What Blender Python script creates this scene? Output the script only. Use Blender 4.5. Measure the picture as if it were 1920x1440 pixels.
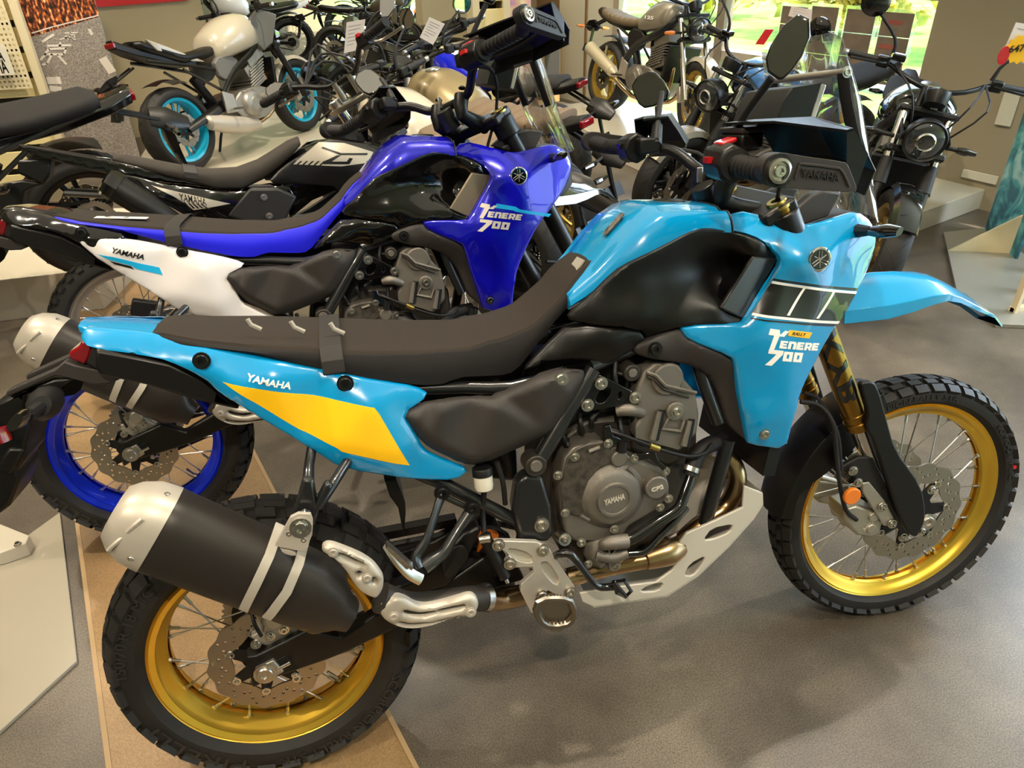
import bpy, math, random
import numpy as np
from mathutils import Matrix, Vector
from mathutils.geometry import delaunay_2d_cdt
for o in list(bpy.data.objects): bpy.data.objects.remove(o)
SC = bpy.context.scene; COL = SC.collection
R = math.radians; PI = math.pi
# ---------------------------------------------------------------- camera
F0 = 1370.0
CPOS = np.array([0.2784, -1.1140, 1.6425])
_y, _p, _r = R(13.669), R(32.104), R(-1.571)
CFW = np.array([math.sin(_y)*math.cos(_p), math.cos(_y)*math.cos(_p), -math.sin(_p)])
_rt = np.array([math.cos(_y), -math.sin(_y), 0]); _up = np.cross(_rt, CFW)
CRT = math.cos(_r)*_rt + math.sin(_r)*_up; CUP = -math.sin(_r)*_rt + math.cos(_r)*_up
cd = bpy.data.cameras.new('camera'); cam = bpy.data.objects.new('camera', cd); COL.objects.link(cam)
cd.sensor_fit = 'HORIZONTAL'; cd.sensor_width = 36; cd.lens = F0/1920*36; cd.clip_start = 0.05; cd.clip_end = 200
cam.matrix_world = Matrix(((CRT[0], CUP[0], -CFW[0], CPOS[0]), (CRT[1], CUP[1], -CFW[1], CPOS[1]), (CRT[2], CUP[2], -CFW[2], CPOS[2]), (0, 0, 0, 1)))
SC.camera = cam
# ---------------------------------------------------------------- view, sky, sun
SC.view_settings.view_transform = 'Standard'; SC.view_settings.look = 'None'
SC.view_settings.gamma = 1; SC.view_settings.exposure = 0.5; SC.view_settings.use_curve_mapping = False
W = bpy.data.worlds.new('sky'); SC.world = W; W.use_nodes = True
_bg = W.node_tree.nodes['Background']
_bg.inputs[0].default_value = (0.62, 0.78, 1.0, 1); _bg.inputs[1].default_value = 3.0
def lamp(name, kind, loc, energy, col=(1, 1, 1), size=.5, size_y=None, target=None, spot=None, blend=.6):
    l = bpy.data.lights.new(name, kind); l.energy = energy; l.color = col
    if kind == 'AREA':
        l.size = size
        if size_y: l.shape = 'RECTANGLE'; l.size_y = size_y
    elif kind == 'SUN': l.angle = size
    else: l.shadow_soft_size = size
    if kind == 'SPOT': l.spot_size = R(spot or 60); l.spot_blend = blend
    o = bpy.data.objects.new(name, l); COL.objects.link(o); o.location = loc
    if target is not None:
        o.rotation_euler = (Vector(target)-Vector(loc)).to_track_quat('-Z', 'Y').to_euler()
    return o
WARM = (1.0, .87, .69)
lamp('sun', 'SUN', (12, 8, 9), 9.0, (1.0, .95, .85), .01, target=(9, 12, 0))
# track spots under the ceiling: warm, small, many
for _x, _y2, _e in ((-1.6, -1.0, 90), (.2, -1.6, 110), (2.2, -1.2, 90), (-1.2, .9, 100), (.9, .4, 90), (2.6, 1.0, 70), (-1.6, 2.6, 110), (.3, 2.6, 110), (1.9, 3.0, 90), (-1.0, 4.6, 120), (.9, 5.2, 120), (2.4, 5.6, 90), (-2.5, 4.2, 90), (.5, 8.5, 160), (2.0, 8.2, 140)):
    lamp('track_spot_lamp', 'SPOT', (_x, _y2, 3.0), _e*1.25, WARM, .035, target=(_x+.25, _y2+.35, 0), spot=110, blend=.7)
lamp('ceiling_fill_light', 'AREA', (0, 1.5, 3.02), 30, WARM, 4.5, 6.0, target=(0, 1.5, 0))  # broad warm fill light added under the ceiling, not one of the fixtures
lamp('window_daylight', 'AREA', (5.0, 1.2, 1.9), 170, (.72, .86, 1.0), 2.6, 1.8, target=(0, .6, .3))
# ---------------------------------------------------------------- pixel <-> place
def ray(px, py):
    return CPOS.copy(), CFW*F0 + CRT*(px-960) + CUP*(720-py)
def G(px, py, z=0.0):
    c, d = ray(px, py); t = (z-c[2])/d[2]; return Vector(c+t*d)
def GD(px, py, n, o):      # meets the plane through o with normal n
    c, d = ray(px, py); n = np.array(n, float); t = ((np.array(o)-c)@n)/(d@n); return Vector(c+t*d)
class Fr:
    def __init__(s, M):
        s.M = M.copy(); s.I = np.array(M.inverted())
    def P(s, px, py, y):
        c, d = ray(px, py); c = s.I[:3, :3]@c+s.I[:3, 3]; d = s.I[:3, :3]@d
        return Vector(c+(y-c[1])/d[1]*d)
    def X(s, px, py, x):
        c, d = ray(px, py); c = s.I[:3, :3]@c+s.I[:3, 3]; d = s.I[:3, :3]@d
        return Vector(c+(x-c[0])/d[0]*d)
ZO = {1: (1000, 360, 3), 2: (900, 660, 3.4286), 3: (660, 840, 3.4286), 4: (180, 880, 3.4286), 5: (1380, 600, 2.483), 6: (1100, 120, 3.2),
      7: (560, 340, 3.5556), 8: (260, 560, 2.2857), 10: (0, 560, 4), 11: (0, 660, 4), 12: (560, 900, 4.8), 13: (360, 1080, 4), 14: (1400, 300, 3.692),
      15: (0, 240, 4.8), 16: (0, 440, 4.174), 17: (1480, 0, 4.364), 18: (860, 0, 6.4), 0: (0, 0, 1), 19: (480, 0, 3), 20: (1080, 0, 4.364), 21: (1640, 280, 4.236)}
def Z(k, pts):
    a, b, s = ZO[k]; return [(a+p[0]/s, b+p[1]/s)+tuple(p[2:]) for p in pts]
# ---------------------------------------------------------------- materials
def lin(h):
    v = [int(h[i:i+2], 16)/255 for i in (0, 2, 4)]
    return tuple(((c+.055)/1.055)**2.4 if c > .04045 else c/12.92 for c in v)+(1,)
MATS = {}
def M(name, col='808080', rough=.5, metal=0, coat=0, bump=0, bscale=200, var=0, vscale=8, col2=None, trans=0, ior=1.45, alpha=1, emit=0, spec=.5, sheen=0, aniso=0):
    if name in MATS: return MATS[name]
    m = bpy.data.materials.new(name); m.use_nodes = True; nt = m.node_tree; b = nt.nodes['Principled BSDF']
    c = lin(col); I = b.inputs
    I['Base Color'].default_value = c; I['Roughness'].default_value = rough; I['Metallic'].default_value = metal
    I['Coat Weight'].default_value = coat; I['Coat Roughness'].default_value = .03; I['Transmission Weight'].default_value = trans
    I['IOR'].default_value = ior; I['Alpha'].default_value = alpha; I['Specular IOR Level'].default_value = spec; I['Sheen Weight'].default_value = sheen
    if emit: I['Emission Color'].default_value = c; I['Emission Strength'].default_value = emit
    tc = None
    def noise(s, d=4):
        nonlocal tc
        if tc is None: tc = nt.nodes.new('ShaderNodeTexCoord')
        n = nt.nodes.new('ShaderNodeTexNoise'); n.inputs['Scale'].default_value = s; n.inputs['Detail'].default_value = d
        nt.links.new(tc.outputs['Object'], n.inputs['Vector']); return n
    if bump:
        n = noise(bscale); bp = nt.nodes.new('ShaderNodeBump'); bp.inputs['Strength'].default_value = bump; bp.inputs['Distance'].default_value = .002
        nt.links.new(n.outputs[0], bp.inputs['Height']); nt.links.new(bp.outputs[0], I['Normal'])
    if var or col2:
        n = noise(vscale); mx = nt.nodes.new('ShaderNodeMix'); mx.data_type = 'RGBA'
        mx.inputs[6].default_value = c; mx.inputs[7].default_value = lin(col2) if col2 else tuple(x*(1-var) for x in c[:3])+(1,)
        rr = nt.nodes.new('ShaderNodeMapRange'); rr.inputs[1].default_value = .35; rr.inputs[2].default_value = .65
        nt.links.new(n.outputs[0], rr.inputs[0]); nt.links.new(rr.outputs[0], mx.inputs[0]); nt.links.new(mx.outputs[2], I['Base Color'])
    MATS[name] = m; return m
# ---------------------------------------------------------------- mesh builder
def rot_to(a):       # matrix whose z axis is a
    return Vector((0, 0, 1)).rotation_difference(Vector(a).normalized()).to_matrix()
class MB:
    def __init__(s): s.v = []; s.f = []
    def add(s, v, f):
        n = len(s.v); s.v += [tuple(x) for x in v]; s.f += [tuple(i+n for i in q) for q in f]; return s
    def box(s, c, d, rot=None):
        c = Vector(c); v = []
        for x in (-.5, .5):
            for y in (-.5, .5):
                for z in (-.5, .5):
                    p = Vector((x*d[0], y*d[1], z*d[2])); v.append(c+(rot@p if rot else p))
        return s.add(v, [(0, 1, 3, 2), (4, 6, 7, 5), (0, 4, 5, 1), (2, 3, 7, 6), (0, 2, 6, 4), (1, 5, 7, 3)])
    def cyl(s, a, b, r0, r1=None, n=16, cap=True):
        a, b = Vector(a), Vector(b); r1 = r0 if r1 is None else r1; m = rot_to(b-a); v = []
        for p, r in ((a, r0), (b, r1)):
            for i in range(n):
                t = 2*PI*i/n; v.append(p+m@Vector((r*math.cos(t), r*math.sin(t), 0)))
        f = [(i, (i+1) % n, n+(i+1) % n, n+i) for i in range(n)]
        if cap: f += [tuple(range(n-1, -1, -1)), tuple(range(n, 2*n))]
        return s.add(v, f)
    def ring(s, rings, cap=True, closed=False):      # loft through rings of equal count
        n = len(rings[0]); v = [p for r_ in rings for p in r_]; f = []
        k = len(rings)
        for j in range(k if closed else k-1):
            a, b = j*n, ((j+1) % k)*n
            f += [(a+i, a+(i+1) % n, b+(i+1) % n, b+i) for i in range(n)]
        if cap and not closed: f += [tuple(range(n-1, -1, -1)), tuple(range((k-1)*n, k*n))]
        return s.add(v, f)
    def tube(s, pts, r, n=10, closed=False, smooth=3, flat=None):
        P = [Vector(p) for p in pts]
        rr = list(r) if isinstance(r, (list, tuple)) else [r]*len(P)
        if smooth and len(P) > 2:      # catmull-rom
            Q = []; q = []
            N = len(P)
            for i in range(N if closed else N-1):
                p0 = P[(i-1) % N] if closed or i > 0 else P[0]*2-P[1]
                p1, p2 = P[i], P[(i+1) % N]
                p3 = P[(i+2) % N] if closed or i+2 < N else P[-1]*2-P[-2]
                for k in range(smooth):
                    t = k/smooth
                    Q.append(.5*((2*p1)+(p2-p0)*t+(2*p0-5*p1+4*p2-p3)*t*t+(3*p1-p0-3*p2+p3)*t**3)); q.append(rr[i]*(1-t)+rr[(i+1) % N]*t)
            if not closed: Q.append(P[-1]); q.append(rr[-1])
            P, rr = Q, q
        N = len(P); rings = []; up = None
        for i in range(N):
            if closed: d = P[(i+1) % N]-P[i-1]
            else: d = P[min(i+1, N-1)]-P[max(i-1, 0)]
            d.normalize()
            if up is None: up = d.orthogonal().normalized()
            up = (up-d*up.dot(d)).normalized(); w = d.cross(up)
            sx, sy = flat or (1, 1)
            rings.append([P[i]+up*(rr[i]*sx*math.cos(2*PI*k/n))+w*(rr[i]*sy*math.sin(2*PI*k/n)) for k in range(n)])
        return s.ring(rings, True, closed)
    def lathe(s, prof, o, ax=(0, 1, 0), n=48, closed=True, x=(1, 0, 0)):     # prof (r,h)
        o = Vector(o); ax = Vector(ax).normalized(); x = Vector(x); x = (x-ax*x.dot(ax)).normalized(); y = ax.cross(x); rings = []
        for i in range(n):
            t = 2*PI*i/n; d = x*math.cos(t)+y*math.sin(t); rings.append([o+d*r_+ax*h for r_, h in prof])
        m = len(prof); v = [p for q in rings for p in q]; f = []
        for i in range(n):
            a, b = i*m, ((i+1) % n)*m
            f += [(a+j, a+(j+1) % m, b+(j+1) % m, b+j) for j in range(m if closed else m-1)]
        return s.add(v, f)
    def bolt(s, p, ax=(0, -1, 0), r=.008, h=.006, washer=True):
        p = Vector(p); a = Vector(ax).normalized()
        if washer: s.cyl(p, p+a*h*.4, r*1.35, n=14); 
        s.lathe([(r*.45, h*.35), (r*.5, h), (r*.9, h), (r, h*.8), (r, 0), (.0001, 0), (.0001, h*.35)], p, a, 12)
        return s
    def plate(s, loops, h0, h1, o=(0, 0, 0), u=(1, 0, 0), w=(0, 0, 1), h=(0, 1, 0), fh=None):   # loops of 2D points, first outer, rest holes; fh(u,w) offset
        o, u, w, h = map(Vector, (o, u, w, h)); vs, es, lp = [], [], []
        for L in loops:
            n0 = len(vs); L = [Vector((p[0], p[1])) for p in L]; vs += L; k = len(L); es += [(n0+i, n0+(i+1) % k) for i in range(k)]; lp.append([tuple(p) for p in L])
        V, E_, Fc, *_ = delaunay_2d_cdt(vs, es, [], 0, 1e-7)
        V = [tuple(p) for p in V]; tri = [f for f in Fc if inside(tuple(sum(V[i][k] for i in f)/len(f) for k in (0, 1)), lp)]
        return s.sheet(V, tri, lambda a, b, k: o+u*a+w*b+h*((h0 if k == 0 else h1)+(fh(a, b) if fh else 0)))
    def sheet(s, V, tri, fn):
        n = len(V); v = [fn(p[0], p[1], 0) for p in V]+[fn(p[0], p[1], 1) for p in V]
        f = [tuple(t) for t in tri]+[tuple(i+n for i in reversed(t)) for t in tri]
        cnt = {}
        for t in tri:
            for i in range(len(t)):
                a, b = t[i], t[(i+1) % len(t)]; cnt[(a, b)] = 1
        for (a, b) in cnt:
            if (b, a) not in cnt: f.append((b, a, a+n, b+n))
        return s.add(v, f)
    def mesh(s, name, mat, sharp=38, mirror=False):
        v = [(x, -y, z) for x, y, z in s.v] if mirror else s.v
        f = [tuple(reversed(q)) for q in s.f] if mirror else s.f
        me = bpy.data.meshes.new(name); me.from_pydata(v, [], f); me.validate()
        import bmesh
        bm = bmesh.new(); bm.from_mesh(me); bmesh.ops.recalc_face_normals(bm, faces=bm.faces); bm.to_mesh(me); bm.free()
        me.shade_smooth(); me.set_sharp_from_angle(angle=R(sharp)); me.materials.append(mat); return me
def inside(p, loops):
    c = False; x, y = p
    for L in loops:
        j = len(L)-1
        for i in range(len(L)):
            (xi, yi), (xj, yj) = L[i], L[j]
            if (yi > y) != (yj > y) and x < (xj-xi)*(y-yi)/(yj-yi)+xi: c = not c
            j = i
    return c
CUR = {'X': Matrix.Identity(4)}
def obj(name, mb, mat, parent=None, bevel=0, sharp=38, mirror=False, both=False, seg=2, label=None, xf=None, sub=0):
    if both: obj(name, mb, mat, parent, bevel, sharp, True, False, seg, None, xf, sub)
    me = mb.mesh(name, mat, sharp, mirror) if isinstance(mb, MB) else mb
    o = bpy.data.objects.new(name, me); COL.objects.link(o)
    if parent is not None:
        o.parent = parent
        if parent.type == 'EMPTY': o.matrix_basis = CUR['X'] if xf is None else xf
    if sub:
        q = o.modifiers.new('s', 'SUBSURF'); q.levels = q.render_levels = sub
    if bevel:
        q = o.modifiers.new('b', 'BEVEL'); q.width = bevel; q.segments = seg; q.limit_method = 'ANGLE'; q.angle_limit = R(32); q.harden_normals = False
    if label: o['label'] = label
    return o
def thing(name, label, cat, M=None, group=None):
    o = bpy.data.objects.new(name, None); COL.objects.link(o); o.empty_display_size = .1
    if M is not None: o.matrix_world = M
    o['label'] = label; o['category'] = cat
    if group: o['group'] = group
    return o
def tag(o, label, cat, group=None):
    o['label'] = label; o['category'] = cat
    if group: o['group'] = group
    return o
def struct(o): o['kind'] = 'structure'; return o
def T(x, y, z): return Matrix.Translation((x, y, z))
def RX(a): return Matrix.Rotation(R(a), 4, 'X')
def RY(a): return Matrix.Rotation(R(a), 4, 'Y')
def RZ(a): return Matrix.Rotation(R(a), 4, 'Z')
def pose(x, y, yaw, lean, z=0): return T(x, y, z)@RZ(yaw)@RX(-lean)
def steer(deg, x0=1.70, cast=27): return T(x0, 0, 0)@Matrix.Rotation(R(deg), 4, Vector((-math.sin(R(cast)), 0, math.cos(R(cast)))))@T(-x0, 0, 0)
# ---------------------------------------------------------------- curved shells
class Surf:
    def __init__(s, P):        # P list of (x, z, y)
        P = np.array(P, float); s.p = P[:, :2]; n = len(P)
        d = np.linalg.norm(s.p[:, None]-s.p[None], axis=2); K = np.where(d > 0, d**2*np.log(d+1e-9), 0)
        A = np.zeros((n+3, n+3)); A[:n, :n] = K+np.eye(n)*1e-5; A[:n, n] = 1; A[:n, n+1:] = s.p; A[n:, :n] = A[:n, n:].T
        s.w = np.linalg.solve(A, np.append(P[:, 2], [0, 0, 0]))
    def y(s, x, z):
        d = np.linalg.norm(s.p-np.array([x, z]), axis=1); k = np.where(d > 0, d**2*np.log(d+1e-9), 0)
        return float(k@s.w[:-3]+s.w[-3]+s.w[-2]*x+s.w[-1]*z)
    def P(s, fr, px, py, off=0):
        y = -.15
        for _ in range(12):
            p = fr.P(px, py, y); y = .4*y+.6*(s.y(p.x, p.z)+off)
        return fr.P(px, py, y)
class SurfL:        # faceted surface: flat triangles between the given points
    def __init__(s, out, inn):
        A = [(p.x, p.z, p.y) for p in list(out)+list(inn)]; n = len(out)
        V, E_, Fc, *_ = delaunay_2d_cdt([Vector(a[:2]) for a in A], [(i, (i+1) % n) for i in range(n)], [], 0, 1e-7)
        V = [tuple(v) for v in V]; Y = []
        for v in V: Y.append(min(A, key=lambda a: (a[0]-v[0])**2+(a[1]-v[1])**2)[2])
        lp = [[a[:2] for a in A[:n]]]; s.V = V; s.Y = Y; s.F = [f for f in Fc if inside(tuple(sum(V[i][k] for i in f)/len(f) for k in (0, 1)), lp)]
        s.T = []
        for f in s.F:
            a, b, c = f[:3]; M_ = np.array([[V[a][0], V[a][1], 1], [V[b][0], V[b][1], 1], [V[c][0], V[c][1], 1]])
            try: co = np.linalg.solve(M_, np.array([Y[a], Y[b], Y[c]]))
            except Exception: continue
            s.T.append((np.array([V[a], V[b], V[c]]), co))
    def y(s, x, z):
        best = (1e9, 0)
        for P_, co in s.T:
            d = 0
            for i in range(3):
                a, b, c = P_[i], P_[(i+1) % 3], P_[(i+2) % 3]; e = b-a; nn = np.array([-e[1], e[0]]); nn = nn/(np.linalg.norm(nn)+1e-12)
                if (c-a)@nn < 0: nn = -nn
                d = max(d, -(np.array([x, z])-a)@nn)
            if d < best[0]: best = (d, co[0]*x+co[1]*z+co[2])
            if d <= 0: break
        return float(best[1])
    P = Surf.P
class SurfS:        # the faceted surface with its creases softened over radius r
    def __init__(s, fr, out, inn, r):
        s.l = SurfL([fr.P(*p) for p in out], [fr.P(*p) for p in inn]); s.o = [(0, 0)]+[(r*q*math.cos(a), r*q*math.sin(a)) for q, n in ((.5, 5), (1, 7)) for a in np.linspace(0, 2*PI, n, endpoint=False)]; s.c = {}
        A = s.l.T; s.A = np.array([t[0] for t in A]); s.C = np.array([t[1] for t in A])
        a, b, c = s.A, np.roll(s.A, -1, 1), np.roll(s.A, -2, 1); e = b-a; n = np.stack([-e[..., 1], e[..., 0]], -1); n /= np.linalg.norm(n, axis=-1, keepdims=True)+1e-12
        s.n = n*np.sign(((c-a)*n).sum(-1, keepdims=True))
    def y1(s, q):
        d = -((q-s.A)*s.n).sum(-1); m = np.maximum(d.max(1), 0); k = int(np.argmin(m)); c = s.C[k]; return c[0]*q[0]+c[1]*q[1]+c[2]
    def y(s, x, z): return float(np.mean([s.y1(np.array([x+a, z+b])) for a, b in s.o]))
    P = Surf.P
def smooth_loop(L, it=1, keep=None):
    for _ in range(it):
        N = len(L); Q = []
        for i in range(N):
            a, b = L[i], L[(i+1) % N]
            Q.append(tuple(a[k]*.78+b[k]*.22 for k in range(len(a)))); Q.append(tuple(a[k]*.22+b[k]*.78 for k in range(len(a))))
        L = Q
    return L
def resample(L, s):
    Q = []; N = len(L)
    for i in range(N):
        a, b = Vector(L[i]), Vector(L[(i+1) % N]); k = max(1, int((b-a).length/s+.5))
        Q += [tuple(a+(b-a)*j/k) for j in range(k)]
    return Q
def shell_mb(fr, outline, inner=(), thick=.004, rnd=.006, step=.012, sm=1, surf=None, holes=()):
    pts = [fr.P(*p) for p in outline]
    if surf is None: surf = Surf([(p.x, p.z, p.y) for p in pts+[fr.P(*p) for p in inner]])
    L = [(p.x, p.z) for p in pts]
    if sm: L = smooth_loop(L, sm)
    L = resample(L, step)
    HL = [resample(smooth_loop([(q.x, q.z) for q in (surf.P(fr, *h[:2]) for h in H)], 1), step) for H in holes]
    loops = [L]+HL; vs = []; es = []
    for l in loops:
        n0 = len(vs); vs += [Vector(p) for p in l]; es += [(n0+i, n0+(i+1) % len(l)) for i in range(len(l))]
    B = np.array([p for l in loops for p in l])
    x0, z0 = B.min(0); x1, z1 = B.max(0); st = step*1.1; r2 = []
    if rnd:      # extra loop of points near the edge
        r2 = [rnd*.35, rnd]
    for j, z in enumerate(np.arange(z0, z1, st*.87)):
        for x in np.arange(x0+(j % 2)*st*.5, x1, st):
            if inside((x, z), loops) and np.min(np.linalg.norm(B-(x, z), axis=1)) > max(st*.5, rnd*1.25): vs.append(Vector((x, z)))
    for l in loops:
        A = np.array(l); N = len(A)
        for i in range(N):
            t = A[(i+1) % N]-A[i-1]; t = t/(np.linalg.norm(t)+1e-9); n_ = np.array([-t[1], t[0]])
            for r_ in r2:
                for sg in (1, -1):
                    q = A[i]+n_*r_*sg
                    if inside(tuple(q), loops) and np.min(np.linalg.norm(A-q, axis=1)) > r_*.8: vs.append(Vector(q))
    V, E_, Fc, *_ = delaunay_2d_cdt(vs, es, [], 0, 1e-7)
    V = [tuple(p) for p in V]; tri = [f for f in Fc if inside(tuple(sum(V[i][k] for i in f)/len(f) for k in (0, 1)), loops)]
    segs = [(np.array(l), np.roll(np.array(l), -1, axis=0)) for l in loops]
    def dist(x, z):
        m = 9
        for a, b in segs:
            ab = b-a; t = np.clip((((x, z)-a)*ab).sum(1)/((ab*ab).sum(1)+1e-12), 0, 1); m = min(m, np.min(np.linalg.norm(a+ab*t[:, None]-(x, z), axis=1)))
        return m
    Y = {}
    for p in V:
        y = surf.y(*p)
        if rnd:
            d = dist(*p)
            if d < rnd: y += rnd*(1-math.sqrt(max(0, 1-(1-d/rnd)**2)))
        Y[p] = y
    mb = MB(); mb.sheet(V, tri, lambda a, b, k: Vector((a, Y[(a, b)]+(0 if k == 0 else thick+(rnd if rnd else 0)*.6), b)))
    return mb, surf
def shell(name, fr, outline, mat, parent, inner=(), both=True, label=None, bevel=0, **k):
    mb, surf = shell_mb(fr, outline, inner, **k)
    o = obj(name, mb, mat, parent, bevel=bevel, label=label, sharp=50)
    o2 = obj(name, mb, mat, parent, bevel=bevel, mirror=True, sharp=50) if both else None
    return o, o2, surf
def decal(name, fr, surf, outline, mat, parents, off=-.0008, both=True, th=.0006, label=None):
    pts = [surf.P(fr, *p[:2]) for p in outline]
    L = resample([(p.x, p.z) for p in pts], .012)
    vs = [Vector(p) for p in L]; es = [(i, (i+1) % len(L)) for i in range(len(L))]
    B = np.array(L); x0, z0 = B.min(0); x1, z1 = B.max(0)
    for z in np.arange(z0, z1, .012):
        for x in np.arange(x0, x1, .012):
            if inside((x, z), [L]) and np.min(np.linalg.norm(B-(x, z), axis=1)) > .005: vs.append(Vector((x, z)))
    V, E_, Fc, *_ = delaunay_2d_cdt(vs, es, [], 0, 1e-7)
    V = [tuple(p) for p in V]; tri = [f for f in Fc if inside(tuple(sum(V[i][k] for i in f)/len(f) for k in (0, 1)), [L])]
    mb = MB(); mb.sheet(V, tri, lambda a, b, k: Vector((a, surf.y(a, b)+off+(0 if k == 0 else -off*.9), b)))
    o = obj(name, mb, mat, parents[0], label=label)
    if both and parents[1]: obj(name, mb, mat, parents[1], mirror=True)
    return o
_fc = {}
def text_tris(body, shear=0, bold=0.0, space=1.0):
    k = (body, shear, bold, space)
    if k in _fc: return _fc[k]
    c = bpy.data.curves.new('txt', 'FONT'); c.body = body; c.size = 1; c.shear = shear; c.offset = bold; c.space_character = space; c.resolution_u = 3
    o = bpy.data.objects.new('txt', c); COL.objects.link(o)
    dg = bpy.context.evaluated_depsgraph_get(); me = bpy.data.meshes.new_from_object(o.evaluated_get(dg))
    V = [(v.co.x, v.co.y) for v in me.vertices]; Fc = [tuple(p.vertices) for p in me.polygons]
    bpy.data.objects.remove(o); bpy.data.curves.remove(c)
    a = np.array(V); mn = a.min(0); mx = a.max(0)
    V = [((x-mn[0])/(mx[0]-mn[0]), (y-mn[1])/(mx[1]-mn[1])) for x, y in V]
    _fc[k] = (V, Fc); return _fc[k]
def letters(name, body, fn, mat, parent, th=.0012, shear=0, bold=.02, space=1.0, mirror_parent=None, label=None, split=0):
    """fn(u, v, k) -> point, u and v in 0..1 over the word's box"""
    V, Fc = text_tris(body, shear, bold, space); mb = MB()
    for _ in range(split):
        V = list(V); md = {}; N = []
        def mid(i, j):
            k = (min(i, j), max(i, j))
            if k not in md: V.append(((V[i][0]+V[j][0])/2, (V[i][1]+V[j][1])/2)); md[k] = len(V)-1
            return md[k]
        for f_ in Fc:
            for q in range(1, len(f_)-1):
                a, b, c = f_[0], f_[q], f_[q+1]; x, y, z = mid(a, b), mid(b, c), mid(c, a); N += [(a, x, z), (x, b, y), (z, y, c), (x, y, z)]
        Fc = N
    mb.sheet(V, Fc, fn)
    o = obj(name, mb, mat, parent, label=label, sharp=20)
    return o
def quad_text(name, body, fr, surf, bl, br, tl, mat, parent, off=-.001, **k):
    a, b, c = (surf.P(fr, *q) for q in (bl, br, tl))
    def fn(u, v, kk):
        x = a.x+(b.x-a.x)*u+(c.x-a.x)*v; z = a.z+(b.z-a.z)*u+(c.z-a.z)*v
        return Vector((x, surf.y(x, z)+(off if kk == 0 else off*.1), z))
    return letters(name, body, fn, mat, parent, **k)
def flat_text(name, body, a, b, c, mat, parent, h=.001, **k):     # a,b,c = corner points bl, br, tl
    a, b, c = Vector(a), Vector(b), Vector(c); n = (b-a).cross(c-a).normalized()
    return letters(name, body, lambda u, v, kk: a+(b-a)*u+(c-a)*v+n*(h if kk == 0 else 0), mat, parent, **k)
# ================================================================ materials
CY = M('cyan_paint', '008cc6', .22, coat=1); BLUE = M('deep_blue_paint', '0a08b4', .25, coat=1, metal=.25); SEATB = M('blue_vinyl', '1c1ce8', .5)
WHITEP = M('white_paint', 'dcd8d8', .25, coat=1); BLKG = M('gloss_black', '0a0909', .12, coat=1); BLKM = M('matte_black', '0d0b09', .4)
SATIN = M('satin_black', '0c0b0a', .38); TEX = M('textured_charcoal', '2d2926', .5, bump=.35, bscale=900); TEXD = M('textured_black', '171513', .5, bump=.3, bscale=900)
SEAT = M('charcoal_seat_vinyl', '1b1816', .8, bump=.5, bscale=1400, var=.25, vscale=14); SEATT = M('brown_seat_top', '30281f', .85, bump=.8, bscale=1800)
STRAP = M('seat_strap', '2c2927', .65); RUB = M('tyre_rubber', '211f1c', .62, bump=.25, bscale=300, var=.25, vscale=20); RUBD = M('rubber_black', '141312', .6)
GOLD = M('gold_anodised', 'ecc248', .34, metal=.85); GOLDF = M('gold_fork', 'a07a36', .3, metal=1); BLUER = M('blue_anodised', '1c3af0', .3, metal=.6, coat=.5)
SILV = M('silver_metal', 'c9c4ba', .3, metal=1); ALU = M('satin_aluminium', 'b9b3a6', .45, metal=.85); CHR = M('chrome', 'dddad5', .08, metal=1)
STEEL = M('brushed_steel', 'b0a797', .33, metal=1, bump=.25, bscale=500); ENG = M('engine_grey', '7d776e', .36, metal=.65, bump=.5, bscale=1000)
ENGD = M('engine_dark', '3f3b36', .4, metal=.5, bump=.3, bscale=800); CAMO = M('camo_cover', '4a443b', .5, col2='2b2823', vscale=60)
FRB = M('frame_black', '1b1c1d', .28, coat=.5); DARK = M('inner_black', '0b0a0a', .5); PIPE = M('exhaust_steel', 'cdb28a', .25, metal=1, col2='8a6238', vscale=7); TYL = M('tyre_lettering', '2e2b28', .45); GUARD = M('guard_plastic', '0a0a0a', .32); PEGM = M('peg_bracket_alu', 'cbc5b8', .38, metal=.6)
SHIELD = M('shield_silver', 'b8b0a2', .42, metal=.3); CAN = M('muffler_black', '2f2b27', .42, metal=.3); SKID = M('skid_plate_alu', 'd2ccbe', .5, metal=.35)
RED = M('red_plastic', 'c01018', .3, coat=1); REDL = M('red_lens', '7a0610', .12, coat=1); ORG = M('orange_reflector', 'e87a10', .25, coat=1, bump=.6, bscale=700)
YEL = M('yellow_sticker', 'f6bd10', .35, coat=.6); WHT = M('white_sticker', 'f2efea', .4); BLKS = M('black_sticker', '0c0d0f', .3, coat=.6); CYS = M('cyan_sticker', '14a6dc', .35)
GRYS = M('grey_sticker', 'a39d92', .4); MIR = M('mirror_glass', 'b5b5b5', .02, metal=1); GLASS = M('clear_screen', 'f4fafc', .02, trans=1, ior=1.35, alpha=.5)
RSVM = M('reservoir_plastic', 'ded8c6', .35); ORP = M('orange_spring_band', 'd07018', .4); SCRN = M('display_black', '060505', .35); AMB = M('amber_lens', '402008', .1, coat=1)
KNURL = M('peg_metal', '8f887c', .35, metal=1); SMOKE = M('smoke_lens', '15110d', .08, coat=1)
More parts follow.
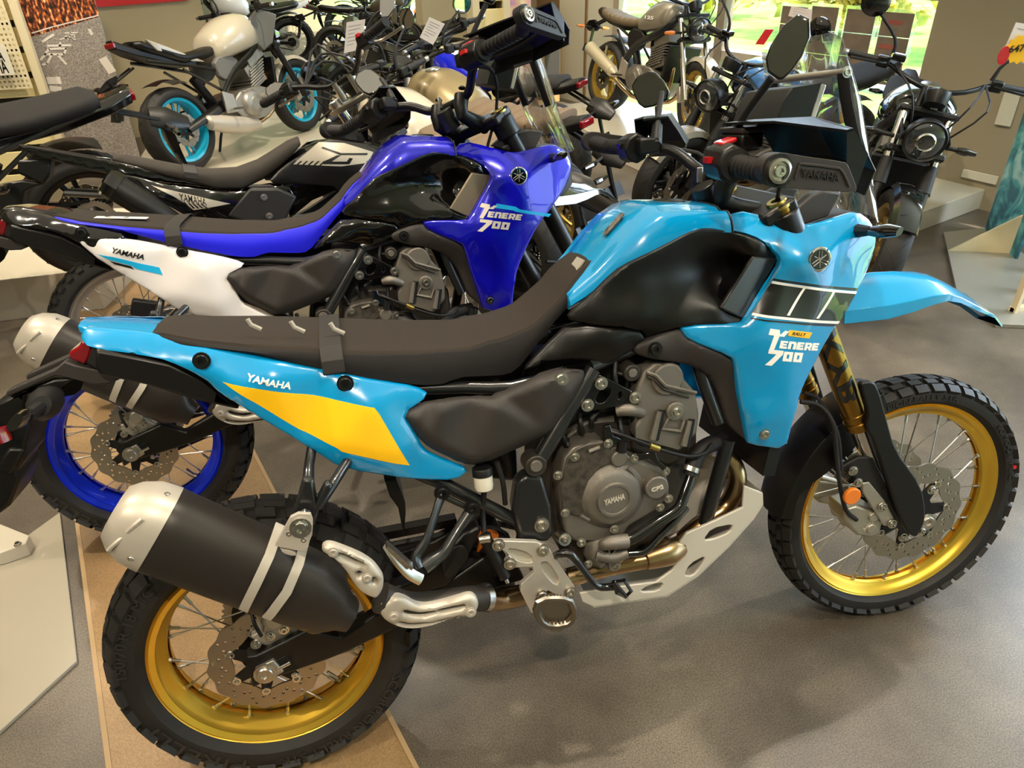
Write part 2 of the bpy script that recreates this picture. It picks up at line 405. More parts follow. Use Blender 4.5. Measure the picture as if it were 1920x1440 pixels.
# ================================================================ wheels
def tyre_mb(c, Rt, wt, Rr, wr, blocks, nb, h=.009):
    mb = MB(); Rc = Rt-h; dr = wt*.34
    def cr(s): return (Rc-dr*abs(s)**2.3, wt*.93*s)
    prof = [(Rr-.008, -wr*.8), (Rr+.002, -wr), (Rr+.3*(Rc-dr-Rr), -wt*.96), (Rr+.65*(Rc-dr-Rr), -wt)]
    prof += [cr(s) for s in (-1, -.9, -.75, -.5, -.25, 0, .25, .5, .75, .9, 1)]
    prof += [(a, -b) for a, b in reversed(prof[:4])]
    mb.lathe(prof, c, (0, 1, 0), 96, closed=True)
    c = Vector(c)
    for (s0, s1, a0, a1, sk) in blocks:
        for k in range(nb):
            q = []
            for top in (0, 1):
                for i in range(3):
                    s = s0+(s1-s0)*i/2; r_, y_ = cr(s); e = .02; r2, y2 = cr(s+e) if s < .9 else cr(s-e)
                    t = Vector((r2-r_, y2-y_))*(1 if s < .9 else -1); t.normalize(); nr, ny = t.y, -t.x
                    hh = h if top else -.004; ins = (.0012 if top else 0)
                    for a, g in ((a0, 1), (a1, -1)):
                        ang = 2*PI*(k+a+sk*(s-s0)+g*ins*3)/nb; rr = r_+nr*hh; yy = y_+ny*hh
                        q.append(c+Vector((rr*math.cos(ang), yy, rr*math.sin(ang))))
            mb.add(q, [(0, 1, 3, 2), (2, 3, 5, 4), (6, 8, 9, 7), (8, 10, 11, 9), (0, 2, 8, 6), (2, 4, 10, 8), (1, 7, 9, 3), (3, 9, 11, 5), (0, 6, 7, 1), (4, 5, 11, 10)])
    return mb
REARB = [(-1.08, -.72, .08, .80, 0), (1.08, .72, .08, .80, 0), (-.66, -.36, .3, .95, .2), (.66, .36, .3, .95, .2), (-.31, -.02, 0, .7, .15), (.31, .02, .1, .8, .15)]
KNOBB = [(-1.08, -.78, .1, .62, 0), (1.08, .78, .1, .62, 0), (-.66, -.35, .5, .98, 0), (.66, .35, .5, .98, 0), (-.25, .25, .05, .5, 0)]
def rotor_mb(c, r, y, rin, n=14, th=.004, holes=True):
    L = [((r*(.975+.025*math.cos(n*t)))*math.cos(t), (r*(.975+.025*math.cos(n*t)))*math.sin(t)) for t in np.linspace(0, 2*PI, n*8, endpoint=False)]
    L2 = [(rin*math.cos(t)*(1+.05*math.cos(7*t)), rin*math.sin(t)*(1+.05*math.cos(7*t))) for t in np.linspace(0, 2*PI, 70, endpoint=False)]
    H = [L2]
    if holes:
        w = r-rin
        for i in range(n*4):
            a = 2*PI*(i+.5)/(n*4); rr = rin+w*(.28, .52, .74, .40)[i % 4]; h = .0036*r/.12
            H.append([(rr*math.cos(a)+h*math.cos(b), rr*math.sin(a)+h*math.sin(b)) for b in np.linspace(0, 2*PI, 8, endpoint=False)])
    return MB().plate([L]+H, -th/2, th/2, o=(c[0], y, c[2]))
def disc(name, parent, c, r, y, rin, holes=True, sgn=-1):
    o = obj(name, rotor_mb(c, r, y, rin, holes=holes), STEEL, parent)
    mb = MB(); rc = rin*.55
    L = []
    for i in range(7):
        a = 2*PI*i/7
        for da, q in ((-.32, .62), (-.12, 1.06), (.12, 1.06), (.32, .62)): L.append((rin*q*math.cos(a+da), rin*q*math.sin(a+da)))
    mb.plate([L, [(rc*.5*math.cos(t), rc*.5*math.sin(t)) for t in np.linspace(0, 2*PI, 20, endpoint=False)]], -.003, .003, o=(c[0], y-.001*sgn, c[2]))
    obj('disc_carrier', mb, DARK, o)
    for i in range(7):
        a = 2*PI*i/7; p = Vector((c[0]+rin*1.07*math.cos(a), y, c[2]+rin*1.07*math.sin(a)))
        obj('rivet', MB().lathe([(.004, 0), (.005, .006), (.009, .006), (.0095, 0)], p, (0, sgn, 0), 12), CHR, o)
    return o
def spoked_wheel(pre, root, c, Rt, wt, Rr, wr, rim, n=32, blocks=REARB, nb=34, discs=(), tyre=RUB, detail=True, hubr=.05):
    c = Vector(c)
    ty = obj(pre+'_tyre', tyre_mb(c, Rt, wt, Rr, wr, blocks, nb), tyre, root, sharp=30)
    w = wr; d = .014
    P1 = [(Rr, -w), (Rr+.0015, -w+.002), (Rr-.003, -w+.004), (Rr-.010, -w+.006), (Rr-.013, -w*.55), (Rr-.026, -w*.4), (Rr-.028, -w*.15)]
    P2 = [(a, -b) for a, b in reversed(P1)]
    P3 = [(Rr-.034, w*.15), (Rr-.032, w*.45), (Rr-.019, w*.62), (Rr-.017, w-.006), (Rr-.006, w+.0005)]
    P4 = [(a, -b) for a, b in reversed(P3)]
    rm = obj(pre+'_rim', MB().lathe(P1+P2+P3+P4, c, (0, 1, 0), 96), rim, root, sharp=50)
    hub = MB().lathe([(.012, -.075), (.03, -.072), (.032, -.05), (hubr+.008, -.048), (hubr+.008, -.040), (hubr*.7, -.03), (hubr*.6, 0), (hubr*.7, .03), (hubr+.008, .040), (hubr+.008, .048), (.032, .05), (.03, .072), (.012, .075)], c, (0, 1, 0), 32)
    hb = obj(pre+'_hub', hub, BLKM, root)
    spm = []
    for j in range(4):
        a = 2*PI*j/n; sd = -1 if j % 2 == 0 else 1; cr_ = (1 if j < 2 else -1)*R(52)
        p1 = c+Vector(((Rr-.034)*math.cos(a), sd*w*.22, (Rr-.034)*math.sin(a))); h = a+cr_
        p0 = c+Vector((hubr*math.cos(h), sd*.044, hubr*math.sin(h))); dd = (p1-p0).normalized()
        mb = MB(); mb.cyl(p0, p1-dd*.012, .0018, n=7); mb.cyl(p1-dd*.022, p1, .0036, .0034, n=8); mb.cyl(p1-dd*.004, p1+dd*.002, .0055, n=6)
        spm.append(mb.mesh('spoke', SILV))
    for i in range(n):
        o = bpy.data.objects.new('spoke', spm[i % 4]); COL.objects.link(o); o.parent = rm
        o.matrix_basis = Matrix.Translation(c)@Matrix.Rotation(-2*PI*(i-i % 4)/n, 4, 'Y')@Matrix.Translation(-c)
    a = R(-52); p = c+Vector(((Rr-.034)*math.cos(a), 0, (Rr-.034)*math.sin(a))); q = c+Vector(((Rr-.075)*math.cos(a), 0, (Rr-.075)*math.sin(a)))
    obj('valve_stem', MB().cyl(p, q, .0035, n=8).cyl(p, p+(q-p)*.25, .007, n=6), CHR, rm)
    for (y, r, rin) in discs: disc(pre+'_brake_disc', root, c, r, y, rin, sgn=-1 if y < 0 else 1)
    return ty, rm
def cast_wheel(pre, root, c, Rt, wt, Rr, wr, rim, discs=(), nsp=5, tyre=RUB, split=True, blocks=None, nb=30):
    c = Vector(c)
    if blocks: ty = obj(pre+'_tyre', tyre_mb(c, Rt, wt, Rr, wr, blocks, nb, .006), tyre, root, sharp=30)
    else:
        mb = gm = tyre_mb(c, Rt, wt, Rr, wr, [], 1, .001)
        pass
        for k in range(22):       # sipes standing proud as thin dark bars
            for sg in (-1, 1):
                pts = []
                for s in (.15, .4, .65, .85):
                    r_ = Rt-.0008-wt*.34*s**2.3; ang = 2*PI*(k+.5*(sg > 0)+s*.8)/22; pts.append(c+Vector((r_*math.cos(ang), sg*wt*.93*s, r_*math.sin(ang))))
                gm.tube(pts, .0022, n=4, smooth=2)
        ty = obj(pre+'_tyre', mb, tyre, root)
    w = wr
    P = [(Rr, -w), (Rr+.001, -w+.003), (Rr-.012, -w+.006), (Rr-.026, -w*.4), (Rr-.026, w*.4), (Rr-.012, w-.006), (Rr+.001, w-.003), (Rr, w), (Rr-.02, w-.004), (Rr-.036, w*.4), (Rr-.036, -w*.4), (Rr-.02, -w+.004)]
    mb = MB().lathe(P, c, (0, 1, 0), 72)
    for k in range(nsp):
        a = 2*PI*k/nsp
        for da in ((-.16, .16) if split else (0,)):
            h = Vector((.035*math.cos(a), 0, .035*math.sin(a))); e = Vector(((Rr-.03)*math.cos(a+da), 0, (Rr-.03)*math.sin(a+da)))
            mb.tube([c+h, c+h*.4+e*.6, c+e], [.022, .013, .016], n=8, smooth=3, flat=(1, .8))
    mb.lathe([(.012, -.06), (.045, -.055), (.05, -.03), (.05, .03), (.045, .055), (.012, .06)], c, (0, 1, 0), 28)
    rm = obj(pre+'_wheel', mb, rim, root)
    for (y, r, rin) in discs: disc(pre+'_brake_disc', root, c, r, y, rin, sgn=-1 if y < 0 else 1)
    return ty, rm
def arc_text(name, body, c, r, y, a0, a1, h, mat, parent, sgn=-1, th=.0012):       # text round a tyre wall
    c = Vector(c)
    def fn(u, v, k):
        a = a0+(a1-a0)*u; rr = r+h*(v-.5)
        return c+Vector((rr*math.cos(a), y+sgn*(th if k == 0 else -.001), rr*math.sin(a)))
    return letters(name, body, fn, mat, parent, bold=.0)
def cylinder_text(name, body, p0, p1, r, side, mat, parent, sgn=1, width=1.5):    # text running down a tube p0->p1, seen from direction side
    p0, p1 = Vector(p0), Vector(p1); ax = (p1-p0).normalized(); s = Vector(side); s = (s-ax*s.dot(ax)).normalized(); w = ax.cross(s)
    def fn(u, v, k):
        t = (v-.5)*width*sgn; rr = r+(.0008 if k == 0 else -.001)
        return p0+(p1-p0)*u+s*(rr*math.cos(t))+w*(rr*math.sin(t))
    return letters(name, body, fn, mat, parent, bold=.03, shear=.2, split=3)
# ================================================================ the showroom
def nodes(name):
    m = bpy.data.materials.new(name); m.use_nodes = True; MATS[name] = m; return m, m.node_tree, m.node_tree.nodes['Principled BSDF']
def ramp(nt, fac, stops):
    r = nt.nodes.new('ShaderNodeValToRGB'); nt.links.new(fac, r.inputs[0]); e = r.color_ramp.elements
    while len(e) < len(stops): e.new(.5)
    for q, (p, c) in zip(e, stops): q.position = p; q.color = lin(c)
    return r.outputs[0]
def tex(nt, kind, scale, vec=None, **k):
    n = nt.nodes.new(kind); n.inputs['Scale'].default_value = scale
    for a, b in k.items(): n.inputs[a].default_value = b
    if vec is not None: nt.links.new(vec, n.inputs['Vector'])
    return n
def floor_mat(name, c1, c2, c3, rough, speck=1.0):
    m, nt, b = nodes(name); tc = nt.nodes.new('ShaderNodeTexCoord').outputs['Object']
    n1 = tex(nt, 'ShaderNodeTexNoise', 1.6, tc, Detail=8, Roughness=.65); n2 = tex(nt, 'ShaderNodeTexNoise', 260, tc, Detail=3)
    a = ramp(nt, n1.outputs[0], [(.3, c1), (.5, c2), (.72, c3)]); sp = ramp(nt, n2.outputs[0], [(.35, '6a6a6a'), (.65, 'b8b8b8')])
    mx = nt.nodes.new('ShaderNodeMix'); mx.data_type = 'RGBA'; mx.blend_type = 'OVERLAY'; mx.inputs[0].default_value = speck
    nt.links.new(a, mx.inputs[6]); nt.links.new(sp, mx.inputs[7]); nt.links.new(mx.outputs[2], b.inputs['Base Color'])
    b.inputs['Roughness'].default_value = rough; bp = nt.nodes.new('ShaderNodeBump'); bp.inputs['Strength'].default_value = .04; bp.inputs['Distance'].default_value = .002
    nt.links.new(n2.outputs[0], bp.inputs['Height']); nt.links.new(bp.outputs[0], b.inputs['Normal']); return m
FLG = floor_mat('stone_look_floor', '4e463c', '6a6053', '857a6a', .33, .8); FLT = floor_mat('tan_floor_tile', '8a6c4a', 'a08058', 'b49468', .42, .45)
WALL = M('wall_beige', 'b5a684', .85, bump=.1, bscale=300); WALLR = M('wall_grey_beige', 'a3957c', .85); WALLW = M('wall_offwhite', 'd8d2be', .85); CEIL = M('ceiling_white', 'd8cfc0', .9)
PLW = M('plinth_white', 'c4bcaa', .25, coat=.6); WFR = M('window_frame_grey', 'b9aa98', .5); WFB = M('window_seal', '2a3040', .4); PANE = M('window_glass', 'ffffff', 0, trans=1, ior=1.05, alpha=.12)
WD = Vector((-.33, .945, 0)).normalized(); WN = Vector((.945, .33, 0)).normalized()      # along the window wall (away), out of the room
W0 = Vector((4.30, 2.83, 0))
def flat(name, pts, z0, z1, mat, **k): return obj(name, MB().plate([[(p[0], p[1]) for p in pts]], z0, z1, u=(1, 0, 0), w=(0, 1, 0), h=(0, 0, 1)), mat, None, **k)
def wallbox(name, a, b, z0, z1, th, mat, out, **k):     # slab standing on the line a-b, th deep towards out
    a, b, o_ = Vector((a[0], a[1], 0)), Vector((b[0], b[1], 0)), Vector(out).normalized()*th; v = []
    for z in (z0, z1):
        for p in (a, b, b+o_, a+o_): v.append((p.x, p.y, z))
    return obj(name, MB().add(v, [(3, 2, 1, 0), (4, 5, 6, 7), (0, 1, 5, 4), (1, 2, 6, 5), (2, 3, 7, 6), (3, 0, 4, 7)]), mat, None, **k)
struct(flat('floor', [(-9, -7), (8.5, -7), (5.45, 0), (3.55, 5.6), (.5, 15.0), (-9, 15)], -.1, 0, FLG)); struct(flat('ceiling', [(-9, -7), (8.5, -7), (5.45, 0), (3.55, 5.6), (.5, 15.0), (-9, 15)], 3.05, 3.15, CEIL))
def ext(a, b, t): return a+(b-a)*t
La, Lb = G(205, 1440), G(145, 980); Ra, Rb = G(780, 1440), G(492, 880)
tan = [ext(Lb, La, 2.2), ext(Rb, Ra, 2.2), Rb, ext(Ra, Rb, 2.9), ext(La, Lb, 3.6), Lb]
struct(flat('floor_tan', tan, 0, .0015, FLT)); LT = M('tile_edge', 'a98d66', .5)
for a, b in ((ext(Lb, La, 2.2), ext(La, Lb, 3.6)), (ext(Rb, Ra, 2.2), ext(Ra, Rb, 2.9))):
    n = (b-a).cross(Vector((0, 0, 1))).normalized()*.006; struct(flat('trim_floor', [a-n, a+n, b+n, b-n], 0, .004, LT))
# window wall: a pillar, sill beams and panes
def wp(t, off=0): p = W0+WD*t+WN*off; return (p.x, p.y, 0)
struct(wallbox('wall_right', wp(-1.35), wp(.42), 0, 3.05, .35, WALLR, WN)); struct(wallbox('wall_right_return', wp(-4.6), wp(-4.2), 0, 3.05, .3, WALLW, WN))
struct(wallbox('wall_front', (-9, -7), (8.5, -7), 0, 3.05, .2, WALLW, (0, -1, 0))); struct(wallbox('wall_left', (-6.0, -7), (-6.0, 15), 0, 3.05, .2, WALL, (-1, 0, 0))); struct(wallbox('wall_back', (-9, 14.9), (1, 14.9), 0, 3.05, .2, WALL, (0, 1, 0)))
n_w = 0
def window(t0, t1, off=.22, rails=(.0, .62, 1.16, 2.95), posts=None):
    global n_w; n_w += 1
    q = thing(f'window_{n_w}', 'x', 'x'); del q['label']; del q['category']; struct(q)
    def bx(name, a, b, z0, z1, th, mat):
        o = wallbox(name, a, b, z0, z1, th, mat, WN); o.parent = q; return o
    for z in rails: bx('window_rail', wp(t0, off-.03), wp(t1, off-.03), z, z+.07, .08, WFR)
    for t in (posts or (t0, t1)): bx('window_post', wp(t-.04, off-.04), wp(t+.04, off-.04), 0, 3.05, .10, WFR); bx('window_seal', wp(t+.045, off-.02), wp(t+.065, off-.02), 0, 3.05, .05, WFB)
    bx('window_pane', wp(t0, off), wp(t1, off), 0, 3.05, .012, PANE)
window(.42, 2.35); window(2.35, 3.7); window(-4.2, -1.35); window(-8.5, -4.6)
# far end beside the window: off-white pillar, brown return, beige wall
p1 = G(1100, 196); p2 = G(1138, 205)
struct(wallbox('wall_back_pillar', (p1.x, p1.y), (p2.x+.1, p2.y+.05), 0, 3.05, .5, WALLW, WD)); BWALL = M('wall_brown', '9a7b55', .8)
q1 = p1+Vector((-.02, .02, 0)); q2 = q1+Vector((-.12, 1.4, 0)); struct(wallbox('wall_back_return', q1, q2, 0, 3.05, .1, BWALL, (1, 0, 0)))
struct(wallbox('wall_back_right', q2, q2-WN*1.5, 0, 3.05, .15, WALL, WD))
# tan partition behind the pale naked bike
pr = GD(398, 100, (-.42, .9, 0), (-1.2, 6.9, 0)); pr.z = 0
struct(wallbox('wall_partition', pr-Vector((.9, .42, 0))*3.6, pr, 0, 3.05, .12, WALL, (-.42, .9, 0)))
c0 = GD(183, 12, (-.42, .9, 0), (-1.2, 6.88, 0)); c1 = GD(352, 2, (-.42, .9, 0), (-1.2, 6.88, 0))
ban = wallbox('banner', c0-(c1-c0)*.3, c1, c0.z-.005, c0.z+.3, .02, M('banner_red', 'd2201c', .5), (.42, -.9, 0)); tag(ban, 'red banner strip along the top of the tan partition wall', 'banner')
# low plinths
struct(flat('trim_plinth_right', [G(1080, 262)[:2], G(1130, 290)[:2], G(1240, 340)[:2], wp(-.2, -.75)[:2], wp(-.2, .1)[:2], wp(3.6, .1)[:2], (G(1080, 262)+Vector((-.2, .75, 0)))[:2]], 0, .13, PLW, bevel=.004))
P_ = [G(385, 330, .10), G(640, 335, .10), G(640, 215, .10), G(470, 165, .10), G(300, 230, .10), G(250, 318, .10)]
struct(flat('trim_plinth_middle', [p[:2] for p in P_], 0, .10, PLW, bevel=.004))
# outdoors
m, nt, b = nodes('lawn'); tc = nt.nodes.new('ShaderNodeTexCoord').outputs['Object']; n1 = tex(nt, 'ShaderNodeTexNoise', 1.2, tc, Detail=10, Roughness=.7)
nt.links.new(ramp(nt, n1.outputs[0], [(.3, '4f9030'), (.5, '90bc48'), (.7, 'e0dc70')]), b.inputs['Base Color']); b.inputs['Roughness'].default_value = .9; LAWN = m
g = obj('lawn', MB().plate([[wp(-12, .5)[:2], wp(22, .5)[:2], wp(22, 30)[:2], wp(-12, 30)[:2]]], -.12, -.04, u=(1, 0, 0), w=(0, 1, 0), h=(0, 0, 1)), LAWN, None); g['kind'] = 'stuff'; tag(g, 'sunlit grass lawn outside the showroom windows', 'grass')
a = W0+WN*3.0; pth = flat('pavement', [(a+WD*-6)[:2], (a+WD*16)[:2], (a+WD*16+WN*1.3)[:2], (a+WD*-6+WN*1.3)[:2]], -.039, .0, M('pavement_grey', '8f93a0', .9)); struct(pth); pth.name = 'trim_pavement'
rs = random.Random(3)
def leafy(n, w, h, d, col='a4a030'):
    mb = MB()
    for i in range(n):
        p = Vector((max(-w/2, min(w/2, rs.gauss(0, w*.3))), max(-d/2, min(d/2, rs.gauss(0, d*.3))), .15+min(h, abs(rs.gauss(h*.5, h*.25))))); s = rs.uniform(.10, .2); r_ = Matrix.Rotation(rs.uniform(0, 6.28), 3, 'Z')@Matrix.Rotation(rs.uniform(-1, 1), 3, 'X')
        mb.add([p+r_@Vector(v)*s for v in ((-.5, -.9, 0), (.5, -.7, .1), (.6, .6, 0), (-.4, .9, .12))], [(0, 1, 2, 3)])
    return mb
for i, (t, o_) in enumerate(((-3.0, 6.5), (-.3, 6.8), (2.4, 6.6), (5.4, 7.0), (8.6, 7.2))):
    p = W0+WD*t*1.05+WN*o_; s = thing('hedge_bush', ['yellow-green bush at the right end of the hedge across the lawn', 'second yellow-green bush from the right in the hedge outside', 'middle bush of the hedge beyond the lawn', 'second bush from the left in the hedge outside', 'bush at the left end of the hedge outside the window'][i], 'bush', T(p.x, p.y, 0), 'bushes beyond the lawn')
    obj('foliage', leafy(1500, 2.3, 1.9, 1.2), M('bush_leaves', 'e6cf6a', .8, col2='a09038', vscale=3), s); obj('stem', MB().cyl((0, 0, 0), (0, 0, 1.2), .06, n=8), M('bush_wood', '5a4630', .9), s)
# brochure racks hanging in the right window
ACR = M('acrylic', 'f4fafc', .05, trans=.9, alpha=.35); BRO = M('brochure_brown', '8a7868', .7, var=.25, vscale=9); BRR = M('brochure_red', 'a65a50', .7)
RK = [((1465, 10), (1512, 12), (1504, 120), (1462, 110)), ((1522, 10), (1571, 13), (1553, 150), (1510, 140)), ((1582, 17), (1635, 21), (1628, 152), (1577, 146)), ((1648, 22), (1706, 26), (1696, 164), (1640, 156))]
n_ = tuple(WN)
for i, q in enumerate(RK):
    P4 = [GD(x, y, n_, W0+WN*.10) for x, y in q]; c = sum(P4, Vector())/4; u = (P4[1]-P4[0]).normalized(); u.z = 0; u.normalize(); w_ = (P4[1]-P4[0]).length; h_ = (P4[0]-P4[3]).length
    r_ = thing('brochure_rack', ['clear hanging brochure rack behind the rally bike mirror, leftmost in the window', 'clear hanging brochure rack, second from the left in the window', 'clear hanging brochure rack with plain brown sheets, third from the left', 'clear hanging brochure rack with red bands, rightmost in the window'][i], 'brochure rack', T(*c), 'brochure racks in the window')
    def L_(a, bz, d): return u*a+Vector((0, 0, bz))-WN*d
    obj('acrylic_frame', MB().ring([[L_(-w_/2-.02, h_/2+.02, 0), L_(w_/2+.02, h_/2+.02, 0), L_(w_/2+.02, -h_/2-.03, 0), L_(-w_/2-.02, -h_/2-.03, 0)], [L_(-w_/2-.02, h_/2+.02, .008), L_(w_/2+.02, h_/2+.02, .008), L_(w_/2+.02, -h_/2-.03, .008), L_(-w_/2-.02, -h_/2-.03, .008)]]), ACR, r_)
    for k in range(3):
        z1 = h_/2-k*h_/3; z0 = z1-h_/3+.006; sh = obj('brochure', MB().ring([[L_(-w_/2, z1, .012), L_(w_/2, z1, .012), L_(w_/2, z0, .012), L_(-w_/2, z0, .012)], [L_(-w_/2, z1, .018), L_(w_/2, z1, .018), L_(w_/2, z0, .018), L_(-w_/2, z0, .018)]]), BRO, r_)
        if i == 3: zz = z1-h_*.1; obj('red_band', MB().ring([[L_(-w_*.4, zz, .019), L_(w_*.2, zz, .019), L_(w_*.2, zz-h_*.06, .019), L_(-w_*.4, zz-h_*.06, .019)], [L_(-w_*.4, zz, .020), L_(w_*.2, zz, .020), L_(w_*.2, zz-h_*.06, .020), L_(-w_*.4, zz-h_*.06, .020)]]), BRR, sh)
        obj('clip', MB().lathe([(.001, 0), (.02, 0), (.02, .006), (.001, .006)], L_(w_/2+.008, (z0+z1)/2, .0), -WN, 14), ACR, r_)
# slatted rack at the left, its perforated panel, card and the road poster
CR = M('rack_cream', 'e8d79c', .5); CRF = M('rack_frame', 'd9cba6', .5); DK = M('rack_dark_board', '3a3020', .8); YR = 5.35  # one even dark brown for the boards behind the slats
def vp(px, py, y): return GD(px, py, (0, 1, 0), (0, y, 0))
rk = thing('slatted_rack', 'cream slatted display rack at the left edge behind the black bike tail', 'display rack', T(-2.4, YR, 0))
xr = vp(92, 162, YR).x; 
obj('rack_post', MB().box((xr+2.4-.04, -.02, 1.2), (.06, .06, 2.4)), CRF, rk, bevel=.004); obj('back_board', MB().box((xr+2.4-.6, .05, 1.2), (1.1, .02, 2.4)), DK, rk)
for k in range(12):
    z = 1.90-.17*k
    obj('slat', MB().box((xr+2.4-.62, 0, z), (1.1, .02, .125)), CR, rk, bevel=.002)
px0 = vp(0, 60, YR-.08).x
hol = [[(x*.029+.010, z*.034+.010), (x*.029+.024, z*.034+.010), (x*.029+.024, z*.034+.025), (x*.029+.010, z*.034+.025)] for x in range(21) for z in range(23)]
xpr = vp(62, 165, YR-.08).x
pp = obj('perforated_panel', MB().plate([[(0, 0), (.62, 0), (.62, .8), (0, .8)]]+hol, 0, .004), CRF, None); pp.matrix_world = T(xpr-.62, YR-.08, vp(62, 165, YR-.08).z)
tag(pp, 'cream perforated metal panel hooked on the slatted rack', 'panel')
ca, cb = vp(-78, 88, YR-.12), vp(28, 140, YR-.12); card = wallbox('lettered_card', (ca.x, YR-.12, 0), (cb.x, YR-.12, 0), cb.z, ca.z, .008, WALLW, (0, 1, 0)); tag(card, 'off-white card with black brand lettering on the perforated panel', 'card')
for k, z in enumerate((.30, .68)):
    zz = ca.z+(cb.z-ca.z)*z; flat_text('card_lettering', 'YAMAHA', (ca.x+.03, YR-.1205, zz-.05), (cb.x-.03, YR-.1205, zz-.05), (ca.x+.03, YR-.1205, zz+.04), BLKS, card)
# poster: night street above, grey road below
m, nt, b = nodes('poster_road'); tcg = nt.nodes.new('ShaderNodeTexCoord').outputs['Object']; sx = nt.nodes.new('ShaderNodeSeparateXYZ'); nt.links.new(tcg, sx.inputs[0])
nz = tex(nt, 'ShaderNodeTexNoise', 150, tcg, Detail=5); road = ramp(nt, nz.outputs[0], [(.3, '6a625a'), (.5, '8d857c'), (.7, 'b4aaa0')])
mp = nt.nodes.new('ShaderNodeMapping'); mp.inputs['Scale'].default_value = (14, 1, 6); nt.links.new(tcg, mp.inputs[0]); nv = tex(nt, 'ShaderNodeTexVoronoi', 3.0, mp.outputs[0]); n3 = tex(nt, 'ShaderNodeTexNoise', 4, mp.outputs[0], Detail=8)
city = ramp(nt, n3.outputs[0], [(.36, '140e0c'), (.5, '5a2a18'), (.58, 'd06a28'), (.68, 'f3d9a0')])
mt = nt.nodes.new('ShaderNodeMath'); mt.operation = 'MULTIPLY_ADD'; nt.links.new(sx.outputs[0], mt.inputs[0]); mt.inputs[1].default_value = -.22; nt.links.new(sx.outputs[2], mt.inputs[2])
gt = nt.nodes.new('ShaderNodeMath'); gt.operation = 'GREATER_THAN'; nt.links.new(mt.outputs[0], gt.inputs[0]); gt.inputs[1].default_value = vp(128, 50, YR+.05).z-vp(150, 200, YR+.05).z
mx = nt.nodes.new('ShaderNodeMix'); mx.data_type = 'RGBA'; nt.links.new(gt.outputs[0], mx.inputs[0]); nt.links.new(road, mx.inputs[6]); nt.links.new(city, mx.inputs[7]); nt.links.new(mx.outputs[2], b.inputs['Base Color']); b.inputs['Roughness'].default_value = .5
xa, xb_ = vp(60, 60, YR+.05).x-.02, vp(218, 140, YR+.05).x; o0 = Vector(((xa+xb_)/2, YR+.05, vp(150, 200, YR+.05).z))
pz = obj('street_poster', MB().box((0, 0, .35), (xb_-xa, .02, 2.7)), m, None); pz.location = o0; tag(pz, 'tall poster board of a road with painted characters and city lights', 'poster')
def stroke(pts, wd=.02):
    P3 = [vp(x, y, YR+.038)-o0 for x, y in pts]; mb = MB()
    for a_, b_ in zip(P3, P3[1:]):
        d_ = (b_-a_).normalized(); s_ = Vector((-d_.z, 0, d_.x))*wd/2; a_ = a_-d_*wd*.3; b_ = b_+d_*wd*.3
        mb.ring([[a_-s_, b_-s_, b_+s_, a_+s_], [v+Vector((0, .003, 0)) for v in (a_-s_, b_-s_, b_+s_, a_+s_)]])
    return mb
PW = M('painted_white', 'd8cfc4', .6)
mb = MB()
for s_ in (((113, 80), (112, 88)), ((90, 86), (132, 85)), ((92, 92), (124, 91), (120, 102), (84, 102), (92, 92)), ((97, 102), (88, 120), (80, 121)), ((108, 103), (124, 120)), ((84, 104), (76, 112)),):
    q = stroke([(x, y) for x, y in s_], .014); mb.add(q.v, q.f)
for s_ in (((122, 62), (146, 61)), ((126, 66), (142, 65), (138, 71), (122, 71), (126, 66)), ((132, 60), (128, 74)), ((126, 70), (112, 74)), ((132, 71), (141, 74))):
    q = stroke(s_, .008); mb.add(q.v, q.f)
obj('painted_characters', mb, PW, pz)
for s_, w_ in ((((80, 78), (100, 65)), .016), (((195, 113), (208, 132)), .06), (((92, 151), (110, 151)), .05), (((168, 56), (172, 64)), .02), (((96, 166), (112, 168)), .04), (((60, 62), (100, 50), (140, 40), (184, 29)), .008)):
    obj('lane_mark', stroke(s_, w_), PW, pz)
# cream drawers and pink poster in the middle distance, loudspeaker
def vq(px, py, y): return GD(px, py, (-.33*0, 1, 0), (0, y, 0))
y_ = 5.9; a_, b_ = vq(884, 60, y_), vq(948, 60, y_)
dr = thing('drawer_rack', 'cream slatted drawer rack in front of the far beige wall', 'display rack', T(a_.x, y_, 0)); w_ = b_.x-a_.x
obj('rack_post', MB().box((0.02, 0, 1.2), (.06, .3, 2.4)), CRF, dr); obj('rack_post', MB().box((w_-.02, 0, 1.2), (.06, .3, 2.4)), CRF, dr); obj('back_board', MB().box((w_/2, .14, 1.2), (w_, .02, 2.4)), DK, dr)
for k in range(11): obj('slat', MB().box((w_/2, -.1, .12+.21*k), (w_-.08, .03, .15)), CR, dr, bevel=.002)
m, nt, b = nodes('poster_pink'); tcg = nt.nodes.new('ShaderNodeTexCoord').outputs['Object']; n3 = tex(nt, 'ShaderNodeTexNoise', 7, tcg, Detail=5); nt.links.new(ramp(nt, n3.outputs[0], [(.35, 'b070b8'), (.5, 'd8a0b0'), (.6, 'e8c890'), (.7, 'e6e0ee')]), b.inputs['Base Color'])
a_, b_ = vq(957, 60, y_-.1), vq(996, 60, y_-.1); ps = wallbox('pink_poster', (a_.x, y_-.1, 0), (b_.x, y_-.1, 0), .05, 2.3, .02, m, (0, 1, 0)); tag(ps, 'pink and violet poster board beside the cream drawer rack', 'poster')
y_ = 6.9; a_, b_, c_ = vq(1019, 30, y_), vq(1052, 30, y_), vq(1030, 27, y_)
WOOD = M('speaker_wood', 'c9a46c', .5); sp = thing('loudspeaker', 'light wood floor-standing loudspeaker in the far corner by the brown wall', 'loudspeaker', T((a_.x+b_.x)/2, y_, 0)); w_ = b_.x-a_.x; h_ = c_.z
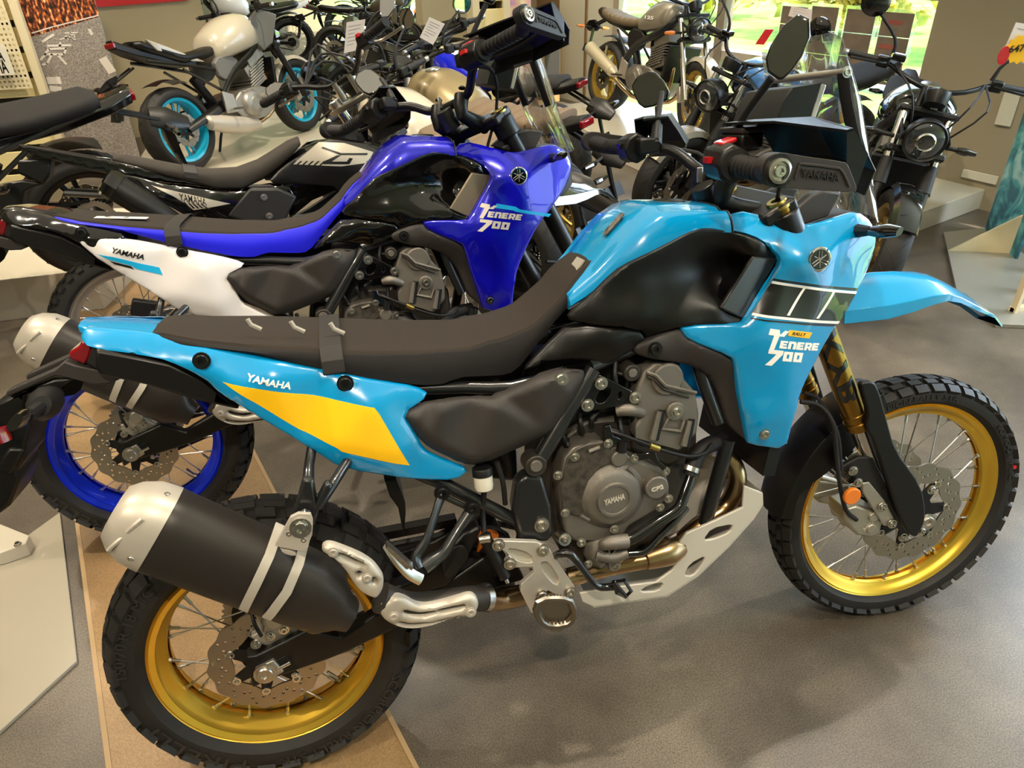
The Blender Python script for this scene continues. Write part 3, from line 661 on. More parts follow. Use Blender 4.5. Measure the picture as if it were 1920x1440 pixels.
obj('cabinet', MB().box((0, .14, h_/2), (w_, .28, h_)), WOOD, sp, bevel=.006); obj('grille', MB().box((0, -.005, h_*.55), (w_*.88, .01, h_*.86)), M('speaker_baffle', '4a4640', .6), sp)
for z in (h_*.88, h_*.70): obj('driver', MB().lathe([(.001, 0), (.03, .004), (w_*.3, .010), (w_*.34, .014), (w_*.34, 0)], (0, -.012, z), (0, -1, 0), 28, closed=False), ALU, sp)
# thin white base sheet at lower left, with a bolted bracket
c = [G(112, 960, .012), G(144, 1238, .012), G(0, 1370, .012)]; e_ = c[2]-c[1]; f_ = c[0]-c[1]
bs = flat('base_sheet', [c[0], c[1], c[1]+e_*3, c[0]+e_*3], 0, .012, M('base_sheet_paint', 'a09886', .2, coat=.6), bevel=.002); tag(bs, 'flat white stand base on the floor at the lower left', 'stand base')
k_ = [G(0, 985, .05), G(57, 1008, .05), G(50, 1024, .05), G(0, 1042, .05)]; br = flat('bracket', [k_[0]-Vector((.3, 0, 0)), k_[0], k_[1], k_[2], k_[3], k_[3]-Vector((.3, 0, 0))], .0121, .06, PLW, bevel=.003); tag(br, 'white raised bracket bolted on the white stand base', 'bracket'); obj('bracket_bolt', MB().bolt(G(34, 1022, .06), (0, 0, 1), .008, .010), CHR, br)
# blue poster stand at the right edge
m, nt, b = nodes('poster_sea'); tcg = nt.nodes.new('ShaderNodeTexCoord').outputs['Object']; n3 = tex(nt, 'ShaderNodeTexNoise', 5, tcg, Detail=9, Distortion=1.6); nt.links.new(ramp(nt, n3.outputs[0], [(.3, '123a4c'), (.45, '1f6a7c'), (.55, '4aa0a8'), (.66, 'a8d0d0')]), b.inputs['Base Color'])
st = thing('poster_stand', 'metal floor stand carrying a tall sea-blue poster board at the right edge', 'poster stand', T(0, 0, 0))
STM = M('stand_metal', 'a8a498', .38, metal=.6); WDL = M('stand_wood', 'd8c6a0', .6)
Q = [G(*q, .02) for q in ((1769, 435), (1843, 427), (1990, 520), (1990, 612), (1868, 607), (1793, 541))]
obj('base_plate', MB().plate([[(p.x, p.y) for p in Q]], 0, .02, u=(1, 0, 0), w=(0, 1, 0), h=(0, 0, 1)), STM, st, bevel=.002)
A0, A1 = G(1846, 430, .02), G(1888, 470, .02); d_ = (A1-A0); A1 = A0+d_*1.35; nb = Vector((-d_.y, d_.x, 0)).normalized()
if nb.x > 0: nb = -nb
obj('poster_board', MB().ring([[A0, A1, A1-nb*.012, A0-nb*.012], [p+Vector((0, 0, 2.0)) for p in (A0, A1, A1-nb*.012, A0-nb*.012)]]), m, st)
gz = [G(1815, 500, .02), G(1886, 500, .02)]; g0 = A0.lerp(A1, .8); obj('gusset', MB().ring([[g0, g0+nb*.32, g0+Vector((0, 0, .22))], [p+d_.normalized()*.01 for p in (g0, g0+nb*.32, g0+Vector((0, 0, .22)))]]), WDL, st)
for k in range(3):
    b0 = G(1868+k*26, 590-k*38, .02); fr_ = MB(); s = .20
    o1 = b0+Vector((.1, 0, 0)); fr_.box(o1+Vector((0, 0, .13)), (.02, .03, .26)).box(o1+Vector((.22, .02, .13)), (.02, .03, .26)).box(o1+Vector((.11, .01, .25)), (.24, .03, .02)).box(o1+Vector((.11, .01, .01)), (.24, .03, .02))
    obj('wood_frame', fr_, WDL, st)
# wall fittings
sk = GD(1905, 205, n_, W0-WN*.005); so = wallbox('wall_socket', (sk.x, sk.y), (sk+WD*.09)[:2], sk.z-.10, sk.z+.10, .012, WALLW, -WN); tag(so, 'white wall switch plate on the right wall above the blue poster', 'switch plate')
sk = GD(1870, 340, n_, W0-WN*.005); so = wallbox('wall_outlet', (sk.x, sk.y), (sk+WD*.22)[:2], sk.z-.02, sk.z+.03, .012, WALLW, -WN); tag(so, 'small white outlet strip low on the right wall', 'outlet')
# ================================================================ the adventure bike (both blue ones)
FW_, FZ_, RZ_ = 1.595, .342, .330
MAINM = pose(0, 0, 0, 12.357); FR = Fr(MAINM); ST0 = steer(-3.400); FRS = Fr(MAINM@ST0)
def A(k, pts, y=None):          # zoomed pixels (x, y[, lateral]) -> pixel triples
    return [(p[0], p[1], p[2] if len(p) > 2 else y) for p in Z(k, pts)]
def PP(k, pts, y=None, fr=None): return [(fr or FR).P(*p) for p in A(k, pts, y)]
def side(name, k, pts, y0, y1, mat, parent, bevel=.003, holes=(), fr=None, sm=0, both=False, label=None, seg=2, xf=None):
    L = [(p.x, p.z) for p in PP(k, [q[:2] for q in pts], y0, fr)]
    if sm: L = smooth_loop(L, sm)
    H = []
    for h in holes:
        q = [(p.x, p.z) for p in PP(k, h, y0, fr)]; H.append(smooth_loop(q, 1))
    return obj(name, MB().plate([L]+H, y0, y1), mat, parent, bevel=bevel, both=both, label=label, seg=seg, xf=xf)
def tubeP(name, k, pts, r, mat, parent, fr=None, n=10, both=False, smooth=4, flat=None, xf=None, label=None):
    return obj(name, MB().tube(PP(k, pts, None, fr), r, n, smooth=smooth, flat=flat), mat, parent, both=both, xf=xf, label=label)
def rad(k, c, e, y, fr=None):
    a, b = PP(k, [c, e], y, fr); return (a-b).length
def cylP(name, k, c, r, y0, y1, mat, parent, bevel=.002, fr=None, n=36, both=False, inner=None, xf=None):
    p = PP(k, [c], y0, fr)[0]
    q = Vector((p.x, y1, p.z))
    if inner: mb = MB().lathe([(inner, y1-y0 if False else 0), (r, 0), (r, y1-y0), (inner, y1-y0)], p, (0, 1, 0), n)
    else: mb = MB().cyl(p, q, r, n=n)
    return obj(name, mb, mat, parent, bevel=bevel, both=both, xf=xf)
def boltsP(name, k, pts, y, mat, parent, r=.008, fr=None, ax=(0, -1, 0), h=.006, xf=None, washer=True):
    for p in PP(k, pts, y, fr): obj(name, MB().bolt(p, ax, r, h, washer), mat, parent, xf=xf)
def interp(tab):
    tab = sorted(tab); xs = [t[0] for t in tab]; ys = [t[1] for t in tab]
    return lambda x: float(np.interp(x, xs, ys))
def smoothed(f, w=.02): return lambda x: sum(f(x+d*w) for d in (-1, -.5, 0, .5, 1))/5
TEN = [(0, 0), (10, 0)]
# hand-drawn wordmark glyphs on a 6 x 6 cell
GL = {'T': [[(0, 6), (4.2, 6), (4.8, 4.6), (6.8, 6), (8.6, 6), (6.6, 4.4), (4.4, 4.3), (2.6, 0), (.6, 0), (2.0, 4.3), (-.6, 4.3)]],
      'E': [[(0, 0), (4.2, 0), (4.2, 1.1), (1.8, 1.1), (1.8, 1.6), (3.8, 1.6), (3.8, 2.5), (1.8, 2.5), (1.8, 3.0), (4.2, 3.0), (4.2, 4), (0, 4)]],
      'N': [[(0, 0), (1.6, 0), (1.6, 2.8), (2.9, 2.8), (2.9, 0), (4.5, 0), (4.5, 3.2), (3.7, 4), (0, 4)]],
      'R': [[(0, 0), (1.6, 0), (1.6, 1.1), (2.3, 1.1), (3.0, 0), (4.6, 0), (3.7, 1.3), (4.4, 1.6), (4.4, 3.4), (3.7, 4), (0, 4)], [(1.6, 2.0), (2.9, 2.0), (2.9, 3.0), (1.6, 3.0)]],
      '7': [[(0, 6), (5.6, 6), (5.6, 4.6), (2.4, 0), (.2, 0), (3.2, 4.5), (0, 4.5)]],
      '0': [[(0, 0), (3.6, 0), (3.6, 3.6), (0, 3.6)], [(1.3, 1.0), (2.3, 1.0), (2.3, 2.6), (1.3, 2.6)]]}
def wordmark(name, fr, surf, word, bl, br, tl, mat, parent, wid, hgt, off=-.0012):
    a, b, c = (surf.P(fr, *q) for q in (bl, br, tl)); mb = MB()
    for ch, gx, gy in word:
        loops = [[(x+gx+.28*(y+gy), y+gy) for x, y in L] for L in GL[ch]]
        def fn(x, y, k):
            X = a.x+(b.x-a.x)*x/wid+(c.x-a.x)*y/hgt; Zz = a.z+(b.z-a.z)*x/wid+(c.z-a.z)*y/hgt
            return Vector((X, surf.y(X, Zz)+(off if k == 0 else 0), Zz))
        vs, es = [], []
        for L in loops:
            n0 = len(vs); vs += [Vector(p) for p in L]; es += [(n0+i, n0+(i+1) % len(L)) for i in range(len(L))]
        V, E_, Fc, *_ = delaunay_2d_cdt(vs, es, [], 0, 1e-7); V = [tuple(p) for p in V]
        tri = [f for f in Fc if inside(tuple(sum(V[i][k] for i in f)/len(f) for k in (0, 1)), loops)]
        mb.sheet(V, tri, fn)
    return obj(name, mb, mat, parent, sharp=20)
def emblem(parent, c, u, w, n, r):          # round badge with three crossed tuning forks
    c, u, w, n = map(Vector, (c, u, w, n))
    o = obj('badge', MB().lathe([(.0001, 0), (r, 0), (r, .003), (r*.9, .005), (r*.86, .0035), (.0001, .0035)], c, n, 40, closed=False, x=u), CHR, parent)
    obj('badge_field', MB().lathe([(.0001, .003), (r*.8, .003), (r*.8, .0042), (.0001, .0042)], c, n, 36, closed=False, x=u), BLKG, o)
    mb = MB()
    for k in range(3):
        a = PI/2+2*PI*k/3; d = u*math.cos(a)+w*math.sin(a); e = u*-math.sin(a)+w*math.cos(a)
        for s in (-1, 1): mb.tube([c+n*.0046+d*r*.1+e*s*r*.12, c+n*.0046+d*r*.72+e*s*r*.12], r*.05, n=6, smooth=0)
        mb.tube([c+n*.0046-d*r*.62, c+n*.0046+d*r*.1], r*.05, n=6, smooth=0); mb.tube([c+n*.0046+d*r*.1-e*r*.13, c+n*.0046+d*r*.1+e*r*.13], r*.05, n=6, smooth=0)
    obj('badge_forks', mb, CHR, o); return o

def adventure_bike(root, S, BODY, STEER, rally):
    body = CUR['X'] = BODY; I4 = Matrix.Identity(4)
    # ---------------- tank
    xt = interp([(.70, 1.035), (.756, 1.081), (.797, 1.122), (.838, 1.157), (.885, 1.182), (.962, 1.176), (1.046, 1.164), (1.113, 1.148), (1.16, 1.13)])
    xb = interp([(p.x, p.z) for p in PP(1, [(230, 655), (330, 580), (430, 480), (500, 420), (700, 325), (930, 208), (1055, 208)], -.14)]+[(1.16, 1.11)])
    rings = []
    for x in list(np.linspace(.699, 1.022, 24)):
        zt, zb = xt(x), xb(x)-.006; zb = min(zb, zt-.02); w = .143*min(1, .74+(x-.7)*1.8); tw = .080
        half = [(w-.012, zb-.01), (w, zb), (w*.985, zb+(zt-zb)*.25), (w*.95, zb+(zt-zb)*.5), (w*.90, zb+(zt-zb)*.72), (w*.84, zb+(zt-zb)*.84), (tw+.014, zt-.010), (tw, zt-.003), (tw*.5, zt), (0, zt+.001)]
        rings.append([Vector((x, -a, z)) for a, z in half]+[Vector((x, a, z)) for a, z in reversed(half[:-1])])
    tank = obj('fuel_tank', MB().ring(rings), S['paint'], root, sharp=55)
    obj('tank_seam', MB().tube([Vector((1.0245, -a, z)) for a, z in half[1:]], .0022, 6, smooth=0), DARK, tank)
    if rally: obj('tank_sticker', MB().box((.818, -.04, 1.1485), (.055, .022, .0015), RY(-42).to_3x3()), M('sticker_dark', '2a2824', .4, col2='8a8478', vscale=90), tank)
    obj('fuel_cap', MB().lathe([(.0001, .0), (.036, 0), (.036, .006), (.03, .010), (.0001, .012)], (.955, 0, 1.169), (.06, 0, 1), 32, closed=False), BLKM, tank)
    # ---------------- shroud
    out = A(1, [(1155, 105, -.10), (1300, 132, -.108), (1460, 176, -.122), (1530, 186, -.130), (1600, 180, -.135), (1700, 150, -.132), (1830, 108, -.118), (1905, 160, -.108), (1935, 245, -.105), (1925, 330, -.110),
                (1880, 450, -.12), (1830, 560, -.145), (1700, 760, -.17), (1620, 900, -.175), (1515, 1110, -.18), (1465, 1290, -.18), (1425, 1455, -.172), (1215, 1425, -.165), (1205, 1390, -.165), (1165, 1180, -.17), (1135, 960, -.175), (1115, 930, -.175),
                (870, 835, -.165), (838, 780, -.165), (845, 755, -.165), (1160, 742, -.17), (1190, 732, -.172), (1380, 440, -.172), (1392, 375, -.165), (1330, 305, -.155), (1240, 248, -.147), (1055, 205, -.14)])
    inn = A(1, [(1500, 300, -.166), (1480, 395, -.186), (1242, 795, -.194), (1285, 1300, -.186), (1430, 1100, -.190), (1560, 760, -.186), (1640, 560, -.180), (1690, 330, -.166), (1790, 260, -.142), (1830, 380, -.138), (1320, 210, -.135)])
    sh, shl, ss = shell('shroud', FR, out, S['paint'], root, inn, thick=.004, rnd=.006, step=.012, sm=1, surf=SurfS(FR, out, inn, .024))
    boltsP('shroud_bolt', 1, [(1300, 1362)], -.196, CHR, root, .009)
    c = ss.P(FR, *Z(1, [(1603, 378)])[0]); emblem(sh, c+Vector((0, -.001, 0)), (1, 0, 0), (0, 0, 1), (0, -1, 0), .0255)
    if rally:
        st = [((1350, 486), (1825, 541), (1823, 555), (1342, 497)), ((1336, 514), (1812, 574), (1722, 728), (1226, 680)), ((1226, 706), (1706, 742), (1692, 756), (1220, 712))]
        decal('black_stripe', FR, ss, Z(1, st[0]), BLKS, (sh, shl)); decal('black_stripe', FR, ss, Z(1, st[2]), BLKS, (sh, shl)); decal('stripe_block', FR, ss, Z(1, st[1]), BLKS, (sh, shl))
        for q in (((1344, 500), (1818, 560), (1812, 573), (1337, 513)), ((1232, 678), (1722, 727), (1712, 741), (1226, 692)), ((1517, 540), (1530, 541), (1440, 695), (1425, 693)), ((1683, 560), (1696, 562), (1604, 712), (1590, 711))):
            decal('white_line', FR, ss, Z(1, q), WHT, (sh, shl), off=-.0014)
        z = lambda a, b: Z(1, [(a, b)])[0]
        wordmark('model_lettering', FR, ss, [('T', 0, 4.3)], z(1296, 975), z(1600, 975+36), z(1296, 762), WHT, sh, 27, 10.3)
        wordmark('model_lettering', FR, ss, [(g, 5.2+i*4.9, 0) for i, g in enumerate('ENERE')], z(1330, 874), z(1600, 892), z(1330, 826), WHT, sh, 29.5, 4.4)
        wordmark('model_lettering', FR, ss, [('7', 0, 0), ('0', 6, 2.2), ('0', 10.2, 2.2)], z(1300, 972), z(1500, 990), z(1300, 880), WHT, sh, 14, 6.2)
        decal('yellow_tab', FR, ss, Z(1, [(1438, 776), (1568, 790), (1550, 824), (1432, 808)]), YEL, (sh, shl), off=-.0010)
        quad_text('tab_lettering', 'RALLY', FR, ss, z(1452, 804), z(1530, 811), z(1458, 786), BLKS, sh, off=-.0016, shear=.2)
    else:
        z = lambda a, b: Z(1, [(a, b)])[0]
        MT = S['mark']
        wordmark('model_lettering', FR, ss, [('T', 0, 4.3)], z(1250, 805), z(1580, 845), z(1250, 590), MT, sh, 27, 10.3)
        wordmark('model_lettering', FR, ss, [(g, 5.2+i*4.9, 0) for i, g in enumerate('ENERE')], z(1285, 710), z(1590, 730), z(1285, 655), MT, sh, 29.5, 4.4)
        wordmark('model_lettering', FR, ss, [('7', 0, 0), ('0', 6, 2.2), ('0', 10.2, 2.2)], z(1260, 830), z(1480, 845), z(1260, 725), MT, sh, 14, 6.2)
        decal('cyan_flash', FR, ss, Z(1, [(1420, 605), (1560, 625), (1590, 645), (1790, 665), (1775, 690), (1560, 665), (1540, 655), (1410, 640)]), CYS, (sh, shl))
    # front indicators
    for sg in (1, -1):
        pts = [Vector((p.x, p.y*sg, p.z)) for p in PP(14, [(770, 490, -.13), (860, 490, -.175), (1060, 495, -.25)])]
        ind = obj('indicator', MB().tube([pts[0], pts[1]], [.014, .009], 8, smooth=0), RUBD, root)
        obj('indicator_lens', MB().tube([pts[1], pts[1]*.5+pts[2]*.5, pts[2]], [.009, .013, .008], 10, flat=(1.3, .8)), SMOKE, ind)
    # nose, headlight and inner cowl between the shrouds
    n_ = MB()
    for x, zl, zh, w in ((1.12, 1.02, 1.10, .09), (1.2, 1.0, 1.09, .1), (1.30, .98, 1.12, .095), (1.36, .97, 1.12, .085), (1.40, 1.0, 1.09, .06)):
        n_v = [(-w, zl), (-w, zh-.02), (-w*.7, zh), (w*.7, zh), (w, zh-.02), (w, zl)]
        rings = n_.__dict__.setdefault('rg', []); rings.append([Vector((x, a, b)) for a, b in n_v])
    obj('front_cowl', MB().ring(n_.rg), TEX, root, bevel=.004)
    for a, b in ((-.04, 1.08), (.04, 1.08), (-.04, 1.02), (.04, 1.02)):
        obj('headlamp_lens', MB().lathe([(.0001, .012), (.02, .008), (.026, 0), (.026, -.02), (.0001, -.02)], (1.405, a, b), (1, 0, 0), 20, closed=False), GLASSY, root)
    side('inner_cowl', 6, [(1190, 930), (1350, 790), (1420, 760), (1530, 775), (1490, 850), (1450, 915), (1310, 965)], -.085, -.06, TEX, root, .004, both=True)
    # ---------------- side scoop panel
    out = A(1, [(930, 205, -.15), (1055, 206, -.146), (1240, 250, -.15), (1330, 308, -.148), (1392, 375, -.140), (1372, 430, -.142), (1192, 730, -.158), (1162, 742, -.160), (850, 756, -.165), (700, 800, -.15), (640, 832, -.14), (600, 775, -.15), (215, 735, -.13), (195, 690, -.125), (330, 582, -.138), (430, 482, -.146), (500, 422, -.15), (700, 326, -.153)])
    inn = A(1, [(980, 300, -.135), (1150, 380, -.118), (1225, 362, -.150), (1045, 655, -.163), (1030, 560, -.118), (900, 480, -.125), (700, 480, -.14), (500, 560, -.145), (950, 655, -.158), (600, 660, -.158), (350, 655, -.145), (1000, 705, -.162), (600, 715, -.16)])
    sp, spl, sps = shell('side_scoop', FR, out, S['scoop'], root, inn, thick=.003, rnd=.006, step=.014, sm=1)
    q = [sps.P(FR, *Z(1, [p])[0], o_) for p, o_ in zip(((1238, 360), (1378, 374), (1180, 716), (1050, 656)), (-.003, -.003, -.003, -.003))]
    mb = MB(); nn = Vector((0, .012, 0)); mb.add([q[0], q[1], q[2], q[3]]+[p+nn for p in q], [(0, 1, 2, 3), (7, 6, 5, 4), (0, 4, 5, 1), (1, 5, 6, 2), (2, 6, 7, 3), (3, 7, 4, 0)])
    obj('scoop_facet', mb, S['facet'], sp, bevel=.004, seg=3); 
    # lower knee cover
    out = A(1, [(-60, 1010, -.125), (60, 880, -.125), (210, 738, -.128), (600, 778, -.15), (645, 835, -.148), (590, 880, -.145), (385, 985, -.14), (330, 950, -.14), (100, 945, -.135), (20, 985, -.13)])
    shell('knee_cover', FR, out, S['scoop'], root, A(1, [(300, 850, -.15), (450, 870, -.155)]), rnd=.006, step=.014)
    # radiator side cover
    out = A(1, [(565, 885, -.150), (600, 850, -.152), (760, 785, -.155), (838, 770, -.158), (880, 838, -.166), (1115, 935, -.172), (1140, 990, -.168), (1210, 1405, -.158), (1160, 1370, -.15), (1085, 1300, -.145), (1040, 1120, -.145), (960, 1010, -.15), (860, 970, -.152), (590, 925, -.15)])
    shell('radiator_cover', FR, out, TEX, root, A(1, [(700, 880, -.162), (950, 950, -.165)]), rnd=.006, step=.014, thick=.02)
    boltsP('cover_bolt', 1, [(683, 883)], -.166, SATIN, root, .011, h=.008)
    # ---------------- seat
    zs = interp([(p.x, p.z-.006) for p in PP(8, [(90, 140), (250, 175), (560, 190), (1000, 205), (1200, 205), (1400, 185), (1580, 105), (1850, -95)], -.10)]+[(.775, 1.088)])
    zf = interp([(-.09, 1.028), (-.067, 1.04), (.012, 1.032), (.174, 1.007), (.323, .976), (.42, .958), (.503, .943), (.56, .944), (.624, .958), (.688, 1.004), (.74, 1.062), (.775, 1.088)])
    zb = interp([(p.x, p.z) for p in PP(8, [(85, 160), (150, 180), (330, 215), (560, 262), (790, 308), (1010, 345), (1200, 375), (1300, 375), (1380, 345), (1600, 345), (1650, 310), (1830, 100)], -.13)]+[(-.1, 1.05), (.70, 1.0), (.76, 1.06)])
    hw = interp([(-.09, .03), (-.07, .06), (-.02, .085), (.1, .115), (.3, .13), (.45, .12), (.58, .10), (.7, .082), (.775, .06)])
    rt, rb = [], []
    for x in sorted(list(np.linspace(-.088, .77, 44))+[-.08, -.07]):
        w = hw(x); f = zf(x); s = min(zs(x), f+.03); b = min(zb(x), s-.012, f-.01)+.001; top = max((f+s)/2+.006, f); s = min(s, top-.004)
        h1 = [(w, s-.002), (w*.97, s+(top-s)*.5+.001), (w*.86, top-.002), (w*.5, top), (0, top+.001)]
        h0 = [(w*.6, b), (w+.002, b), (w+.006, b+(s-b)*.4), (w+.003, s-.004), (w, s-.001), (w*.7, s-.002)]
        rt.append([Vector((x, -a, z)) for a, z in h1]+[Vector((x, a, z)) for a, z in reversed(h1[:-1])])
        rb.append([Vector((x, -a, z)) for a, z in h0]+[Vector((x, a, z)) for a, z in reversed(h0)])
    seat = obj('seat', MB().ring(rb), S['seat'], root, sharp=60)
    obj('seat_top', MB().ring(rt), S['seattop'], seat, sharp=60)
    # strap, seam and grip marks
    def over(x, r, k, wd=.014):      # a band across the seat
        pts = []
        for t in np.linspace(-1, 1, 13):
            w = hw(x)+.004; f = zf(x); s = zs(x); top = max((f+s)/2+.008, f)
            if abs(t) > .7: pts.append((math.copysign(w+.005, t), top-.006-(abs(t)-.7)/.3*(top-zb(x)-.004)))
            else: pts.append((t/.7*w*.97, top+.001-(.003 if abs(t) > .6 else 0)))
        return pts
    ps = over(.235, 0, 0)
    mb = MB(); rings = [[Vector((.235+dx-(abs(a)*.1 if False else 0), a+(0 if e == 0 else (math.copysign(.004, a) if abs(a) > hw(.235)*.9 else 0)), b+(0 if e == 0 else .003))) for dx, e in ((-.020, 0), (-.020, 1), (.020, 1), (.020, 0))] for a, b in ps]
    obj('strap', mb.ring(rings), STRAP, seat, bevel=.001)
    if rally:
        for (a, b) in ((495, 118), (680, 128), (850, 135)):
            pts = PP(8, [(a-28, b-26), (a-12, b-2), (a+32, b+18)], -.07)
            obj('seat_chevron', MB().tube([(p.x, p.y, max(p.z, 0)+.002) for p in pts], .0045, 6, smooth=0), GRYS, seat)
        obj('seat_tag', MB().box((.735, -.03, 1.068), (.045, .045, .003), RY(-48).to_3x3()), GRYS, seat)
    # ---------------- tail and side panels
    if rally:
        out = A(8, [(-255, 172, -.055), (-215, 215, -.075), (0, 245, -.09), (130, 270, -.105), (268, 338, -.12), (330, 392, -.125), (480, 492, -.14), (700, 622, -.15), (870, 732, -.155), (1180, 778, -.16), (1360, 782, -.155), (1422, 735, -.15),
                    (1300, 690, -.155), (1228, 655, -.155), (1180, 565, -.155), (1135, 495, -.15), (1250, 417, -.14), (1190, 380, -.135), (1010, 347, -.135), (790, 308, -.13), (560, 262, -.125), (330, 215, -.105), (150, 182, -.085), (60, 150, -.068), (-60, 136, -.056), (-180, 127, -.050), (-235, 124, -.045)])
        inn = A(8, [(420, 400, -.150), (860, 640, -.174), (1080, 690, -.176), (1010, 455, -.166), (560, 320, -.150), (300, 300, -.13), (0, 190, -.085), (-150, 165, -.07), (1130, 640, -.172)])
        tp, tpl, ts = shell('side_panel', FR, out, S['paint'], root, inn, thick=.004, rnd=.005, step=.013, surf=SurfS(FR, out, inn, .018))
        decal('yellow_field', FR, ts, Z(8, [(360, 357), (1010, 468), (1030, 492), (1162, 714), (870, 655), (850, 640), (690, 560)]), YEL, (tp, tpl))
        z = lambda a, b: Z(8, [(a, b)])[0]
        quad_text('lettering', 'YAMAHA', FR, ts, z(463, 352), z(651, 388), z(468, 318), WHT, tp, off=-.0014, bold=.03, shear=.15)
        # tail top
        fo = PP(10, [(556, 214), (620, 220), (820, 228), (980, 236), (1150, 250), (1250, 262)], -.05); mb = MB(); rg = []
        for i, q in enumerate(fo):
            w = (.034, .044, .050, .054, .058, .06)[i]; rg.append([Vector((q.x, -w, q.z-.014)), Vector((q.x, -w*.97, q.z-.002)), Vector((q.x, -w*.5, q.z+.002)), Vector((q.x, w*.5, q.z+.002)), Vector((q.x, w*.97, q.z-.002)), Vector((q.x, w, q.z-.014))])
        obj('tail_cowl', mb.ring(rg), S['paint'], root, bevel=.002, sharp=50)
    else:
        out = A(8, [(-255, 172, -.055), (-215, 215, -.075), (0, 245, -.09), (130, 270, -.105), (268, 338, -.12), (400, 445, -.13), (480, 492, -.135), (520, 480, -.13), (480, 380, -.13), (560, 262, -.125), (330, 215, -.105), (150, 182, -.085), (60, 150, -.068), (-60, 120, -.055), (-180, 108, -.045), (-235, 130, -.045)])
        shell('tail_panel', FR, out, BLKG, root, A(8, [(300, 300, -.13), (0, 190, -.085), (-150, 165, -.07)]), rnd=.006, step=.015)
        out = A(8, [(250, 330, -.125), (268, 310, -.125), (380, 295, -.128), (560, 292, -.13), (790, 330, -.135), (1010, 362, -.138), (1190, 395, -.14), (1262, 425, -.145), (1135, 500, -.155), (1180, 570, -.158), (1228, 660, -.158), (1300, 695, -.158), (1422, 740, -.155), (1360, 785, -.16), (1180, 780, -.165), (870, 735, -.16), (700, 630, -.155), (480, 500, -.145), (330, 400, -.13)])
        inn = A(8, [(420, 400, -.150), (860, 640, -.174), (1080, 690, -.176), (1010, 455, -.166), (560, 350, -.150), (1130, 640, -.172)])
        tp, tpl, ts = shell('side_panel', FR, out, S['panel'], root, inn, thick=.004, rnd=.005, step=.013, surf=SurfS(FR, out, inn, .018))
        z = lambda a, b: Z(8, [(a, b)])[0]
        quad_text('lettering', 'YAMAHA', FR, ts, z(455, 385), z(650, 420), z(462, 350), BLKS, tp, off=-.0014, bold=.03, shear=.2)
        decal('cyan_flash', FR, ts, Z(8, [(360, 395), (460, 412), (740, 462), (760, 510), (600, 478), (575, 462), (440, 430)]), CYS, (tp, tpl))
        decal('black_flash', FR, ts, Z(8, [(440, 436), (570, 464), (590, 482), (470, 456)]), BLKS, (tp, tpl))
        mb = MB(); rg = []
        for x, w, z1 in ((-.196, .034, 1.070), (-.18, .042, 1.080), (-.125, .048, 1.079), (-.05, .056, 1.060), (.0, .06, 1.03)):
            rg.append([Vector((x, -w, z1-.022)), Vector((x, -w*.85, z1-.002)), Vector((x, 0, z1+.003)), Vector((x, w*.85, z1-.002)), Vector((x, w, z1-.022)), Vector((x, 0, z1-.028))])
        obj('tail_cowl', mb.ring(rg), BLKG, root, bevel=.004, sharp=50)
        lb = obj('seat_label', MB().box((.10, -.04, .5*(zs(.10)+zf(.10))+.010), (.13, .035, .001), RY(7).to_3x3()), WHT, seat)
        obj('label_lettering', MB().box((.07, -.04, .5*(zs(.07)+zf(.07))+.0118), (.02, .012, .0006)).box((.11, -.04, .5*(zs(.11)+zf(.11))+.0115), (.015, .012, .0006)).box((.14, -.04, .5*(zs(.14)+zf(.14))+.0115), (.015, .012, .0006)), BLKS, lb)
    boltsP('panel_bolt', 8, [(270, 265)], -.125, SATIN, root, .0115, h=.007); boltsP('panel_bolt', 8, [(885, 362)], -.145, SATIN, root, .0115, h=.007)
    # lower tail (black), tail lamp, plate hanger
    side('under_tail', 8, [(-190, 215), (0, 248), (130, 275), (268, 340), (420, 460), (430, 480), (250, 440), (20, 370), (-170, 330), (-190, 300)], -.085, .085, BLKM, root, .010)
    mb = MB(); p = PP(10, [(610, 310), (700, 330), (690, 420), (640, 495), (530, 450), (512, 400), (600, 350)], -.05)
    obj('tail_lamp', MB().plate([[(q.x, q.z) for q in p]], -.055, .055), REDL, root, bevel=.006)
    side('lamp_housing', 10, [(700, 335), (920, 390), (960, 400), (950, 470), (900, 560), (840, 570), (700, 530), (640, 495)], -.065, .065, TEXD, root, .010)
    side('lamp_housing_clip', 10, [(925, 395), (975, 405), (920, 570), (840, 570), (880, 500)], -.068, .068, ENGD, root, .004)
    side('plate_arm', 10, [(410, 530), (480, 470), (560, 500), (780, 545), (960, 580), (820, 640), (700, 650), (560, 610), (420, 580), (60, 740), (40, 720), (50, 690)], -.06, -.035, TEX, root, .004, both=True)
    side('plate_hanger', 10, [(-60, 800), (60, 742), (400, 600), (560, 600), (420, 690), (330, 720), (200, 720), (180, 830), (230, 960), (190, 1100), (200, 1200), (120, 1300), (150, 1360), (70, 1560), (-60, 1660), (-120, 1300), (-100, 1000)], -.055, .055, SATIN, root, .006, sm=0)
    side('plate_hanger_step', 10, [(60, 1120), (190, 1130), (90, 1330), (-20, 1300), (0, 1200)], -.06, .06, BLKM, root, .006)
    obj('reflector', MB().tube(PP(10, [(0, 970, -.07), (10, 1000, -.07), (45, 1070, -.07)]), [.012]*3, 8, flat=(1, .5)), REDL, root)
    for sg in (1, -1):
        P_ = [Vector((p.x, p.y*sg, p.z)) for p in PP(10, [(340, 780, -.06), (300, 810, -.11), (200, 880, -.16), (110, 930, -.21)])]
        mt = obj('rear_indicator', MB().tube(P_[:2], [.028, .016], 12, flat=(1.3, 1)).tube(P_[1:3], [.010, .010], 8, smooth=0), RUBD, root)
        obj('indicator_lens', MB().tube([P_[2], P_[2]*.5+P_[3]*.5, P_[3]], [.010, .016, .012], 10, flat=(1.4, .7)), SMOKE, mt)
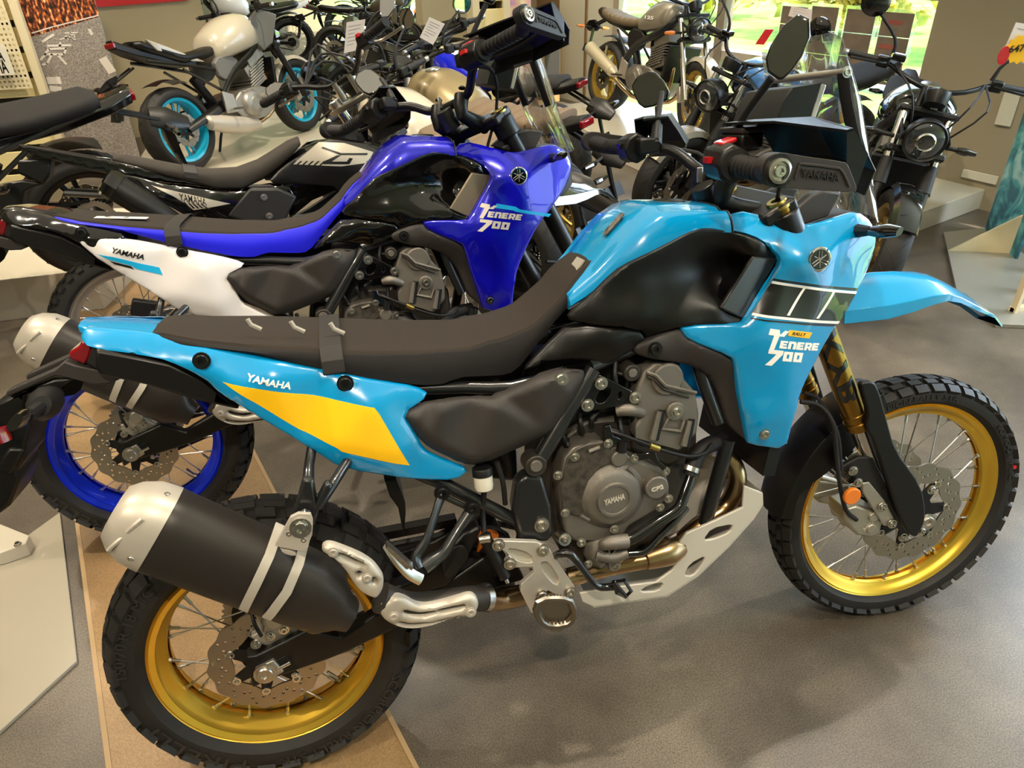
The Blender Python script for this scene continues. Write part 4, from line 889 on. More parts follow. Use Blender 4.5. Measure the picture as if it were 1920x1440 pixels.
    # ---------------- side cover (airbox)
    out = A(8, [(1128, 495, -.15), (1250, 440, -.145), (1420, 428, -.14), (1545, 425, -.14), (1700, 335, -.145), (1800, 306, -.15), (1908, 306, -.15), (1915, 330, -.15), (1880, 410, -.155), (1800, 560, -.155), (1745, 592, -.155), (1435, 728, -.15), (1270, 655, -.15), (1225, 625, -.15), (1170, 560, -.15)])
    inn = A(8, [(1178, 508, -.163), (1300, 460, -.170), (1545, 450, -.172), (1705, 362, -.168), (1795, 332, -.166), (1850, 400, -.167), (1735, 565, -.170), (1435, 695, -.168), (1300, 635, -.171), (1230, 590, -.166)])
    out = [(a, b, -.150) for a, b, c in out]; inn = [(a, b, -.170) for a, b, c in inn]
    shell('side_cover', FR, out, TEX, root, inn, thick=.006, rnd=.004, step=.009, surf=SurfS(FR, out, inn, .007))
    boltsP('cover_bolt', 8, [(1810, 345)], -.164, SILV, root, .011, h=.007)
    # ---------------- frame
    tubeP('frame_tube', 2, [(730, 110, -.135), (590, 340, -.145), (385, 690, -.155)], .0165, FRB, root, smooth=1, both=True)
    tubeP('subframe_tube', 2, [(-560, 240, -.10), (-100, 225, -.11), (200, 225, -.12), (560, 130, -.12)], .0125, FRB, root, both=True, smooth=2)
    tubeP('subframe_tube', 3, [(330, 120, -.12), (560, 215, -.13), (1060, 470, -.135)], .0145, FRB, root, both=True, smooth=1)
    tubeP('frame_tube', 2, [(1400, 60, -.12), (1440, 200, -.13), (1530, 450, -.135)], .0145, FRB, root, both=True, smooth=2)
    tubeP('frame_tube', 2, [(1600, 560, -.12), (1530, 800, -.12), (1440, 1120, -.11)], .0165, FRB, root, both=True, smooth=1)
    tubeP('frame_tube', 2, [(700, 90, -.13), (1000, -40, -.10), (1500, -250, -.05)], .018, FRB, root, both=True, smooth=1)
    cylP('frame_boss', 2, (362, 738), .0225, -.172, -.13, ENGD, root, both=True); cylP('frame_boss_plug', 2, (364, 738), .012, -.178, -.17, ENG, root, .001)
    side('pivot_plate', 2, [(300, 790), (410, 800), (470, 1010), (475, 1180), (440, 1230), (250, 1215), (212, 1000), (235, 850)], -.165, -.125, FRB, root, .010, both=True, seg=3)
    cylP('pivot_nut_recess', 2, (395, 1110), .017, -.167, -.16, DARK, root, .001); boltsP('pivot_bolt', 2, [(395, 1110)], -.167, SILV, root, .012, h=.010)
    side('engine_bracket', 2, [(760, 145), (800, 160), (1025, 275), (1030, 300), (985, 325), (770, 372), (690, 378), (648, 350)], -.150, -.143, BLKG, root, .0015,
         holes=[[(745, 290), (790, 230), (840, 225), (840, 270), (800, 330), (750, 330)], [(890, 262), (910, 250), (915, 290), (890, 310)]], both=True)
    boltsP('bracket_bolt', 2, [(778, 200), (690, 340), (997, 290)], -.151, SILV, root, .010, h=.008)
    # ---------------- engine
    en = side('engine_case', 2, [(470, 600), (700, 430), (1000, 400), (1400, 400), (1400, 700), (1300, 1000), (1200, 1200), (1000, 1360), (700, 1400), (520, 1300), (450, 1000)], -.11, .12, ENGD, root, .010)
    side('clutch_cover', 2, [(540, 690), (600, 615), (790, 570), (850, 640), (960, 672), (1010, 690), (1190, 760), (1218, 860), (1215, 935), (1150, 1010), (960, 1120), (900, 1215), (600, 1215), (545, 1150), (520, 1000), (515, 860)], -.160, -.10, ENG, root, .006, seg=3)
    p = PP(2, [(845, 925)], -.16)[0]
    obj('clutch_dome', MB().lathe([(.0001, -.019), (.0305, -.019), (.032, -.022), (.0375, -.022), (.039, -.016), (.052, -.014), (.061, -.011), (.064, -.006), (.072, -.004), (.074, 0), (.074, .01)], p, (0, 1, 0), 56, closed=False), ENG, root, sharp=60)
    flat_text('case_lettering', 'YAMAHA', p+Vector((-.024, -.0192, -.0075)), p+Vector((.022, -.0192, -.001)), p+Vector((-.024, -.0192, .0055)), SKID, root, h=.0022, bold=.03)
    side('heat_guard', 2, [(560, 690), (615, 625), (700, 590), (795, 575), (835, 620), (860, 700), (760, 760), (700, 830), (672, 920), (690, 1010), (640, 1062), (530, 1035), (520, 880)], -.1655, -.158, CAMO, root, .003, seg=2)
    cylP('cover_cap', 2, (1140, 875), .026, -.178, -.15, ENG, root, .003)
    p2 = PP(2, [(1140, 875)], -.178)[0]; flat_text('cap_lettering', 'CP2', p2+Vector((-.014, -.0005, -.006)), p2+Vector((.013, -.0005, -.003)), p2+Vector((-.014, -.0005, .003)), SKID, root, h=.0022, bold=.03)
    boltsP('case_bolt', 2, [(608, 672), (822, 585), (545, 1030), (500, 790), (990, 678), (1190, 765), (1210, 940), (1155, 995), (860, 1135), (545, 1205), (650, 1222), (692, 1360)], -.168, SILV, root, .0075, h=.008)
    for pts in ([(700, 640), (770, 612)], [(950, 745), (985, 780), (1005, 830)], [(1010, 890), (1000, 960), (960, 1020)], [(780, 1095), (850, 1090), (890, 1075)], [(650, 1050), (700, 1080)]):
        obj('case_rib', MB().tube(PP(2, pts, -.170 if pts[0][0] < 720 else -.166), .004, 8, smooth=3), ENG, root)
    cylP('oil_filler', 2, (900, 690), .018, -.17, -.13, ENG, root, .003); tubeP('sensor', 2, [(905, 640, -.165), (920, 570, -.165)], .0105, DARK, root, smooth=0)
    # cylinder block and head
    side('cylinder', 2, [(985, 420), (1320, 420), (1290, 700), (1200, 740), (980, 640)], -.125, .11, ENGD, root, .008)
    side('cylinder_head', 2, [(1050, 130), (1120, 75), (1290, 85), (1320, 180), (1390, 260), (1412, 400), (1400, 520), (1330, 600), (1290, 640), (1000, 560), (1000, 470), (1030, 440), (1000, 260)], -.148, .12, ENG, root, .010, seg=3)
    cylP('cam_cover', 2, (1212, 180), .0345, -.155, -.12, ALU if False else ENG, root, .004)
    tubeP('head_rib', 2, [(1070, 130, -.152), (1130, 150, -.158), (1190, 215, -.160), (1390, 262, -.152)], .004, ENG, root, smooth=1, n=6)
    tubeP('head_rib', 2, [(1075, 155, -.152), (1120, 175, -.157), (1180, 240, -.158), (1340, 290, -.152)], .003, ENGD, root, smooth=1, n=6)
    for a, b, c_, d_ in ((1165, 370, 1120, 560), (1360, 430, 1320, 600)):
        tubeP('head_pocket', 2, [(a, b, -.148), (c_, d_, -.148)], [.008, .010], DARK, root, smooth=0)
        tubeP('head_rib', 2, [(a-12, b+10, -.153), (c_-12, d_, -.153)], [.006, .008], ENG, root, smooth=0)
    cylP('head_boss', 2, (1262, 385), .021, -.158, -.14, ENG, root, .003); boltsP('head_bolt', 2, [(1264, 383)], -.158, SILV, root, .010, h=.007)
    tubeP('head_rib', 2, [(1215, 420, -.152), (1170, 490, -.153), (1285, 510, -.153), (1310, 440, -.15)], .005, ENG, root, smooth=1)
    tubeP('coolant_outlet', 2, [(880, 380, -.14), (960, 370, -.15), (1040, 390, -.14)], [.012, .014, .012], ENG, root)
    cylP('ignition_sensor', 2, (982, 138), .018, -.15, -.10, ENGD, root, .003); cylP('ignition_sensor_cap', 2, (985, 138), .009, -.154, -.148, ENG, root, .001)
    # throttle bodies and wiring, dark mass
    side('airbox', 2, [(430, 120), (760, 60), (1050, 20), (1050, 400), (900, 480), (600, 520), (480, 560), (420, 400)], -.09, .09, DARK, root, .006)
    rs = random.Random(4)
    for (x0, y0, x1, y1) in ((870, 60, 900, 300), (760, 380, 720, 480), (900, 430, 930, 620), (1020, 560, 1100, 580), (560, 560, 620, 640), (640, 400, 660, 520), (800, 480, 900, 540), (470, 470, 560, 620), (860, 130, 1030, 180)):
        tubeP('hose', 2, [(x0, y0, -.125), ((x0+x1)/2+rs.uniform(-30, 30), (y0+y1)/2, -.14), (x1, y1, -.13)], .0055, DARK, root)
    tubeP('clutch_cable', 2, [(800, 500, -.15), (900, 530, -.17), (1060, 590, -.175), (1200, 640, -.175), (1340, 670, -.17), (1440, 650, -.16), (1490, 590, -.14)], .004, DARK, root)
    tubeP('cable_adjuster', 2, [(1090, 600, -.176), (1150, 622, -.176)], .0065, M('brass', 'c9b060', .3, metal=1), root, smooth=0)
    side('clutch_lever', 2, [(800, 480), (840, 470), (860, 540), (910, 560), (900, 600), (820, 570)], -.165, -.155, BLKG, root, .002)
    side('cable_bracket', 2, [(985, 660), (1090, 650), (1130, 650), (1150, 700), (1200, 740), (1190, 780), (1140, 730), (1090, 690), (1010, 700)], -.172, -.166, BLKG, root, .001)
    # water pump and coolant pipes
    p = PP(2, [(790, 1255)], -.14)[0]
    obj('water_pump', MB().lathe([(.0001, -.03), (.012, -.03), (.020, -.034), (.034, -.03), (.038, -.018), (.044, -.014), (.044, .03)], p, (0, 1, 0), 40, closed=False), ENG, root, sharp=60)
    mb = MB()
    for k in range(8): a = k*PI/4; mb.box(p+Vector((.018*math.cos(a), -.036, .018*math.sin(a))), (.026, .010, .003), Matrix.Rotation(-a, 3, 'Y'))
    obj('pump_fin', mb, ENG, root)
    tubeP('pump_outlet', 2, [(780, 1245, -.175), (830, 1228, -.185), (945, 1215, -.185)], [.011, .015, .0165], ENG, root); tubeP('pump_outlet', 2, [(740, 1300, -.17), (850, 1320, -.175), (950, 1290, -.18)], [.012, .014, .011], ENG, root)
    tubeP('coolant_pipe', 2, [(940, 1215, -.185), (1000, 1190, -.185), (1120, 1110, -.18), (1270, 1010, -.17), (1320, 900, -.16), (1355, 800, -.15)], .0115, BLKG, root, n=14)
    tubeP('coolant_pipe', 2, [(950, 1295, -.185), (1060, 1280, -.185), (1150, 1190, -.175), (1240, 1100, -.165), (1330, 1000, -.15)], .0075, BLKG, root, n=12)
    tubeP('radiator_hose', 2, [(1355, 790, -.15), (1375, 700, -.14), (1430, 620, -.125), (1560, 560, -.10)], [.017, .0175, .018, .018], RUBD, root, n=14)
    tubeP('hose_clamp', 2, [(1348, 765, -.15), (1358, 735, -.147)], .0195, SILV, root, smooth=0, n=16)
    obj('radiator', MB().box((1.16, 0, .74), (.03, .30, .34), RY(12).to_3x3()), DARK, root)
    # ---------------- exhaust
    tubeP('exhaust_header', 2, [(1560, 640, -.05), (1640, 740, -.07), (1650, 860, -.08), (1570, 1000, -.08), (1400, 1120, -.10), (1240, 1260, -.12), (1080, 1330, -.13), (880, 1370, -.13), (560, 1450, -.13)], .021, PIPE, root, n=18)
    tubeP('exhaust_header', 2, [(1540, 640, .04), (1600, 760, .03), (1620, 900, .02), (1540, 1050, .0), (1380, 1160, -.04)], .021, PIPE, root, n=18)
    tubeP('collector', 2, [(1290, 1225, -.10), (1200, 1280, -.12), (1050, 1330, -.13)], [.03, .034, .026], PIPE, root, n=18)
    tubeP('link_pipe', 3, [(1380, 860, -.13), (1150, 930, -.12), (980, 970, -.13), (900, 975, -.15), (800, 960, -.175)], .024, PIPE, root, n=18)
    tubeP('mid_pipe', 3, [(850, 960, -.165), (700, 975, -.19), (480, 1010, -.205), (330, 1010, -.21), (180, 960, -.215)], [.026, .0265, .027, .028, .03], ENGD, root, n=18)
    tubeP('pipe_clamp', 3, [(872, 955, -.162), (838, 960, -.167)], .0295, SILV, root, smooth=0, n=20)
    def profiled(name, k, pts, y0, mat, holes=(), dome=.012, rnd=.008, **q):
        pp = A(k, pts, y0); inn = []; pp = [(p[0], p[1], y0-dome*.6) for p in pp]; rnd = max(rnd, .010)
        return shell(name, FR, pp, mat, root, inn, both=False, thick=.003, rnd=rnd, step=.008, sm=2, holes=[Z(k, h) for h in holes], **q)
    profiled('link_pipe_shield', 12, [(720, 1200), (760, 1120), (880, 1058), (960, 1080), (1060, 1140), (1180, 1150), (1400, 1090), (1560, 1040), (1620, 1090), (1628, 1160), (1590, 1230), (1400, 1270), (1200, 1330), (1050, 1358), (920, 1350), (780, 1290)], -.238, SHIELD,
             holes=[[(955, 1185), (1010, 1200), (1100, 1215), (1230, 1195), (1225, 1215), (1120, 1240), (1000, 1225), (950, 1205)], [(1255, 1185), (1400, 1155), (1500, 1135), (1495, 1160), (1380, 1185), (1260, 1210)], [(895, 1290), (1000, 1310), (1180, 1300), (1185, 1308), (1040, 1330), (930, 1318)], [(1210, 1295), (1460, 1240), (1460, 1248), (1215, 1303)]])
    boltsP('shield_bolt', 12, [(855, 1228), (1550, 1190)], -.255, SHIELD, root, .008, h=.004)
    # muffler: stations along its axis
    ax = [((210, 500), (330, 125), (490, 160), 0)]
    a0 = PP(4, [(280, 330)], -.20)[0]; a1 = PP(4, [(1620, 880)], -.215)[0]
    D = (a1-a0); L_ = D.length; Dn = D.normalized(); Un = Vector((0, -1, 0)).cross(Dn).normalized(); Vn = Vector((0, -1, 0)); Vn = (Vn-Dn*Vn.dot(Dn)).normalized()
    hz = [(-.055, .040), (-.045, .062), (-.02, .073), (.03, .081), (.0475, .082)]
    def oring(t, hu, hv, n=40, off=0): return [a0+Dn*t+Un*(off+hu*math.copysign(abs(math.cos(a))**.8, math.cos(a)))+Vn*(hv*math.copysign(abs(math.sin(a))**.8, math.sin(a))) for a in np.linspace(0, 2*PI, n, endpoint=False)]
    H = .5*(PP(4, [(520, 180)], -.2)[0]-PP(4, [(270, 640)], -.2)[0]).length
    e0 = (PP(4, [(395, 410)], -.2)[0]-a0).dot(Dn)
    mb = MB().ring([oring(e0, H, .062), oring(e0+.004, H*1.01, .0635), oring(e0+.02, H*1.0, .0635), oring(L_*.45, H*.98, .062), oring(L_*.78, H*.93, .060), oring(L_*.90, H*.84, .055, off=-.004), oring(L_*.985, H*.45, .04, off=-.012), oring(L_*1.04, .03, .03, off=-.016)])
    muf = obj('muffler', mb, CAN, root, sharp=50)
    mb = MB().ring([oring(e0-.005+.006, H*1.015, .064), oring(e0-.012, H*1.0, .064), oring(e0-.035, H*.96, .062), oring(e0-.062, H*.78, .054), oring(e0-.078, H*.56, .044), oring(e0-.080, H*.34, .032), oring(e0-.070, H*.31, .03), oring(e0-.045, H*.28, .028)], cap=False)
    cap = obj('muffler_end_cap', mb, SHIELD, muf, sharp=60)
    obj('muffler_outlet', MB().ring([oring(e0-.061, H*.3, .03), oring(e0-.05, .005, .005)]), DARK, cap)
    for a in (R(118), R(15), R(175)):
        q = a0+Dn*(e0-.018)+Un*(H*.96*math.cos(a))+Vn*(.064*math.sin(a)); obj('cap_rivet', MB().bolt(q, Un*math.cos(a)+Vn*math.sin(a), .006, .004), SILV, cap)
    for t0, k_ in ((-.040, .30), (-.052, -.3)):
        q = a0+Dn*(e0+t0)+Vn*(.058 if k_ > 0 else .055)+Un*(H*k_); obj('cap_rib', MB().tube([q-Un*.016-Dn*.004, q+Vn*.002, q+Un*.016+Dn*.006], .004, 6), SHIELD, cap)
    # strap round the can and hanger
    def onCan(px, py, lift=.003):      # side of the can near y=-.262
        p = FR.P(px, py, -.262); d = p-a0; u = d.dot(Un); t = d.dot(Dn); hh = H*float(np.interp(t, [0, L_*.45, L_*.78, L_*.95], [1, .98, .93, .7]))*1.0; uu = max(-1, min(1, u/(hh+.003)))
        return a0+Dn*t+Un*u+Vn*(.0635*math.sqrt(max(0, 1-abs(uu)**2.5))+lift)
    for e1 in (((1165, 450), (1110, 570), (1040, 700), (960, 870), (950, 900)), ((1340, 510), (1300, 630), (1230, 760), (1130, 900), (1100, 945))):
        pts = [onCan(*Z(4, [q])[0]) for q in e1]; hb_ = Dn*.0085
        obj('muffler_strap', MB().ring([[p-hb_, p+hb_, p+hb_+((p-a0)-Dn*(p-a0).dot(Dn)).normalized()*.003, p-hb_+((p-a0)-Dn*(p-a0).dot(Dn)).normalized()*.003] for p in pts]), SHIELD, muf)
    side('strap_bracket', 4, [(1250, 310), (1300, 285), (1380, 290), (1395, 330), (1390, 420), (1345, 530), (1280, 520), (1180, 500), (1150, 490), (1190, 420)], -.271, -.262, SHIELD, muf, .001, holes=[[(1180, 498), (1195, 515), (1260, 525), (1290, 545), (1275, 560), (1200, 540)]])
    boltsP('hanger_bolt', 4, [(1315, 370)], -.27, CHR, muf, .014, h=.012); boltsP('strap_screw', 4, [(1240, 412), (1335, 452)], -.269, CHR, muf, .005, h=.003, washer=False)
    a = tubeP('muffler_hanger', 4, [(1330, 340, -.245), (1360, 180, -.22), (1370, -20, -.16), (1400, -200, -.13)], [.014, .013, .0095, .0095], FRB, root, smooth=2)
    side('hanger_foot', 4, [(1240, 330), (1280, 240), (1330, 60), (1400, 70), (1420, 190), (1480, 80), (1530, 110), (1440, 260), (1400, 380), (1380, 300), (1300, 290)], -.245, -.225, FRB, root, .006)
    tubeP('muffler_hanger', 4, [(1420, 240, -.235), (1500, 130, -.22), (1620, -60, -.16), (1700, -180, -.13)], [.011, .0095, .0095, .0095], FRB, root, smooth=2)
    profiled('muffler_shield', 12, [(208, 650), (215, 610), (260, 588), (330, 600), (560, 690), (680, 770), (740, 850), (770, 900), (765, 990), (730, 1060), (690, 1085), (640, 1070), (560, 1030), (500, 960), (420, 830), (300, 710), (230, 680)], -.275, SHIELD,
             holes=[[(355, 672), (400, 680), (520, 735), (600, 775), (605, 790), (560, 780), (440, 725), (360, 690)], [(520, 845), (550, 835), (572, 855), (560, 880), (530, 878)], [(655, 895), (690, 893), (700, 920), (685, 940), (655, 928)]], dome=.006, rnd=.006)
    boltsP('shield_bolt', 12, [(615, 880), (310, 650)], -.285, SHIELD, root, .007, h=.004)
    # ---------------- passenger peg bracket
    tubeP('peg_bracket', 12, [(1290, 120, -.16), (1230, 300, -.18), (1150, 540, -.2), (1060, 690, -.21), (1090, 790, -.22)], [.012, .0095, .011, .014, .014], FRB, root, flat=(1, .7))
    tubeP('peg_bracket', 12, [(1560, 250, -.16), (1430, 450, -.18), (1310, 640, -.2), (1210, 720, -.21), (1120, 790, -.22)], [.012, .0095, .011, .014, .014], FRB, root, flat=(1, .7))
    tubeP('peg_bracket', 12, [(1310, 150, -.155), (1520, 250, -.155)], .006, FRB, root, smooth=0)
    boltsP('bracket_bolt', 12, [(1290, 110), (1560, 245)], -.165, SATIN, root, .012, h=.010)
    mb = MB().tube(PP(12, [(785, 590, -.24), (900, 740, -.24), (1000, 840, -.24), (1100, 895, -.24)]), [.008, .011, .012, .012], 8, flat=(1, .8))
    pg = obj('passenger_peg', mb, SILV, root)
    for i in range(12):
        t = i/11; obj('peg_rib', MB().box(PP(12, [(800+t*210, 585+t*185)], -.243)[0], (.005, .022, .006), RY(40).to_3x3()), SILV, pg)
    # ---------------- swingarm
    ss_ = interp([(0, 0), (1, 1)])
    mb = MB(); rg = []
    for k_, (t, b, yy) in enumerate((((400, 610), (455, 850), -.118), ((480, 600), (560, 790), -.122), ((860, 410), (1000, 640), -.122), ((1100, 470), (1200, 560), -.12), ((1440, 250), (1520, 400), -.115), ((1900, 60), (1990, 200), -.105), ((2350, -250), (2500, 30), -.09))):
        p, q = PP(13, [t, b], yy); w = .035
        rg.append([Vector((p.x, yy, p.z)), Vector((q.x, yy, q.z)), Vector((q.x, yy+w, q.z)), Vector((p.x, yy+w, p.z))])
    obj('swingarm', MB().ring(rg), TEXD if False else BLKM, root, bevel=.006, both=True, seg=3, xf=I4)
    side('swingarm_pad', 12, [(1320, 700), (1400, 600), (1490, 590), (1540, 660), (1520, 740), (1360, 895), (1320, 880), (1285, 780)], -.128, -.118, TEXD, root, .003, sm=1)
    side('swingarm_web', 12, [(820, 980), (1000, 930), (1180, 830), (1330, 660), (1480, 490), (1630, 420), (1640, 470), (1500, 760), (1350, 960), (1000, 1055)], -.115, -.075, BLKM, root, .006)
    side('axle_block', 13, [(470, 705), (610, 632), (690, 720), (540, 808)], -.130, -.12, ALU, root, .002, xf=I4); boltsP('axle_nut', 13, [(548, 730)], -.131, SILV, root, .017, h=.009, xf=I4)
    tubeP('chain_adjuster', 13, [(640, 700, -.128), (740, 648, -.128)], .004, CHR, root, smooth=0, xf=I4); boltsP('adjuster_screw', 13, [(770, 742)], -.130, CHR, root, .005, h=.004, xf=I4)
    side('adjuster_slot', 13, [(620, 640), (700, 600), (760, 660), (690, 715)], -.1235, -.120, DARK, root, .001, xf=I4)
    # rear caliper
    side('rear_caliper', 13, [(540, 320), (600, 310), (690, 330), (760, 380), (820, 400), (760, 460), (600, 540), (520, 520), (430, 460), (520, 420)], -.105, -.045, ALU, root, .005, xf=I4)
    cylP('caliper_piston', 13, (615, 350), .018, -.115, -.10, ALU, root, .003, xf=I4); boltsP('caliper_bolt', 13, [(480, 510), (585, 450), (690, 400)], -.106, CHR, root, .008, h=.007, xf=I4)
    tubeP('rear_brake_hose', 13, [(450, 280, -.10), (470, 360, -.115), (520, 450, -.115)], .004, DARK, root, xf=I4)
    # chain side
    obj('sprocket', rotor_mb((0, 0, RZ_), .112, .085, .085, n=46, holes=False), ALU, root, xf=I4); obj('sprocket_carrier', MB().lathe([(.03, .065), (.09, .078), (.09, .084), (.03, .09)], (0, 0, RZ_), (0, 1, 0), 40), BLKM, root, xf=I4)
    obj('chain', MB().tube([(0, .085, RZ_+.113), (.55, .085, .445), (.6, .085, .42), (.59, .085, .38), (0, .085, RZ_-.113)], .008, 6, smooth=0), DARK, root, xf=I4)
    obj('chain_guard', MB().box((.25, .1, .47), (.4, .03, .02), RY(0).to_3x3()), BLKM, root, xf=I4)
    # shock and master cylinder
    cylP0 = PP(3, [(870, 560), (880, 960)], -.04)
    s_ = MB()
    a_, b_ = cylP0; ax_ = (b_-a_)
    hp = [a_+ax_*(i/84)+Matrix.Rotation(i*2*PI/12, 3, ax_.normalized())@(ax_.normalized().orthogonal()*.034) for i in range(85)]
    obj('shock_spring', s_.tube(hp, .0062, 7, smooth=0), DARK, root); obj('shock_body', MB().cyl(a_, a_+ax_*.5, .026).cyl(a_, b_, .009), ORP, root); obj('shock_collar', MB().cyl(a_+ax_*.42, a_+ax_*.5, .041), ORP, root)
    mcy = tubeP('brake_cylinder', 3, [(850, 560, -.165), (880, 630, -.17), (985, 830, -.18)], [.014, .0125, .012], DARK, root, smooth=1, n=12)
    tubeP('banjo_fitting', 3, [(820, 590, -.17), (890, 580, -.175)], .009, SILV, root, smooth=0); tubeP('push_rod', 3, [(985, 830, -.18), (1000, 865, -.182)], .0045, CHR, root, smooth=0)
    rsv = cylP('brake_reservoir', 3, (845, 215), .019, -.17, -.13, RSVM, root)
    bpy.data.objects.remove(rsv)
    p = PP(3, [(845, 215)], -.155)[0]
    rsv = obj('brake_reservoir', MB().lathe([(.0001, -.016), (.017, -.016), (.019, -.01), (.019, .016), (.0001, .016)], p, (0, .1, 1), 28, closed=False), RSVM, root); obj('reservoir_cap', MB().lathe([(.0001, .030), (.019, .030), (.0205, .027), (.0205, .014), (.0001, .014)], p, (0, .1, 1), 28, closed=False), DARK, rsv)
    tubeP('reservoir_hose', 3, [(850, 270, -.15), (840, 400, -.14), (850, 540, -.155)], .006, DARK, root); tubeP('breather_hose', 3, [(930, 90, -.15), (970, 220, -.15), (985, 360, -.14)], .0055, RUBD, root)
    # ---------------- foot peg bracket, peg, brake pedal
    side('peg_plate', 3, [(915, 600), (960, 597), (1190, 605), (1265, 640), (1300, 700), (1430, 890), (1435, 930), (1385, 985), (1300, 940), (1260, 915), (1205, 990), (1200, 1080), (1150, 1060), (1082, 920), (1085, 880), (1170, 800), (1160, 765), (1010, 772), (982, 740), (1005, 700)], -.185, -.172, PEGM, root, .004,
         holes=[[(1210, 735), (1260, 730), (1340, 850), (1315, 890), (1230, 800)], [(1000, 660), (1020, 640), (1150, 680), (1170, 735), (1110, 740), (1010, 700)]])
    side('peg_plate_back', 3, [(960, 610), (1190, 615), (1290, 710), (1410, 910), (1300, 930), (1190, 900), (1170, 780), (1010, 750)], -.176, -.168, PEGM, root, .002)
    boltsP('plate_bolt', 3, [(940, 622), (1225, 655), (1015, 742), (1220, 945), (1400, 925)], -.186, SILV, root, .010, h=.008)
    loop = PP(3, [(1190, 985), (1300, 965), (1400, 985), (1420, 1080), (1380, 1130), (1260, 1140), (1200, 1080)], -.23)
    pg = obj('foot_peg', MB().tube(loop, .0065, 6, closed=True, smooth=2, flat=(1, 1.4)), KNURL, root)
    obj('peg_cup', MB().ring([[Vector((p.x, p.y, p.z-.004)) for p in loop], [Vector((.5*(p.x+sum(q.x for q in loop)/7), p.y+.01, p.z-.026)) for p in loop]]), KNURL, pg)
    mb = MB(); n_l = len(loop)
    for i in range(n_l):
        a_, b_ = loop[i], loop[(i+1) % n_l]
        for t in np.arange(0, 1, .2): p = a_.lerp(b_, float(t)); mb.cyl(p, p+Vector((0, -.003, .014)), .0045, .001, n=5)
    obj('peg_teeth', mb, KNURL, pg)
    tubeP('brake_pedal', 3, [(1300, 700, -.175), (1340, 680, -.19), (1410, 690, -.2), (1500, 800, -.2), (1580, 890, -.2), (1690, 890, -.2)], [.008, .009, .009, .008, .008, .009], BLKG, root)
    lp = PP(3, [(1680, 860), (1750, 850), (1795, 920), (1760, 955), (1700, 930)], -.21); obj('pedal_tip', MB().tube(lp, .0045, 6, closed=True, smooth=1).cyl(lp[0], lp[3], .005), BLKG, root)
    side('linkage', 3, [(640, 880), (780, 840), (900, 830), (1050, 860), (1060, 1000), (980, 1030), (860, 1040), (760, 920), (660, 910)], -.06, .06, ENGD, root, .006)
    tubeP('rear_axle_stub', 3, [(1340, 560, -.14), (1370, 590, -.17)], .014, SILV, root, smooth=0)
    # ---------------- skid plate
    side('skid_plate', 2, [(1240, 1400), (1290, 1310), (1275, 1240), (1330, 1165), (1500, 1090), (1690, 1000), (1700, 860), (1815, 905), (1818, 980), (1760, 1070), (1600, 1250), (1400, 1440), (1200, 1570), (1000, 1600), (730, 1640), (660, 1610), (640, 1550), (960, 1500), (1130, 1480), (1200, 1430)], -.135, -.127, SKID, root, .002, both=True,
         holes=[[(1435, 1212), (1490, 1135), (1632, 1105), (1610, 1160), (1500, 1205)], [(1310, 1440), (1350, 1362), (1455, 1308), (1425, 1375), (1370, 1440)], [(1020, 1545), (1080, 1500), (1190, 1480), (1150, 1540)]])
    pts = PP(2, [(1815, 905), (1818, 980), (1760, 1070), (1600, 1250), (1400, 1440), (1200, 1570), (1000, 1600), (730, 1640)], -.13)
    mb = MB().ring([[Vector((p.x, -.132, p.z)), Vector((p.x, .132, p.z)), Vector((p.x-.003, .132, p.z+.005)), Vector((p.x-.003, -.132, p.z+.005))] for p in pts]); obj('skid_plate_base', mb, SKID, root)
    mb = MB(); boltsP('skid_bolt', 2, [(865, 1370)], -.15, SILV, root, .010, h=.008)
    # side stand on the far side
    obj('side_stand', MB().tube([(.62, .14, .36), (.66, .22, .2), (.70, .30, .075)], [.013, .012, .012], 8, smooth=0).box((.70, .305, .070), (.05, .06, .012)), BLKM, root, xf=I4)
    # ================================================= front end (turns with the bars)
    CUR['X'] = STEER; f = FRS
    spoked_wheel('front', root, (FW_, 0, FZ_), .347, .046, .283, .031, S['rim'], 32, REARB, 46, [(-.071, .141, .088), (.071, .141, .088)])
    ty = [c for c in root.children if c.name.startswith('front_tyre')][0]
    # fork
    t0, t1 = PP(5, [(330, -160), (570, 495)], -.105, f); b1 = PP(5, [(805, 960)], -.105, f)[0]
    tdir = (t1-t0).normalized(); t0 = t1-tdir*(t1-PP(6, [(1110, 880)], -.105, f)[0]).length; t2 = t1+tdir*.22; b0 = t1+tdir*.20
    for sg in (-1, 1):
        m = lambda p, s=sg: Vector((p.x, p.y*-s if s == 1 else p.y, p.z)); mm = lambda p: Vector((p.x, abs(p.y)*sg, p.z))
        ft = obj('fork_tube', MB().cyl(mm(t0), mm(t1-tdir*.02), .0265, n=28).cyl(mm(t1-tdir*.045), mm(t1-tdir*.035), .028, n=28).cyl(mm(t1-tdir*.022), mm(t1), .029, n=28), S['fork'], root, bevel=.001)
        if sg == -1 and rally: cylinder_text('fork_lettering', 'KYB', mm(t1-tdir*.28), mm(t1-tdir*.09), .0268, (-.3, -1, 0), BLKS, ft, width=1.7)
        obj('fork_slider', MB().cyl(mm(t1), mm(b0), .0205, n=24), S['slider'], root); 
        bot = mm(Vector((FW_-.01, .105, FZ_-.01)))
        obj('fork_bottom', MB().tube([mm(b0-tdir*.02), mm(b0+tdir*.05), bot+Vector((-.0, 0, 0)), bot+tdir*.02], [.025, .025, .028, .02], 14, smooth=2), BLKM, root)
        obj('axle_clamp_bolt', MB().bolt(bot+Vector((-.012, sg*.03, 0)), (0, sg, 0), .009, .008), CHR, root)
